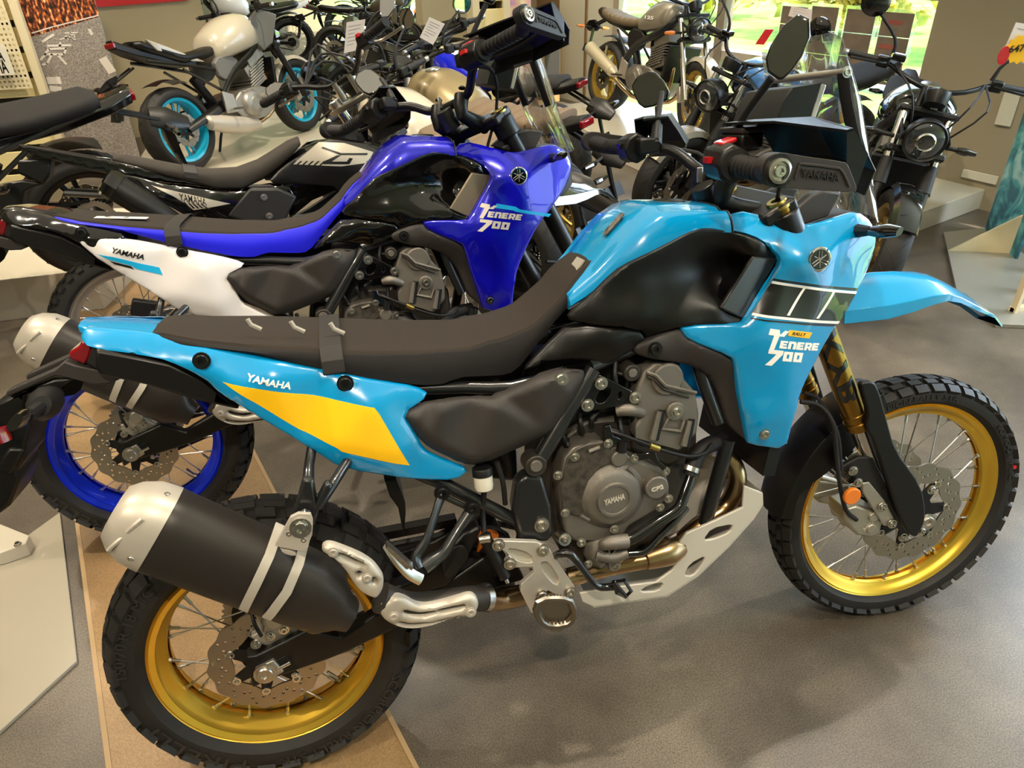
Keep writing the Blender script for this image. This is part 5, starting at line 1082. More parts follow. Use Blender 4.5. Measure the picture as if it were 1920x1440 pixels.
        # guard
        gp = PP(5, [(575, 290), (640, 285), (665, 330), (700, 460), (738, 600), (862, 770), (882, 900), (868, 960), (835, 1015), (790, 985), (735, 850), (640, 560), (600, 500), (615, 430), (590, 350)], -.142, f)
        obj('fork_guard', MB().plate([smooth_loop([(p.x, p.z) for p in gp], 1)], -.145, -.128), S['guard'], root, bevel=.004, mirror=(sg == 1), seg=3)
        cal = PP(5, [(500, 880), (560, 860), (640, 880), (670, 900), (668, 990), (620, 1010), (560, 1000), (500, 930)], -.11, f)
        mb = MB().plate([[(p.x, p.z) for p in cal]], -.115, -.045); obj('front_caliper', mb, ALU, root, bevel=.006, mirror=(sg == 1))
    a_, b_, c_ = PP(5, [(600, 985), (655, 925), (590, 970)], -.1155, f); flat_text('caliper_lettering', 'brembo', a_, b_, c_, SKID, root, h=.0012)
    for (x, y) in ((645, 920), (635, 975)): cylP('caliper_piston', 5, (x, y), .013, -.122, -.11, ALU, root, .002, fr=f)
    side('caliper_bracket', 5, [(590, 760), (620, 755), (700, 850), (740, 930), (730, 960), (690, 960), (590, 800)], -.128, -.118, ALU, root, .002, fr=f)
    side('guard_stay', 5, [(480, 690), (570, 640), (640, 640), (700, 760), (730, 830), (690, 860), (620, 760), (560, 740)], -.126, -.112, TEXD, root, .003, fr=f)
    boltsP('bracket_bolt', 5, [(543, 700), (565, 755), (680, 870), (725, 948), (908, 788), (775, 1010)], -.13, CHR, root, .009, fr=f, h=.008)
    cr = PP(5, [(540, 820)], -.15, f)[0]; obj('side_reflector', MB().lathe([(.0001, 0), (.0215, 0), (.0215, -.007), (.019, -.009), (.0001, -.009)], cr+Vector((0, .004, 0)), (0, 1, 0), 32, closed=False), ORG, root)
    boltsP('fork_bottom_nut', 5, [(888, 940)], -.128, SILV, root, .017, fr=f, h=.008)
    tubeP('brake_hose', 5, [(300, 380, -.09), (390, 400, -.10), (450, 480, -.12), (468, 620, -.13), (480, 740, -.14), (510, 880, -.13), (560, 930, -.12)], .0055, RUBD, root, fr=f); tubeP('brake_hose', 5, [(320, 340, -.06), (390, 375, -.08), (470, 520, -.12), (490, 700, -.135)], .0045, RUBD, root, fr=f)
    # hugger fender
    rg = []
    for a in np.linspace(R(108), R(174), 16):
        rr = .362; c = Vector((FW_, 0, FZ_)); d = Vector((math.cos(a), 0, math.sin(a)))
        e = (a-R(108))/R(66); w = .06+.006*math.sin(e*PI); dr = .03+.055*math.sin(min(1, e*1.3)*PI)**.7 if e < .9 else .035
        rg.append([c+d*(rr-dr)+Vector((0, -w, 0)), c+d*(rr-.006)+Vector((0, -w+.006, 0)), c+d*(rr+.004)+Vector((0, -w*.5, 0)), c+d*(rr+.007), c+d*(rr+.004)+Vector((0, w*.5, 0)), c+d*(rr-.006)+Vector((0, w-.006, 0)), c+d*(rr-dr)+Vector((0, w, 0)),
                   c+d*(rr-dr)+Vector((0, w-.004, 0)), c+d*(rr-.01)+Vector((0, w-.012, 0)), c+d*(rr+.002), c+d*(rr-.01)+Vector((0, -w+.012, 0)), c+d*(rr-dr)+Vector((0, -w+.004, 0))])
    obj('lower_fender', MB().ring(rg), BLKM, root, bevel=.001, sharp=50)
    # high fender
    tops = PP(14, [(560, 830), (860, 777), (1020, 770), (1150, 772), (1250, 790), (1340, 832), (1480, 912), (1600, 998), (1690, 1078)], 0, f)
    bots = PP(14, [(600, 1090), (740, 1072), (900, 1032), (1060, 988), (1190, 966), (1310, 985), (1480, 1050), (1610, 1095), (1690, 1107)], -.06, f)
    rg = []
    for i, (t, b) in enumerate(zip(tops, bots)):
        w = (.075, .078, .078, .078, .077, .073, .066, .056, .040)[i]; b.x = .5*b.x+.5*t.x; dz = max(.020, (t.z-b.z)*1.2); b.z = t.z-dz; g = -.004
        o_ = [(-w, b.z), (-w*.98, b.z+dz*.35), (-w*.55, t.z-dz*.25), (-w*.35, t.z-dz*.10), (0, t.z), (w*.35, t.z-dz*.10), (w*.55, t.z-dz*.25), (w*.98, b.z+dz*.35), (w, b.z)]
        i_ = [(a*.93, z-.004 if abs(a) < w*.9 else z+.001) for a, z in reversed(o_)]
        rg.append([Vector((.5*t.x+.5*b.x if False else t.x, a, z)) for a, z in o_]+[Vector((t.x, a, z)) for a, z in i_])
    obj('front_fender', MB().ring(rg), S['fender'], root, bevel=.0015, sharp=40)
    # ---------------- clamps, bars
    hd = t0; top = Vector((hd.x, 0, hd.z))
    for dz, y in ((-.02, ENGD), (.20, ENGD)):
        q = t0+tdir*(dz+.03); obj('fork_clamp', MB().box((q.x-.01, 0, q.z), (.08, .26, .03), RY(-27).to_3x3()), BLKM, root, bevel=.008)
    for sg in (-1, 1): obj('fork_cap', MB().bolt((t0.x, sg*.105, t0.z), -tdir, .021, .014), M('brass', 'c9b060', .3, metal=1), root)
    for sg in (-1, 1): obj('clamp_collar', MB().cyl(Vector((t0.x, sg*.105, t0.z))+tdir*.012, Vector((t0.x, sg*.105, t0.z))+tdir*.07, .036, n=20), BLKM, root, bevel=.004)
    bar = [(.965, -.43, 1.262), (.975, -.26, 1.268), (1.03, -.16, 1.262), (1.065, -.085, 1.222), (1.07, 0, 1.215), (1.065, .085, 1.222), (1.03, .16, 1.262), (.975, .26, 1.268), (.965, .43, 1.262)]
    obj('handlebar', MB().tube(bar, .0125, 14, smooth=5), SATIN, root)
    for sg in (-1, 1):
        obj('bar_riser', MB().tube([(t0.x-.01, sg*.055, t0.z-.02), (1.055, sg*.055, 1.17), (1.068, sg*.055, 1.225)], [.024, .02, .022], 10, smooth=2), BLKM, root)
        obj('riser_bolt', MB().bolt((1.075, sg*.055, 1.245), (.3, 0, 1), .008, .006), SATIN, root)
        g = [(.967, sg*.28, 1.267), (.965, sg*.42, 1.263)]
        gr = obj('grip', MB().cyl(g[0], g[1], .0165, n=20), RUBD, root); mb = MB()
        for i in range(9):
            q = Vector(g[0]).lerp(Vector(g[1]), .1+i*.1); mb.lathe([(.016, -.004), (.0185, -.003), (.0185, .003), (.016, .004)], q, (0, 1, 0), 18)
        obj('grip_rib', mb, RUBD, gr)
        obj('grip_flange', MB().lathe([(.013, -.006), (.027, -.005), (.027, .003), (.013, .006)], (.967, sg*.275, 1.267), (0, 1, 0), 24), RUBD, gr)
        sw = obj('switch_box', MB().ring([[Vector((.967+.030*math.cos(a), sg*y, 1.266+.034*math.sin(a)+o2)) for a in np.linspace(0, 2*PI, 8, endpoint=False)] for y, o2 in ((.205, .002), (.215, .004), (.255, .002), (.27, 0))]), BLKM, root, bevel=.004)
        obj('switch_button', MB().box((.94, sg*.235, 1.275), (.018, .02, .010)), RED if sg == -1 else BLKG, sw)
        if sg == 1: obj('horn_button', MB().lathe([(.0001, 0), (.008, 0), (.008, -.006), (.0001, -.007)], (.935, .24, 1.248), (-1, 0, 0), 14, closed=False), RED, sw)
        mc = obj('lever_clamp', MB().box((.985, sg*.185, 1.275), (.05, .035, .035)), BLKM, root, bevel=.005)
        obj('hand_lever', MB().tube([(1.0, sg*.19, 1.27), (1.035, sg*.235, 1.265), (1.045, sg*.33, 1.262), (1.03, sg*.425, 1.262)], [.009, .008, .0065, .0075], 8, flat=(1, .7)), BLKM, root)
        if sg == -1:
            rv = obj('fluid_reservoir', MB().box((1.015, -.20, 1.300), (.05, .062, .028), RZ(12).to_3x3()), BLKM, root, bevel=.006); obj('reservoir_lid', MB().box((1.015, -.20, 1.318), (.052, .064, .010), RZ(12).to_3x3()), TEX, rv, bevel=.003)
            obj('red_switch', MB().box((.972, -.225, 1.302), (.03, .035, .008), RY(-15).to_3x3()), RED, sw, bevel=.003)
        # hand guard
        if sg == -1:
            k6 = [(1035, 620), (1060, 565), (1110, 535), (1170, 530), (1300, 553), (1540, 585), (1560, 610), (1612, 745), (1600, 770), (1350, 755), (1110, 738), (1065, 710), (1040, 670)]
            gp = [(p.x, p.z) for p in PP(6, k6, -.465, f)]
            GP = gp
        gd = obj('hand_guard', MB().plate([smooth_loop(GP, 1)], -.470, -.448), S['hguard'], root, bevel=.005, mirror=(sg == 1), seg=3)
        bc = PP(6, [(1142, 640)], -.47, f)[0]; bc = Vector((bc.x, bc.y*-sg if sg == 1 else bc.y, bc.z)) if sg == -1 else Vector((bc.x, .47, bc.z))
        obj('bar_end_weight', MB().lathe([(.005, 0), (.018, 0), (.018, .008), (.014, .009), (.013, .004), (.005, .004)], bc+Vector((0, sg*.002, 0)), (0, sg, 0), 28), SILV, gd)
        obj('bar_end_bolt', MB().bolt(bc+Vector((0, sg*.006, 0)), (0, sg, 0), .009, .006, False), CHR, gd); obj('bar_end_recess', MB().lathe([(.018, 0), (.024, 0), (.024, .002), (.018, .002)], bc+Vector((0, sg*.001, 0)), (0, sg, 0), 28), DARK, gd)
        obj('guard_stub', MB().cyl((.965, sg*.42, 1.262), bc, .018, .022, n=18), RUBD, gd)
        if sg == -1:
            a_, b_, c_ = PP(6, [(1285, 680), (1510, 705), (1285, 628)], -.471, f); flat_text('guard_lettering', 'YAMAHA', a_, b_, c_, TEXD, gd, h=.002, bold=.01, shear=.1)
            fr_ = PP(6, [(1250, 690), (1275, 612), (1300, 600), (1480, 622), (1530, 640), (1575, 735)], -.471, f); obj('guard_rib', MB().tube(fr_, .0022, 6, smooth=2), S['hguard'], gd)
        # forward shield of the guard
        e = [(1.08, 1.23), (1.16, 1.24), (1.205, 1.29), (1.20, 1.325), (1.15, 1.315), (1.06, 1.30)]
        o_ = [Vector((GP[7][0]-.01, sg*.468, GP[7][1]+.006)), Vector((GP[6][0]-.006, sg*.468, GP[6][1]+.006))]
        F1 = PP(6, [(1562, 395), (1600, 385), (1690, 540), (1738, 640), (1675, 788), (1610, 775), (1560, 600)], -.455, f)
        F2 = [Vector((p.x-.0, -.33, p.z)) for p in F1]
        q = [Vector((p.x, abs(p.y)*sg, p.z)) for p in F1]; q2 = [Vector((p.x+.03*(i in (1, 2, 3, 4)), .30*sg, p.z+.012)) for i, p in enumerate(F1)]; q3 = [Vector((p.x-.02, .20*sg, p.z+.01)) for p in F1]
        mb = MB()
        n7 = len(q); out_ = [1, 2, 3, 4]; rgs = []
        for row in (q, q2, q3): rgs.append([row[i] for i in out_]+[row[i]+Vector((-.004, 0, 0)) for i in reversed(out_)])
        obj('guard_shield', MB().ring(rgs), GUARD, gd, bevel=.001, sharp=30)
        obj('guard_top', MB().ring([[q[0], q[1], q[1]+Vector((0, 0, -.004)), q[0]+Vector((0, 0, -.004))], [q2[0]+Vector((-.03, 0, 0)), q2[1], q2[1]+Vector((0, 0, -.004)), q2[0]+Vector((-.03, 0, -.004))], [q3[0]+Vector((-.05, 0, 0)), q3[1], q3[1]+Vector((0, 0, -.004)), q3[0]+Vector((-.05, 0, -.004))]]).ring([[q[0], q[1], q[2], q[5], q[6]], [p+Vector((0, -sg*.004, 0)) for p in (q[0], q[1], q[2], q[5], q[6])]]), GUARD, gd, sharp=30)
        # mirrors
        if S.get('mirror', True):
            base = Vector((1.0, sg*.175, 1.285))
            if sg == -1:
                top = PP(20, [(1600, 640)], -.25, f)[0]
                hx = PP(20, [(1548, 480), (1590, 370), (1690, 210), (1820, 108), (1912, 150), (1918, 300), (1850, 460), (1760, 590), (1690, 652), (1655, 655), (1565, 590)], -.27, f); cen = None
            else:
                top = PP(20, [(700, 760)], .28, f)[0]
                hx = PP(20, [(452, 700), (500, 620), (590, 580), (650, 590), (715, 660), (762, 750), (752, 815), (640, 870), (560, 886), (510, 850), (465, 760)], .33, f)
            ms = obj('mirror_stem', MB().tube([base, base*.6+top*.4+Vector((0, 0, .01)), top], [.010, .007, .007], 10).cyl(base+Vector((0, 0, -.01)), base.lerp(top, .3), .0135, .012, n=14), RUBD, root)
            cx = sum((p for p in hx), Vector())/len(hx); n_m = Vector((-.85, -.2*sg, .12)).normalized()
            # turn the outline onto a plane facing the rider
            n_m = Vector((-.55, -.83, .1)).normalized() if sg == -1 else Vector((-.6, -.79, .1)).normalized()
            c_, d_ = ray(*((Z(20, [(1735, 390)])[0]) if sg == -1 else Z(20, [(600, 730)])[0]))
            pl = []
            kpx = [(1548, 480), (1590, 370), (1690, 210), (1820, 108), (1912, 150), (1918, 300), (1850, 460), (1760, 590), (1690, 652), (1655, 655), (1565, 590)] if sg == -1 else [(452, 700), (500, 620), (590, 580), (650, 590), (715, 660), (762, 750), (752, 815), (640, 870), (560, 886), (510, 850), (465, 760)]
            for a in kpx:
                px, py = Z(20, [a])[0]; cc, dd = ray(px, py); cc = Vector(f.I[:3, :3]@cc+f.I[:3, 3]); dd = Vector(f.I[:3, :3]@dd); pl.append(cc+dd*((cx-cc).dot(n_m)/dd.dot(n_m)))
            cc = sum(pl, Vector())/len(pl)
            sh_ = [cc+(p-cc)*1.0 for p in pl]; bk = [cc+(p-cc)*.96-n_m*.018 for p in pl]; bk2 = [cc+(p-cc)*.55-n_m*.035 for p in pl]; fr2 = [cc+(p-cc)*.93+n_m*.001 for p in pl]
            mh = obj('mirror_housing', MB().ring([fr2, sh_, bk, bk2]), BLKG, root, bevel=.002, sharp=60)
            obj('mirror_glass', MB().ring([[cc+(p-cc)*.9+n_m*.0018 for p in pl], [cc+(p-cc)*.9+n_m*.0008 for p in pl]]), MIR, mh)
    obj('ignition_switch', MB().lathe([(.0001, .0), (.024, 0), (.026, -.02), (.026, -.06), (.0001, -.06)], (1.035, .0, 1.20), (-.45, 0, .9), 28, closed=False), BLKM, root, bevel=.002)
    obj('ignition_key', MB().box((1.028, 0, 1.222), (.012, .006, .03)), SILV, root, bevel=.001)
    # cables
    for sg, yy in ((-1, .21), (1, .21), (-1, .19)):
        obj('cable', MB().tube([(1.0, sg*yy, 1.26), (1.10, sg*.17, 1.25), (1.15, sg*.10, 1.17), (1.12, sg*.05, 1.06)], .0045, 7), RUBD, root)
    CUR['X'] = BODY
    # ---------------- dash, screen (fixed to the body)
    d0 = PP(6, [(1145, 270), (1240, 130), (1400, 110), (1330, 420), (1150, 400)], -.05)
    dsh = obj('display_housing', MB().plate([[(p.x, p.z) for p in PP(6, [(1130, 390), (1180, 230), (1235, 140), (1410, 112), (1440, 120), (1345, 430), (1320, 420)], -.085)]], -.085, .085), TEXD, root, bevel=.004)
    pq = PP(6, [(1130, 385), (1180, 225), (1235, 142), (1405, 115), (1315, 415)], -.087)
    obj('display', MB().ring([pq, [p+Vector((0, -.003, 0)) for p in pq]]), SCRN, dsh)
    sd = PP(6, [(1340, 428), (1310, 415), (1400, 118), (1440, 125)], -.09); obj('screen_arm', MB().ring([sd, [p+Vector((0, .01, 0)) for p in sd]]), ALU, root, bevel=.002, both=True)
    x1 = PP(6, [(1255, 110), (1545, 50)], None) if False else None
    pa = PP(6, [(1545, 50)], -.12)[0]; pb = Vector((pa.x, .12, pa.z))
    obj('cross_bar', MB().cyl(pa, pb, .0075, n=14), ALU, root)
    for sg in (-1, 1):
        arm = PP(6, [(1545, 50), (1560, 200), (1600, 400), (1640, 560)], -.12); arm = [Vector((p.x, sg*.12, p.z)) for p in arm]
        obj('screen_stay', MB().tube(arm, [.013, .012, .013, .014], 8, flat=(.5, 1)), TEXD, root); obj('stay_bolt', MB().bolt((pa.x, sg*.128, pa.z), (0, sg, 0), .008, .005), SILV, root)
    e = PP(17, [(470, 228)], -.15)[0]; m1 = PP(6, [(1640, 230)], -.15)[0]; b_ = PP(6, [(1758, 955)], -.13)[0]; m2 = PP(6, [(1700, 600)], -.15)[0]
    rg = []
    for p, w in ((e, .10), (e.lerp(m1, .12), .135), (m1, .155), (m2, .155), (b_, .13)):
        row = [(-1, 0), (-.6, .035), (-.25, .05), (0, .054), (.25, .05), (.6, .035), (1, 0)]
        rg.append([Vector((p.x+dx, t*w, p.z+dx*.05)) for t, dx in row]+[Vector((p.x+dx-.003, t*w, p.z+dx*.05)) for t, dx in reversed(row)])
    obj('windscreen', MB().ring(rg), GLASS, root, sharp=60)
    # ---------------- rear wheel
    CUR['X'] = I4
    spoked_wheel('rear', root, (0, 0, RZ_), .333, .077, .2425, .058, S['rim'], 32, REARB, 34, [(-.083, .1225, .072)], hubr=.055)
    ty = [c for c in root.children if c.name.startswith('rear_tyre')][0]
    arc_text('sidewall_lettering', 'PIRELLI', (0, 0, RZ_), .285, -.0775, R(250), R(205), .028, TYL, ty); arc_text('sidewall_lettering', '150/70 R 18 M/C', (0, 0, RZ_), .285, -.0775, R(175), R(130), .022, TYL, ty)
    arc_text('sidewall_lettering', 'SCORPION RALLY STR', (0, 0, RZ_), .285, -.0775, R(335), R(265), .022, TYL, ty)
    CUR['X'] = STEER
    ty = [c for c in root.children if c.name.startswith('front_tyre')][0]
    arc_text('sidewall_lettering', '90/90-21 M/C', (FW_, 0, FZ_), .307, -.047, R(40), R(5), .014, TYL, ty); arc_text('sidewall_lettering', 'SCORPION RALLY STR', (FW_, 0, FZ_), .307, -.047, R(120), R(70), .014, TYL, ty)
    if rally: obj('tyre_dot', MB().cyl((FW_+.316*math.cos(R(12)), -.049, FZ_+.316*math.sin(R(12))), (FW_+.316*math.cos(R(12)), -.045, FZ_+.316*math.sin(R(12))), .005, n=12), RED, ty)
    CUR['X'] = BODY
    # rear inner guard
    rg = []
    for a in np.linspace(R(12), R(50), 10):
        c = Vector((0, 0, RZ_)); d = Vector((math.cos(a), 0, math.sin(a))); rr = .385 if a < R(80) else .40
        rg.append([c+d*rr+Vector((0, -.07, 0)), c+d*(rr+.01), c+d*rr+Vector((0, .07, 0)), c+d*(rr+.004)])
    side('mud_flap', 12, [(770, 0), (880, 0), (960, 200), (965, 300), (950, 500), (930, 420), (900, 260), (820, 150)], -.08, .08, BLKM, root, .003)
    CUR['X'] = I4
GLASSY = M('lamp_lens', '5a5e60', .05, coat=1, metal=.8)
rallyS = dict(paint=CY, scoop=SATIN, facet=M('satin_facet', '1c1b1a', .3, spec=1), seat=SEAT, seattop=SEATT, rim=GOLD, fork=GOLDF, slider=CHR, guard=BLKM, fender=CY, hguard=TEX)
rally = thing('adventure_motorcycle', 'turquoise-blue rally motorcycle with gold spoked rims and yellow side field, nearest on the floor', 'motorcycle', MAINM)
I4 = Matrix.Identity(4)
adventure_bike(rally, rallyS, I4, ST0, True)
blueS = dict(paint=BLUE, scoop=BLKG, facet=M('beige_reflection_facet', '8a7d68', .4, metal=.5), seat=SEATB, seattop=SEATT, rim=BLUER, fork=BLKM, slider=CHR, guard=BLKM, fender=BLKG, hguard=M('guard_black_textured', '242322', .5, bump=.3, bscale=900), panel=WHITEP, mark=M('mark_silver', 'cfc4b2', .4))  # beige reflection put into the scoop facet's colour; the part itself is black
blue = thing('adventure_motorcycle', 'deep blue adventure motorcycle with white side panel and blue rims, behind the turquoise one', 'motorcycle', pose(-.406, .896, .97, 10.377))
adventure_bike(blue, blueS, T(.012, 0, -.029)@RY(.5), steer(35), False)
# ================================================================ generic road bikes
def naked(name, label, M_, S, STEER=0, group=None):
    r = thing(name, label, 'motorcycle', M_, group); CUR['X'] = Matrix.Identity(4)
    wb = S.get('wb', 1.40); Rw = S.get('R', .305); rr = Rw*.74; ec = S.get('eng', ENG); tm = S['tank']; W_ = S.get('w', 1.0)
    ST = T(wb+.09, 0, 0)@Matrix.Rotation(R(STEER), 4, Vector((-math.sin(R(25)), 0, math.cos(R(25)))))@T(-wb-.09, 0, 0); I = Matrix.Identity(4)
    blk = S.get('blocks')
    if S.get('spoke'):
        spoked_wheel('rear', r, (0, 0, Rw), Rw, .062, rr, .045, S['rim'], 28, blk or REARB, 34, [(-.075, .11, .065)])
        CUR['X'] = ST; spoked_wheel('front', r, (wb, 0, Rw), Rw, .05, rr, .034, S['rim'], 28, blk or REARB, 34, [(-.07, .14, .09)]+([(.07, .14, .09)] if S.get('dual', 1) else []))
    else:
        cast_wheel('rear', r, (0, 0, Rw), Rw, .085, rr, .065, S['rim'], [(-.085, .12, .07)], blocks=blk); CUR['X'] = ST
        cast_wheel('front', r, (wb, 0, Rw), Rw, .058, rr, .042, S['rim'], [(-.07, .15, .095), (.07, .15, .095)], blocks=blk)
    # front end
    FD = Vector((-math.sin(R(25)), 0, math.cos(R(25)))); F0_ = Vector((wb-.02, 0, Rw)); FT = F0_+FD*.66
    for sg in (-1, 1):
        y = Vector((0, sg*.10, 0)); usd = S.get('usd', False)
        obj('fork_slider', MB().cyl(F0_+y, F0_+y+FD*(.22 if usd else .32), .029, .027, n=18), S.get('forkb', BLKM), r); obj('fork_tube', MB().cyl(F0_+y+FD*(.22 if usd else .32), FT+y, .026 if usd else .0205, n=18), S.get('fork', CHR), r)
        if S.get('gaiter'): obj('fork_gaiter', MB().cyl(F0_+y+FD*.30, F0_+y+FD*.42, .033, .026, n=18), RUBD, r)
        cal = obj('front_caliper', MB().box(F0_+y*1.0+Vector((-.10, -sg*.0, .03)), (.06, .05, .12), RY(-20).to_3x3()), ALU, r, bevel=.008)
    obj('fork_clamp', MB().box(FT+FD*-.02, (.07, .26, .025), RY(-25).to_3x3()).box(FT+FD*-.20, (.08, .26, .03), RY(-25).to_3x3()), S.get('clamp', BLKM), r, bevel=.006)
    rg = []
    for a in np.linspace(R(40), R(150), 12):
        c = Vector((wb, 0, Rw)); d = Vector((math.cos(a), 0, math.sin(a))); q = Rw+.022
        rg.append([c+d*(q-.03)+Vector((0, -.06, 0)), c+d*q+Vector((0, -.045, 0)), c+d*(q+.006), c+d*q+Vector((0, .045, 0)), c+d*(q-.03)+Vector((0, .06, 0)), c+d*(q-.03)+Vector((0, .056, 0)), c+d*(q-.004), c+d*(q-.03)+Vector((0, -.056, 0))])
    obj('front_fender', MB().ring(rg), S.get('fender', BLKG), r, sharp=50)
    bh = S.get('bar', .12); B = FT+Vector((-.03, 0, bh)); bw = S.get('bw', .38)
    obj('handlebar', MB().tube([B+Vector((-.13, -bw, -.0)), B+Vector((-.10, -bw*.6, .0)), B+Vector((-.02, -.12, -.04)), B+Vector((0, 0, -.06)), B+Vector((-.02, .12, -.04)), B+Vector((-.10, bw*.6, 0)), B+Vector((-.13, bw, 0))], .0115, 10), S.get('barmat', SATIN), r)
    for sg in (-1, 1):
        obj('bar_riser', MB().cyl(FT+Vector((0, sg*.05, 0)), B+Vector((0, sg*.05, -.05)), .016), BLKM, r)
        g = obj('grip', MB().cyl(B+Vector((-.112, sg*(bw-.12), 0)), B+Vector((-.131, sg*(bw+.005), 0)), .0165, n=14), RUBD, r); obj('bar_end', MB().cyl(B+Vector((-.131, sg*bw, 0)), B+Vector((-.133, sg*(bw+.03), 0)), .014, n=14), S.get('barend', SILV), g)
        obj('switch_box', MB().box(B+Vector((-.10, sg*(bw-.15), .0)), (.045, .055, .05)), BLKM, r, bevel=.008)
        obj('hand_lever', MB().tube([B+Vector((-.075, sg*(bw-.16), 0)), B+Vector((-.04, sg*(bw-.12), 0)), B+Vector((-.05, sg*(bw), -.005))], .006, 7), S.get('lever', BLKM), r)
        if sg == -1 or True: obj('fluid_reservoir', MB().box(B+Vector((-.06, sg*(bw-.20), .035)), (.05, .06, .03)), BLKG, r, bevel=.006) if sg == -1 else None
        mp = B+Vector((-.09, sg*(bw-.18), .02)); mt = B+Vector((-.10, sg*(bw-.05), .19)); ms = obj('mirror_stem', MB().tube([mp, mp+Vector((0, sg*.02, .08)), mt], [.010, .007, .006], 8), RUBD, r)
        msh = S.get('mirror', 'round'); n = 20; c = mt+Vector((0, sg*.03, .03)); ax = Vector((-1, -.12*sg, .05)).normalized(); u = Vector((0, 1, 0)); w = Vector((0, 0, 1))
        if msh == 'hex': sh = [(math.cos(a)*.085, math.sin(a)*.048) for a in (0, .7, 2.3, PI, 4.0, 5.4)]
        else: sh = [(math.cos(a)*(.062 if msh == 'round' else .085), math.sin(a)*(.055 if msh == 'round' else .05)) for a in np.linspace(0, 2*PI, n, endpoint=False)]
        mh = obj('mirror_housing', MB().ring([[c+u*a+w*b for a, b in sh], [c+u*a+w*b+Vector((.012, 0, 0)) for a, b in sh], [c+u*a*.5+w*b*.5+Vector((.032, 0, 0)) for a, b in sh]]), BLKG, r, sharp=50); obj('mirror_glass', MB().ring([[c+u*a*.92+w*b*.92-Vector((.0015, 0, 0)) for a, b in sh], [c+u*a*.92+w*b*.92 for a, b in sh]]), MIR, mh)
        ind = obj('indicator', MB().cyl(FT+FD*-.14+Vector((.02, sg*.11, 0)), FT+FD*-.14+Vector((.02, sg*.21, 0)), .009, n=10), RUBD, r); obj('indicator_lens', MB().tube([FT+FD*-.14+Vector((.02, sg*.17, 0)), FT+FD*-.14+Vector((.02, sg*.20, 0)), FT+FD*-.14+Vector((.02, sg*.25, 0))], [.014, .018, .010], 10), S.get('ind', SMOKE), ind)
    H = FT+FD*-.11+Vector((.12, 0, 0)); hs = S.get('head', 'round')
    if hs == 'round':
        hm = obj('headlamp', MB().lathe([(.001, -.12), (.04, -.115), (.075, -.08), (.09, -.03), (.092, .02), (.088, .026), (.080, .020), (.001, .012)], H, (1, 0, -.05), 40, closed=False, x=(0, 1, 0)), S.get('headm', BLKM), r)
        obj('headlamp_lens', MB().lathe([(.001, .040), (.03, .038), (.06, .032), (.079, .02), (.079, .018), (.001, .018)], H, (1, 0, -.05), 36, closed=False, x=(0, 1, 0)), GLASSY, hm); obj('lamp_bezel', MB().lathe([(.030, .036), (.036, .044), (.042, .036), (.036, .03)], H, (1, 0, -.05), 30, x=(0, 1, 0)), CHR, hm)
        for sg in (-1, 1): obj('headlamp_bracket', MB().plate([[(-.10, -.04), (.02, -.015), (.02, .015), (-.12, .05)], [(-.08, -.015), (-.03, -.008), (-.03, .008), (-.09, .02)]], sg*.098, sg*.104, o=H), BLKM, r, bevel=.001)
    else:
        obj('headlamp', MB().ring([[H+Vector((-.02, -.09, .05)), H+Vector((-.02, .09, .05)), H+Vector((-.02, .07, -.09)), H+Vector((-.02, -.07, -.09))], [H+Vector((.09, -.04, .02)), H+Vector((.09, .04, .02)), H+Vector((.09, .03, -.05)), H+Vector((.09, -.03, -.05))]]), BLKG, r, bevel=.01)
    obj('instrument', MB().lathe([(.001, -.04), (.045, -.035), (.052, 0), (.052, .02), (.046, .024), (.001, .02)], FT+Vector((.04, 0, .06)), (-.5, 0, 1), 30, closed=False, x=(0, 1, 0)), BLKM, r); obj('instrument_glass', MB().lathe([(.001, .0235), (.044, .0235), (.044, .0225), (.001, .0225)], FT+Vector((.04, 0, .06)), (-.5, 0, 1), 30, closed=False, x=(0, 1, 0)), SCRN, r)
    for sg in (-1, 1, 1.6): obj('cable', MB().tube([B+Vector((-.07, .2*np.sign(sg), 0)), FT+Vector((.13, .12*sg, .06)), FT+Vector((.10, .05*sg, -.12))], .0045, 6), RUBD, r)
    CUR['X'] = I
    # engine, radiator, frame, exhaust
    cx = .70*wb/1.4; e = obj('engine_case', MB().plate([smooth_loop([(cx-.22, .30), (cx+.05, .22), (cx+.24, .28), (cx+.26, .42), (cx+.1, .48), (cx-.18, .46)], 1)], -.15, .15), ec, r, bevel=.012)
    for sg in (-1, 1):
        obj('clutch_cover', MB().lathe([(.001, .05), (.045, .05), (.05, .045), (.085, .04), (.10, .02), (.102, 0)], (cx-.03, sg*.15, .36), (0, sg, 0), 36, closed=False), S.get('cover', ec), e); obj('cover_cap', MB().lathe([(.001, .04), (.03, .04), (.032, 0)], (cx+.12, sg*.15, .38), (0, sg, 0), 24, closed=False), ec, e)
        for k in range(6): a = k*PI/3; obj('case_bolt', MB().bolt((cx-.03+.115*math.cos(a), sg*.15, .36+.115*math.sin(a)), (0, sg, 0), .007, .008), SILV, e)
    mb = MB()
    for k in range(7): mb.box((cx+.13+k*.008, 0, .49+k*.022), (.20, .26, .012), RY(-20).to_3x3())
    mb.box((cx+.15, 0, .56), (.17, .23, .18), RY(-20).to_3x3()).box((cx+.19, 0, .68), (.20, .25, .07), RY(-20).to_3x3()); obj('cylinder_head', mb, ec, r, bevel=.003)
    obj('radiator', MB().box((cx+.33, 0, .52), (.03, .30, .28), RY(12).to_3x3()), DARK, r, bevel=.004)
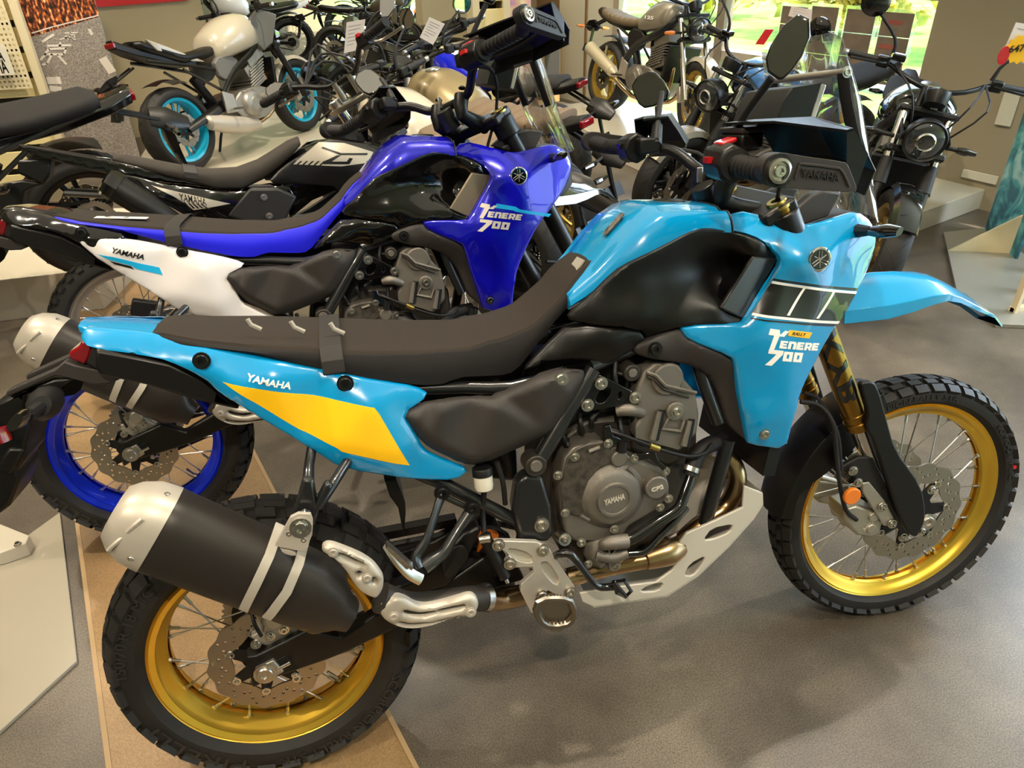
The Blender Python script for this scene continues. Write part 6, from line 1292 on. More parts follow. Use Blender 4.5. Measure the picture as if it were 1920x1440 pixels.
    for sg in (-1, 1):
        obj('frame_tube', MB().tube([(wb-.36, sg*.04, .90), (cx+.22, sg*.14, .76), (cx-.1, sg*.15, .62), (cx-.28, sg*.13, .46), (cx-.26, sg*.12, .36)], [.026, .022, .022, .024, .03], 8, flat=(1.3, .7)), S.get('frame', FRB), r)
        obj('subframe_tube', MB().tube([(cx-.15, sg*.12, .62), (.2, sg*.11, .72), (-.12, sg*.08, .80)], .0125, 8), S.get('frame', FRB), r); obj('subframe_tube', MB().tube([(cx-.26, sg*.12, .5), (.15, sg*.10, .70)], .011, 8), FRB, r)
        obj('swingarm', MB().tube([(0, sg*.105, Rw), (.25, sg*.105, .36), (cx-.25, sg*.08, .40)], [.026, .030, .036], 8, flat=(1.3, .6)), S.get('swing', BLKM), r)
        obj('foot_peg', MB().box((cx-.24, sg*.22, .36), (.03, .10, .014)), KNURL, r); obj('peg_plate', MB().plate([[(cx-.32, .34), (cx-.2, .33), (cx-.2, .46), (cx-.3, .50)]], sg*.14, sg*.155), ALU, r, bevel=.003)
        obj('side_cover', MB().plate([smooth_loop(S.get('cover_poly', [(cx-.26, .56), (cx-.06, .58), (cx-.02, .72), (cx-.28, .74)]), 1)], sg*.10, sg*.145), S.get('covm', BLKM), r, bevel=.010)
    obj('sprocket', rotor_mb((0, 0, Rw), .10, .075, .07, n=42, holes=False), ALU, r); obj('chain', MB().tube([(0, .075, Rw+.10), (cx-.2, .075, .43), (cx-.17, .075, .37), (0, .075, Rw-.10)], .008, 5, smooth=0), DARK, r)
    hp = S.get('pipe', PIPE)
    for sg in (-1, 1): obj('exhaust_header', MB().tube([(cx+.25, sg*.05, .60), (cx+.33, sg*.06, .48), (cx+.28, sg*.06, .26), (cx+.05, sg*.03, .19), (cx-.2, -.05, .20)], .019, 10), hp, r)
    ex = S.get('exh', 'low')
    if ex == 'low': obj('muffler', MB().ring([[Vector((x, -.12-math.cos(a)*w, z+math.sin(a)*h)) for a in np.linspace(0, 2*PI, 16, endpoint=False)] for x, z, w, h in ((cx-.0, .20, .04, .04), (cx-.15, .22, .06, .07), (cx-.36, .27, .06, .07), (cx-.50, .31, .05, .055), (cx-.52, .32, .03, .03))]), S.get('muf', SHIELD), r)
    else:
        obj('link_pipe', MB().tube([(cx-.2, -.05, .20), (cx-.30, -.13, .28), (.25, -.16, .36)], .022, 12), hp, r)
        mf = obj('muffler', MB().cyl((.27, -.165, .37), (-.15, -.175, .52), .050, .056, n=28).cyl((.33, -.16, .35), (.27, -.165, .37), .024, .05, n=28), S.get('muf', ALU), r, bevel=.003); obj('muffler_tip', MB().cyl((-.15, -.175, .52), (-.17, -.176, .527), .03, n=20), DARK, mf); obj('muffler_hanger', MB().box((.05, -.12, .50), (.03, .01, .12)), ALU, mf)
    # tank
    L0, L1 = S.get('tx', (.50, .98)); k = wb/1.4; L0 *= k; L1 *= k; th = S.get('th', .0)
    rg = []
    for t in np.linspace(0, 1, 15):
        x = L0+(L1-L0)*t; s = math.sin(PI*min(1, .06+t*.92))**.45
        wv = (.085+.085*math.sin(PI*min(1, .12+t*.72))**.8)*S.get('tw', 1); zt = .80+.16*math.sin(PI*(.05+t*.62))**.9+th; zb = .70+.06*t
        if t in (0, 1): wv *= .72; zt -= .02
        half = [(wv*.7, zb), (wv, zb+.03), (wv*1.04, zb+(zt-zb)*.42), (wv*.92, zb+(zt-zb)*.70), (wv*.62, zb+(zt-zb)*.92), (wv*.3, zt), (0, zt+.004)]
        rg.append([Vector((x, -a, z)) for a, z in half]+[Vector((x, a, z)) for a, z in reversed(half[:-1])])
    tk = obj('fuel_tank', MB().ring(rg), tm, r, sharp=60)
    zt = .80+.16*math.sin(PI*(.05+.72*.62))**.9+th; obj('fuel_cap', MB().lathe([(.001, 0), (.045, 0), (.045, .008), (.038, .012), (.001, .014)], (L0+(L1-L0)*.72, 0, zt-.002), (.12, 0, 1), 30, closed=False), S.get('cap', SILV), tk)
    if S.get('stripe'):
        rg2 = []
        for q in rg[1:-1]:
            rg2.append([q[4]*1.0+Vector((0, -.002, .004)), q[5]+Vector((0, -.001, .004)), q[5]+Vector((0, 0, .001)), q[4]+Vector((0, 0, -.001))])
        obj('tank_stripe', MB().ring(rg2), S['stripe'], tk)
        obj('tank_stripe', MB().ring([[Vector((p.x, -p.y, p.z)) for p in q] for q in rg2]), S['stripe'], tk)
    if S.get('brand'):
        for sg in (-1, 1):
            xm = (L0+L1)/2; a_, b_, c_ = [Vector((x, sg*(.178*S.get('tw', 1)), z)) for x, z in ((xm-.06*-sg*-1, .80+th), (xm+.06, .80+th), (xm-.06, .825+th))]
            if sg == 1: a_, b_ = Vector((xm+.06, a_.y, a_.z)), Vector((xm-.06, a_.y, a_.z)); c_ = Vector((xm+.06, a_.y, .825+th))
            else: a_ = Vector((xm-.06, a_.y, a_.z)); c_ = Vector((xm-.06, a_.y, .825+th))
            flat_text('tank_lettering', S['brand'], a_, b_, c_, S.get('brandm', BLKS), tk, h=.003)
    if S.get('shroud'):
        sf_ = Surf([(.92*k, .86, -.15), (1.2*k, .95, -.12), (1.05*k, .72, -.15), (1.02*k, .98, -.11)])
        for sg in (-1, 1): obj('tank_shroud', MB().plate([[(x*k, z+th) for x, z in ((.86, .78), (.98, .66), (1.10, .70), (1.24, .90), (1.16, .93), (1.04, .96), (.92, .90))]], sg*.12, sg*.165), S['shroud'], r, bevel=.012, seg=3)
        for sg in (-1, 1): obj('seat_cowl', MB().plate([[(.24, .74), (.36, .72), (.02, .83+S['kick']*.5), (-.10, .86+S['kick']*.7), (-.04, .80+S['kick']*.5)]], sg*.095, sg*.125), tm, r, bevel=.006)
    # seat
    rg = []; rib = S.get('ribs', 0); xs = np.linspace(-.16, L0+.06, 90 if rib else 16)
    for x in xs:
        t = (x+.16)/(L0+.22); w = .085+.05*math.sin(PI*min(1, t*.9+.1)); z = .815+S.get('sh', 0)+.035*(1-t)**2-.02*math.sin(PI*t)+.035*max(0, t-.8)*5*.3; b = z-.065; z += S.get('kick', 0)*max(0, 1-t*2.2); b = z-.065; z += .011*abs(math.sin(rib*PI*t)) if rib else 0
        if x == xs[0] or x == xs[-1]: w *= .7; z -= .02
        half = [(w*.85, b), (w, b+.02), (w, z-.018), (w*.82, z-.003), (w*.4, z+.002), (0, z+.003)]
        rg.append([Vector((x, -a, c)) for a, c in half]+[Vector((x, a, c)) for a, c in reversed(half[:-1])])
    if S.get('seaton', 1): obj('seat', MB().ring(rg), S.get('seat', SEAT), r, sharp=60)
    # tail
    rg = [[Vector((x, a*w, z+c)) for a, c in ((-1, -.03), (-1, .01), (-.6, .03), (.6, .03), (1, .01), (1, -.03))] for x, w, z in ((.28, .11, .735), (.0, .10, .765+S.get('kick', 0)*.4), (-.2, .07, .80+S.get('kick', 0)*.8), (-.30, .045, .83+S.get('kick', 0)))]
    obj('tail', MB().ring(rg), S.get('tail', BLKM), r, bevel=.006); obj('tail_lamp', MB().box((-.30, 0, .825+S.get('kick', 0)), (.03, .09, .035)), REDL, r, bevel=.006)
    ph = obj('plate_hanger', MB().tube([(-.20, .02, .77), (-.40, .02, .70)], .009, 6, smooth=0).tube([(-.20, -.02, .77), (-.40, -.02, .70)], .009, 6, smooth=0).tube([(-.36, 0, .715), (-.44, 0, .69), (-.53, 0, .66)], [.03, .04, .02], 8, flat=(.5, 1.6)).tube([(-.42, 0, .68), (-.44, 0, .56), (-.47, 0, .46)], [.022, .02, .012], 8, flat=(.6, 1.5)).box((-.455, 0, .50), (.012, .12, .07), RY(25).to_3x3()), BLKM, r)
    for sg in (-1, 1): ind = obj('rear_indicator', MB().cyl((-.42, sg*.03, .68), (-.43, sg*.13, .68), .008, n=8), RUBD, ph); obj('indicator_lens', MB().tube([(-.43, sg*.10, .68), (-.43, sg*.13, .68), (-.43, sg*.18, .68)], [.013, .016, .009], 8), S.get('ind', SMOKE), ind)
    rg = []
    for a in np.linspace(R(60), R(110), 8):
        d = Vector((math.cos(a), 0, math.sin(a))); rg.append([Vector((0, 0, Rw))+d*(Rw+.04)+Vector((0, y, z)) for y, z in ((-.08, 0), (0, .012), (.08, 0), (0, .006))])
    obj('rear_fender', MB().ring(rg), BLKM, r); obj('shock', MB().tube([(.3, 0, .62), (.42, 0, .42)], .035, 10, smooth=0), DARK, r)
    obj('side_stand', MB().tube([(cx-.1, .13, .28), (cx-.14, .19, .14), (cx-.16, .235, .03)], .011, 8, smooth=0).box((cx-.16, .235, .025), (.05, .04, .012)), BLKM, r)
    return r
# far and middle bikes -------------------------------------------------
CYR = M('cyan_wheel_paint', '10a8cc', .3, coat=.8); GRW = M('pale_grey_paint', 'b9b09c', .3, coat=1); GOLDT = M('bronze_satin_paint', '8f7f5c', .35, metal=.4, coat=.5); GRT = M('grey_satin_paint', '8a8272', .4, metal=.3, coat=.3)
BRS = M('tan_seat', '6e5c48', .7); GDR = M('gold_wheel_paint', 'b8963c', .35, metal=.6); WHW = M('white_wheel', 'd8d8d4', .4); BLT = M('blue_tank_paint', '1020c8', .2, coat=1); BLL = M('light_blue_tank_paint', '5a8fd0', .2, coat=1)
def PO(x, y, yaw, z=0, lean=8.5): return pose(x, y, yaw, lean, z)
mt = naked('naked_motorcycle', 'pale grey naked bike with bright turquoise wheels on the white plinth at left', PO(-.718, 4.936, 51.5, .10), dict(tank=GRW, rim=CYR, tail=BLKM, mirror='hex', head='sharp', fender=GRW, usd=True, fork=BLKM, th=.05, tw=1.15, brand=None, kick=.10, shroud=M('shroud_grey', '6e6d66', .35, metal=.3), exh='low', muf=SHIELD, seat=BLKM, covm=M('grey_plastic', '6c6a64', .5), eng=M('engine_silver', '9a968c', .4, metal=.6), cap=BLKM))
xs1 = naked('scrambler_motorcycle', 'small grey retro motorcycle with gold wheels and round headlamp on the right plinth', PO(2.93, 5.735, -79, .13), dict(wb=1.325, R=.30, tank=GRT, rim=GDR, mirror='round', ribs=9, seat=M('retro_seat', '6a5c46', .6), exh='can', muf=M('pale_muffler', 'c8bca0', .4, metal=.4), fender=GRW, fork=CHR, forkb=CHR, stripe=BLL, brand='125', brandm=WHT, ind=ORG, th=.02), STEER=-14)
xs2 = naked('retro_motorcycle', 'dark retro naked bike with round headlamp behind the rally bike mirrors', PO(3.66, 3.31, -167), dict(tank=BLL, rim=BLKM, fork=CHR, mirror='round', ribs=0, fender=GRT, tail=BLKM, seat=SEAT, gaiter=1), STEER=10)
xs3 = naked('retro_motorcycle', 'black retro naked bike with gold wheels and round headlamp at the right', PO(3.52, 2.74, -127), dict(tank=BLKG, rim=M('bronze_wheel', '9a8250', .35, metal=.7), fork=CHR, gaiter=1, mirror='round', fender=BLKG, seat=SEAT, bw=.40, bar=.13), STEER=6)
bl = naked('sport_motorcycle', 'black naked bike facing left at the left edge before the road poster', PO(*G(166, 395, .53)[:2], 203, .22), dict(tank=BLKG, rim=BLKM, tail=BLKG, seat=SEAT, mirror='hex', head='sharp', sh=.02))
BLP = G(60, 470, .22); struct(obj('trim_plinth_left', MB().plate([[(-2.9, 2.75), (-.95, 2.75), (-.75, 3.7), (-2.7, 4.2)]], 0, .22, u=(1, 0, 0), w=(0, 1, 0), h=(0, 0, 1)), PLW, None, bevel=.004))
def tank_at(px, py, z, yaw, dx=.75): p = G(px, py, z); h = Vector((math.cos(R(yaw)), math.sin(R(yaw)), 0)); q = p-h*dx; return q.x, q.y, yaw
w1 = naked('cafe_motorcycle', 'white and grey tank motorcycle facing left just behind the blue adventure bike', PO(*tank_at(790, 190, .88, 120)), dict(tank=GRW, rim=BLKM, stripe=None, seat=BRS, ribs=8, mirror='round', headm=GOLDT, fork=SILV, usd=True, clamp=SILV, bar=.04, barend=SILV), STEER=12)
w2 = naked('retro_motorcycle', 'retro bike with bronze tank and ribbed tan seat behind the white-tank bike', PO(*tank_at(868, 152, .88, 120)), dict(tank=GOLDT, rim=GDR, seat=BRS, ribs=8, mirror='round', brand='YAMAHA', brandm=YEL, eng=ENGD), STEER=-8)
w3 = naked('retro_motorcycle', 'retro bike with glossy deep blue tank beyond the bronze-tank bike', PO(*tank_at(900, 102, .88, 120)), dict(tank=BLT, rim=GDR, seat=SEAT, mirror='round', stripe=GRW), STEER=5)
d1 = naked('sport_motorcycle', 'dark brown sport bike facing right in the back row with white price sheet before it', PO(.62, 9.6, -12), dict(tank=M('brown_black_paint', '2b221c', .3, coat=1), rim=BLKM, tail=M('brown_black_paint'), seat=BLKM, head='sharp', mirror='hex', spoke=0))
d2 = naked('enduro_motorcycle', 'off-road bike with knobbly tyres and white luggage frame at the far left back', PO(.06, 10.7, 188), dict(tank=WHITEP, rim=BLKM, spoke=1, blocks=KNOBB, R=.33, tail=WHITEP, seat=BLKM, fender=WHITEP, th=.05))
d3 = naked('enduro_motorcycle', 'orange and white motocross bike farthest back above the brown sport bike', PO(.9, 12.0, -6), dict(tank=M('orange_plastic', 'e8641c', .4), rim=BLKM, spoke=1, blocks=KNOBB, R=.33, tail=WHITEP, seat=BLKM, fender=M('orange_plastic'), th=.08))
d4 = naked('sport_motorcycle', 'dark sport bike beside the cream drawer rack, nose toward the camera', PO(1.75, 7.3, -150), dict(tank=BLKG, rim=BLKM, tail=BLKG, seat=BLKM, head='round', mirror='round'))
# price sheets hung on the bars
PAPER = M('paper_white', 'ded6d0', .8); INK = M('ink_grey', 'a8a0a0', .8)
def sheet(label, q, depth, mat=PAPER, lines=6, name='price_sheet'):
    n = CFW; o_ = CPOS+CFW*depth; nn = (CFW[0], CFW[1], 0); P4 = [GD(x, y, nn, o_) for x, y in q]
    nv = (P4[1]-P4[0]).cross(P4[3]-P4[0]).normalized()*.0015; s = obj(name, MB().ring([[p-nv for p in P4], [p+nv for p in P4]]), mat, None); tag(s, label, 'price sheet')
    for sg in (1,):
        mb = MB()
        for k in range(lines):
            v = .14+.72*k/max(1, lines); a = P4[0].lerp(P4[3], v).lerp(P4[1].lerp(P4[2], v), .12); b = P4[0].lerp(P4[3], v).lerp(P4[1].lerp(P4[2], v), .8-.3*(k % 3 == 2)); d = (P4[3]-P4[0])*.018
            e = -nv*1.2 if (-nv).dot(Vector(-CFW)) > 0 else nv*1.2
            mb.ring([[a+e, b+e, b+e+d, a+e+d], [p+e*.3 for p in (a+e, b+e, b+e+d, a+e+d)]])
        if lines: obj('print_lines', mb, INK, s)
    return s
sheet('white printed price sheet hanging before the dark sport bike, left of the two', [(650, 42), (685, 36), (678, 92), (645, 100)], 3.9)
sheet('white price sheet tilted on the bars beside the round chrome mirror', [(805, 32), (834, 45), (812, 84), (787, 70)], 4.6)
rt_ = sheet('red and white tag on the bars of the dark retro bike', [(1435, 55), (1451, 55), (1432, 84), (1416, 83)], 3.6, RED, 0, 'price_tag')
sheet('pale card standing behind the big right mirror', [(1484, 12), (1523, 18), (1521, 40), (1478, 30)], 4.4, M('pale_card', 'c8b4a8', .7), 3)
ts = sheet('white price sheet with yellow starburst at the right edge', [(1905, 42), (1960, 50), (1940, 125), (1877, 107)], 3.4, PAPER, 2)
def vpl(px, py, depth): return GD(px, py, (CFW[0], CFW[1], 0), CPOS+CFW*depth)
c = vpl(1915, 92, 3.39); st_ = []
for i in range(28): a = 2*PI*i/28; q = .052 if i % 2 else .043; st_.append(c+Vector((CRT[0], CRT[1], 0)).normalized()*q*math.cos(a)*1.2+Vector((0, 0, 1))*q*math.sin(a))
nb_ = Vector((CFW[0], CFW[1], 0)).normalized()*.002; obj('starburst', MB().ring([st_, [p+nb_ for p in st_]]), YEL, ts)
u_ = Vector((CRT[0], CRT[1], 0)).normalized(); flat_text('price_lettering', '6479€', c-u_*.045-nb_-Vector((0, 0, .012)), c+u_*.05-nb_-Vector((0, 0, .004)), c-u_*.045-nb_+Vector((0, 0, .014)), BLKS, ts, h=.001)
ct = c-u_*.058-Vector((0, 0, .02)); obj('red_ribbon', MB().ring([[ct+u_*.02*math.cos(a)-nb_*1.5+Vector((0, 0, .032*math.sin(a))) for a in np.linspace(0, 2*PI, 14, endpoint=False)], [ct+u_*.02*math.cos(a)+Vector((0, 0, .032*math.sin(a))) for a in np.linspace(0, 2*PI, 14, endpoint=False)]]), RED, ts)
# ================================================================ black trail bike behind the blue one
TM = pose(-.54, 1.74, 10, 11.9); FT3 = Fr(TM); ST3 = T(1.53, 0, 0)@Matrix.Rotation(R(35), 4, Vector((-math.sin(R(27)), 0, math.cos(R(27)))))@T(-1.53, 0, 0); FS3 = Fr(TM@ST3)
ZO[22] = (600, 100, 5.333)
tb = thing('trail_motorcycle', 'gloss black trail motorcycle with silver graphics, just behind the blue bike', 'motorcycle', TM)
CUR['X'] = Matrix.Identity(4); GS = M('graphic_silver', 'b3aa98', .35, metal=.3)
spoked_wheel('rear', tb, (0, 0, .315), .318, .056, .243, .033, M('pale_rim', 'b5aea2', .35, metal=.8), 32, KNOBB, 38, [(-.07, .11, .06)])
def s3(name, pts, y0, y1, mat, bevel=.004, k=0, **q): return side(name, k, pts, y0, y1, mat, tb, bevel, fr=FT3, **q)
def w3_(k, pts, y): return A(k, pts, y)
o_, ol_, sf = shell('tail_panel', FT3, w3_(0, [(33, 270), (60, 274), (130, 287), (205, 300), (300, 322), (420, 352), (425, 362), (380, 350), (300, 342), (235, 332), (180, 322), (120, 307), (60, 290), (38, 279)], -.08), BLKG, tb, rnd=.006, step=.02)
obj('tail_top', MB().ring([[FT3.P(*q, -.06), FT3.P(*q, .06), FT3.P(*q, .06)+Vector((0, 0, -.02)), FT3.P(*q, -.06)+Vector((0, 0, -.02))] for q in ((34, 270), (80, 276), (140, 286), (210, 297))]), BLKG, tb, bevel=.004)
s3('lamp_box', [(33, 300), (60, 298), (96, 297), (92, 330), (82, 346), (32, 325)], -.06, .06, SATIN, .008)
s3('plate_arm', [(0, 345), (40, 338), (85, 344), (60, 352), (45, 360), (40, 395), (20, 400), (-20, 420), (-40, 380)], -.05, .05, BLKM, .006)
obj('rear_indicator', MB().tube([FT3.P(20, 350, -.06), FT3.P(5, 356, -.14), FT3.P(-10, 360, -.19)], [.014, .018, .010], 10), SMOKE, tb)
# seat
xs_ = [(212, 297), (240, 303), (300, 315), (345, 322), (400, 328), (450, 326), (490, 312), (520, 292), (545, 274), (562, 263)]; lo_ = [(212, 304), (240, 312), (300, 330), (345, 341), (400, 356), (450, 355), (500, 335), (535, 312), (558, 290), (568, 272)]
fp_ = [(215, 292), (243, 292), (303, 302), (348, 310), (402, 316), (452, 313), (490, 299), (518, 281), (543, 265), (560, 258)]
rg = []
for i, (a, b, c) in enumerate(zip(xs_, lo_, fp_)):
    w = (.04, .07, .09, .105, .11, .105, .095, .08, .07, .055)[i]; p, q, t = FT3.P(*a, -w), FT3.P(*b, -w), FT3.P(*c, w*.7); x = p.x; zt = max(p.z, t.z)+.003; zl = min(q.z, p.z-.015)
    rg.append([Vector((x, y, z)) for y, z in ((-w*.9, zl), (-w, zl+.01), (-w, p.z-.004), (-w*.8, zt-.002), (0, zt+.003), (w*.8, zt-.002), (w, p.z-.004), (w, zl+.01), (w*.9, zl))])
st3 = obj('seat', MB().ring(rg), M('trail_seat', '2e2820', .75, bump=.5, bscale=1200), tb, sharp=60)
i = 3; p = rg[3]; d = (rg[4][4]-rg[3][4])*.45
obj('strap', MB().ring([[v+Vector((0, (-.004 if v.y < 0 else .004) if abs(v.y) > .05 else 0, .004)) for v in p[1:8]]+[v for v in reversed(p[1:8])], [v+d+Vector((0, (-.004 if v.y < 0 else .004) if abs(v.y) > .05 else 0, .004)) for v in p[1:8]]+[v+d for v in reversed(p[1:8])]]), STRAP, st3)
# side panel with silver graphic
o_, ol_, sf = shell('side_panel', FT3, w3_(0, [(213, 325), (250, 330), (300, 343), (360, 352), (440, 362), (540, 345), (556, 372), (470, 402), (432, 425), (380, 420), (330, 395), (260, 350)], -.125), BLKG, tb, w3_(0, [(380, 385), (300, 355)], -.145), rnd=.006, step=.018)
decal('silver_graphic', FT3, sf, [(283, 347), (318, 356), (432, 382), (400, 388), (363, 394), (345, 380), (325, 368)], GS, (o_, ol_))
quad_text('lettering', 'YAMAHA', FT3, sf, (337, 376), (388, 386), (335, 362), BLKS, o_, off=-.0014, bold=.02, shear=.05)
for k in range(5): x = 352+k*8; decal('hatch_mark', FT3, sf, [(x-8, 379+k*1.0), (x-5, 379+k), (x+6, 391-k*.3), (x+2, 391.5-k*.3)], BLKS, (o_, None), off=-.0012)
# exhaust
a_, b_ = FT3.P(203, 343, -.16), FT3.P(350, 432, -.15); mf = obj('muffler', MB().tube([a_, a_.lerp(b_, .5), b_], [.052, .052, .035], 16, smooth=2, flat=(1, .8)), BLKM, tb, bevel=.002)
dn = (a_-b_).normalized(); obj('muffler_end_cap', MB().lathe([(.001, .01), (.018, .01), (.020, .02), (.045, .014), (.056, -.004), (.056, -.03), (.001, -.03)], a_, dn, 8, closed=False), BLKG, mf)
obj('exhaust_pipe', MB().tube([b_, FT3.P(420, 445, -.14), FT3.P(520, 450, -.12), (.78, -.10, .40), (1.0, -.05, .35), (1.02, -.03, .6)], .018, 12), PIPE, tb)
# body, tank, engine mass
s3('side_cover', [(470, 352), (520, 352), (558, 368), (545, 392), (535, 420), (470, 420), (425, 405)], -.135, -.10, TEXD, .010, both=True)
for q in ((495, 370), (505, 405)): obj('cover_bolt', MB().bolt(FT3.P(*q, -.136), (0, -1, 0), .010, .007), SILV, tb)
rg = []
for a, w, zz in (((520, 315), .07, 0), ((560, 280), .10, 0), ((600, 262), .12, .0), ((650, 255), .12, 0), ((700, 262), .09, 0), ((730, 275), .05, 0)):
    p = FT3.P(*a, 0); rg.append([Vector((p.x, y, z)) for y, z in ((-w*.8, p.z-.20), (-w, p.z-.10), (-w*.9, p.z-.03), (-w*.4, p.z), (w*.4, p.z), (w*.9, p.z-.03), (w, p.z-.10), (w*.8, p.z-.20))])
obj('fuel_tank', MB().ring(rg), BLKG, tb, sharp=55)
o_, ol_, sf = shell('tank_shroud', FT3, w3_(0, [(500, 345), (530, 312), (575, 285), (605, 262), (660, 262), (720, 285), (735, 330), (700, 380), (660, 400), (640, 350), (560, 345)], -.15), BLKM, tb, w3_(0, [(620, 310), (680, 320)], -.175), rnd=.008, step=.02)
decal('silver_graphic', FT3, sf, [(598, 266), (645, 268), (700, 285), (690, 305), (640, 312), (548, 308), (570, 290)], GS, (o_, ol_))
for k in range(6): x = 542+k*11; decal('hatch_mark', FT3, sf, [(x, 311), (x+4, 311), (x+14, 302), (x+10, 302)], BLKS, (o_, None), off=-.0012)
decal('hatch_mark', FT3, sf, [(605, 275), (640, 287), (690, 287), (688, 291), (638, 291), (602, 278)], BLKS, (o_, None), off=-.0012); decal('hatch_mark', FT3, sf, [(606, 303), (632, 291), (640, 291), (622, 303), (650, 303), (655, 296), (662, 297), (655, 308), (606, 308)], BLKS, (o_, None), off=-.0012)
s3('engine_case', [(430, 425), (520, 420), (640, 400), (700, 420), (690, 500), (560, 540), (450, 520)], -.11, .12, ENGD, .012)
obj('clutch_cover', MB().lathe([(.001, .03), (.05, .03), (.075, .015), (.085, 0)], FT3.P(560, 470, -.11), (0, -1, 0), 32, closed=False), ENG, tb)
for sg in (-1, 1):
    obj('swingarm', MB().tube([(0, sg*.10, .315), (.3, sg*.10, .36), (.52, sg*.08, .40)], [.022, .03, .035], 8, flat=(1.3, .6)), BLKM, tb); obj('frame_tube', MB().tube([(1.15, sg*.04, .92), (.9, sg*.12, .70), (.55, sg*.12, .55), (.5, sg*.1, .36)], .017, 8), FRB, tb)
    obj('subframe_tube', MB().tube([(.6, sg*.10, .72), (.2, sg*.09, .80), (-.1, sg*.06, .86)], .012, 8), FRB, tb)
obj('rear_caliper', MB().box((.05, -.085, .40), (.10, .05, .06), RY(20).to_3x3()), DARK, tb, bevel=.006); obj('shock_spring', MB().tube([(.42+.03*math.cos(i*.52), .03*math.sin(i*.52), .42+i*.0035) for i in range(72)], .006, 6, smooth=0), DARK, tb)
obj('side_stand', MB().tube([(.62, .12, .34), (.60, .2, .16), (.59, .262, .04)], .011, 8, smooth=0).box((.59, .262, .035), (.05, .04, .012)), BLKM, tb)
CUR['X'] = ST3
spoked_wheel('front', tb, (1.43, 0, .34), .343, .040, .278, .024, MATS['pale_rim'], 32, KNOBB, 46, [(-.06, .13, .08)])
FD = Vector((-math.sin(R(27)), 0, math.cos(R(27)))); F0_ = Vector((1.41, 0, .34)); FT_ = F0_+FD*.82
for sg in (-1, 1):
    y = Vector((0, sg*.098, 0)); obj('fork_slider', MB().cyl(F0_+y, F0_+y+FD*.35, .029, n=18), BLKM, tb); obj('fork_tube', MB().cyl(F0_+y+FD*.35, FT_+y, .021, n=18), CHR, tb); obj('fork_cap', MB().cyl(FT_+y+FD*.0, FT_+y+FD*.04, .028, n=20), SILV, tb, bevel=.003)
    B = FT_+Vector((-.03, 0, .09))
    obj('bar_riser', MB().cyl(FT_+Vector((0, sg*.05, .02)), B+Vector((0, sg*.05, 0)), .016), SILV, tb)
    gr = obj('grip', MB().cyl((B.x-.085, sg*.29, B.z+.045), (B.x-.105, sg*.41, B.z+.045), .0175, n=16), RUBD, tb); mb = MB()
    for i in range(8): mb.lathe([(.017, -.003), (.0195, -.002), (.0195, .002), (.017, .003)], (B.x-.087-.002*i, sg*(.30+i*.014), B.z+.045), (0, 1, 0), 14)
    obj('grip_rib', mb, RUBD, gr); obj('switch_box', MB().box((B.x-.07, sg*.25, B.z+.045), (.045, .06, .05)), BLKM, tb, bevel=.008)
    if sg == -1: obj('red_switch', MB().box((B.x-.09, sg*.245, B.z+.065), (.02, .02, .014)), RED, tb, bevel=.002)
    obj('hand_lever', MB().tube([(B.x-.04, sg*.24, B.z+.045), (B.x-.01, sg*.28, B.z+.04), (B.x-.02, sg*.41, B.z+.035)], .006, 7), SILV, tb)
    mt_ = (495+2, 170) if sg == 1 else (738, 40)
obj('handlebar', MB().tube([(B.x-.105, -.41, B.z+.045), (B.x-.07, -.22, B.z+.045), (B.x, -.09, B.z), (B.x, .09, B.z), (B.x-.07, .22, B.z+.045), (B.x-.105, .41, B.z+.045)], .0115, 10), SATIN, tb)
obj('fork_clamp', MB().plate([[(-.03, -.13), (.03, -.13), (.045, -.05), (.045, .05), (.03, .13), (-.03, .13), (-.045, .04), (-.045, -.04)]], -.012, .012, o=FT_, u=(math.cos(R(27)), 0, math.sin(R(27))), w=(0, 1, 0), h=FD), SILV, tb, bevel=.006); obj('fork_clamp', MB().box(FT_-FD*.2, (.07, .25, .03), RY(-27).to_3x3()), BLKM, tb, bevel=.005)
obj('headlamp', MB().box(FT_+FD*-.08+Vector((.12, 0, 0)), (.10, .18, .16)), BLKG, tb, bevel=.03, seg=3); obj('instrument', MB().box(FT_+Vector((.04, 0, .06)), (.03, .12, .08), RY(-50).to_3x3()), SCRN, tb, bevel=.01)
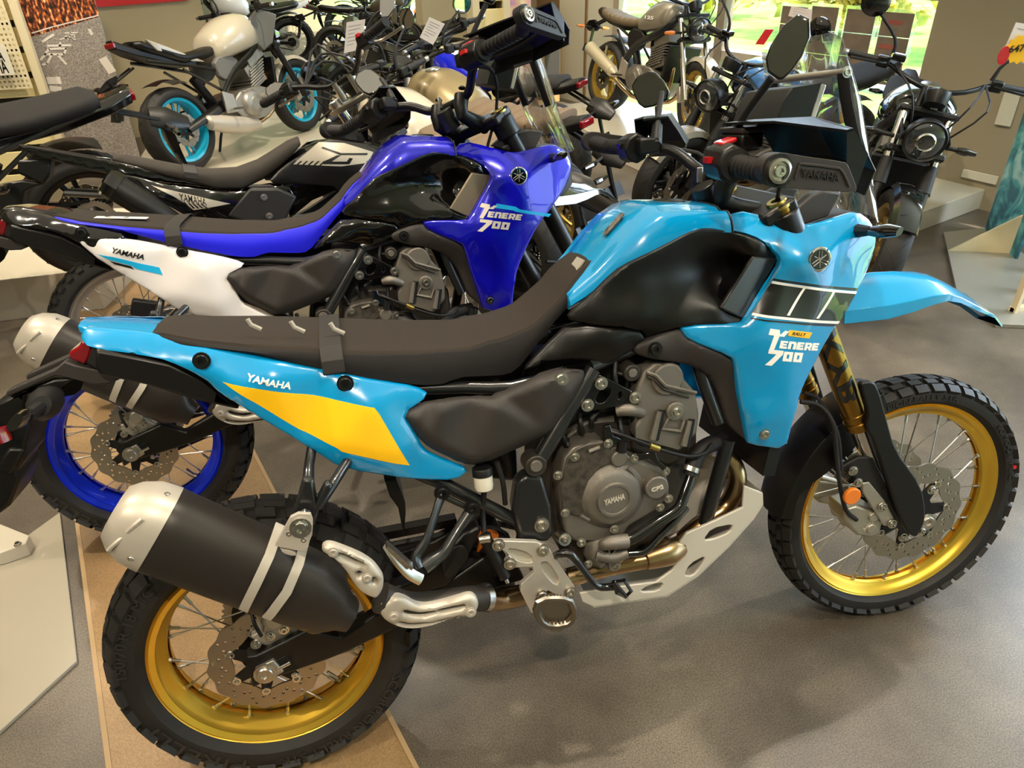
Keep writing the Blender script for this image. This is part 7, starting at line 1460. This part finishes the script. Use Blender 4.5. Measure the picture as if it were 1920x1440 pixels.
for q in ((.06, .16), (-.05, .2), (.02, .13)): obj('cable', MB().tube([(B.x-.03, .2, B.z+.04), (B.x+.06, .14, B.z+q[1]), (B.x+.13, .02, B.z+q[0]), (B.x+.10, -.02, B.z-.25)], .0055, 8), RUBD, tb)
rg = []
for a in np.linspace(R(30), R(120), 10):
    c = Vector((1.43, 0, .36)); d = Vector((math.cos(a), 0, math.sin(a))); q = .43; rg.append([c+d*(q-.03)+Vector((0, -.06, 0)), c+d*q+Vector((0, -.04, 0)), c+d*(q+.005), c+d*q+Vector((0, .04, 0)), c+d*(q-.03)+Vector((0, .06, 0)), c+d*(q-.006)])
obj('front_fender', MB().ring(rg), BLKG, tb, sharp=50)
def px_mirror(fr, parent, base, pts, at_, nm, grow=1.0):       # housing outline laid on a plane through point at_
    pl = []
    for px, py in pts:
        cc, dd = ray(px, py); cc = Vector(fr.I[:3, :3]@cc+fr.I[:3, 3]); dd = Vector(fr.I[:3, :3]@dd); pl.append(cc+dd*((at_-cc).dot(nm)/dd.dot(nm)))
    cc = sum(pl, Vector())/len(pl); mh = obj('mirror_housing', MB().ring([[cc+(p-cc)*.93+nm*.001 for p in pl], pl, [cc+(p-cc)*.95-nm*.014 for p in pl], [cc+(p-cc)*.5-nm*.03 for p in pl]]), BLKG, parent, bevel=.002, sharp=60)
    obj('mirror_glass', MB().ring([[cc+(p-cc)*.9+nm*.0018 for p in pl], [cc+(p-cc)*.9+nm*.0008 for p in pl]]), MIR, mh); obj('mirror_stem', MB().tube([base, base.lerp(cc, .5)+Vector((0, 0, .02)), cc-nm*.01], [.009, .006, .006], 8), RUBD, parent)
bl_ = Vector((B.x-.05, .22, B.z+.06)); br_ = Vector((B.x-.05, -.22, B.z+.06))
px_mirror(FS3, tb, bl_, [(497, 165), (515, 153), (538, 155), (547, 165), (543, 178), (528, 187), (505, 186), (498, 176)], bl_+Vector((.0, .16, .14)), Vector((-.85, -.5, .1)).normalized())
px_mirror(FS3, tb, br_, [(712, -20), (742, -20), (741, 15), (728, 33), (715, 34), (711, 20)], br_+Vector((0, -.06, .2)), Vector((-.8, -.6, .1)).normalized())
CUR['X'] = Matrix.Identity(4)
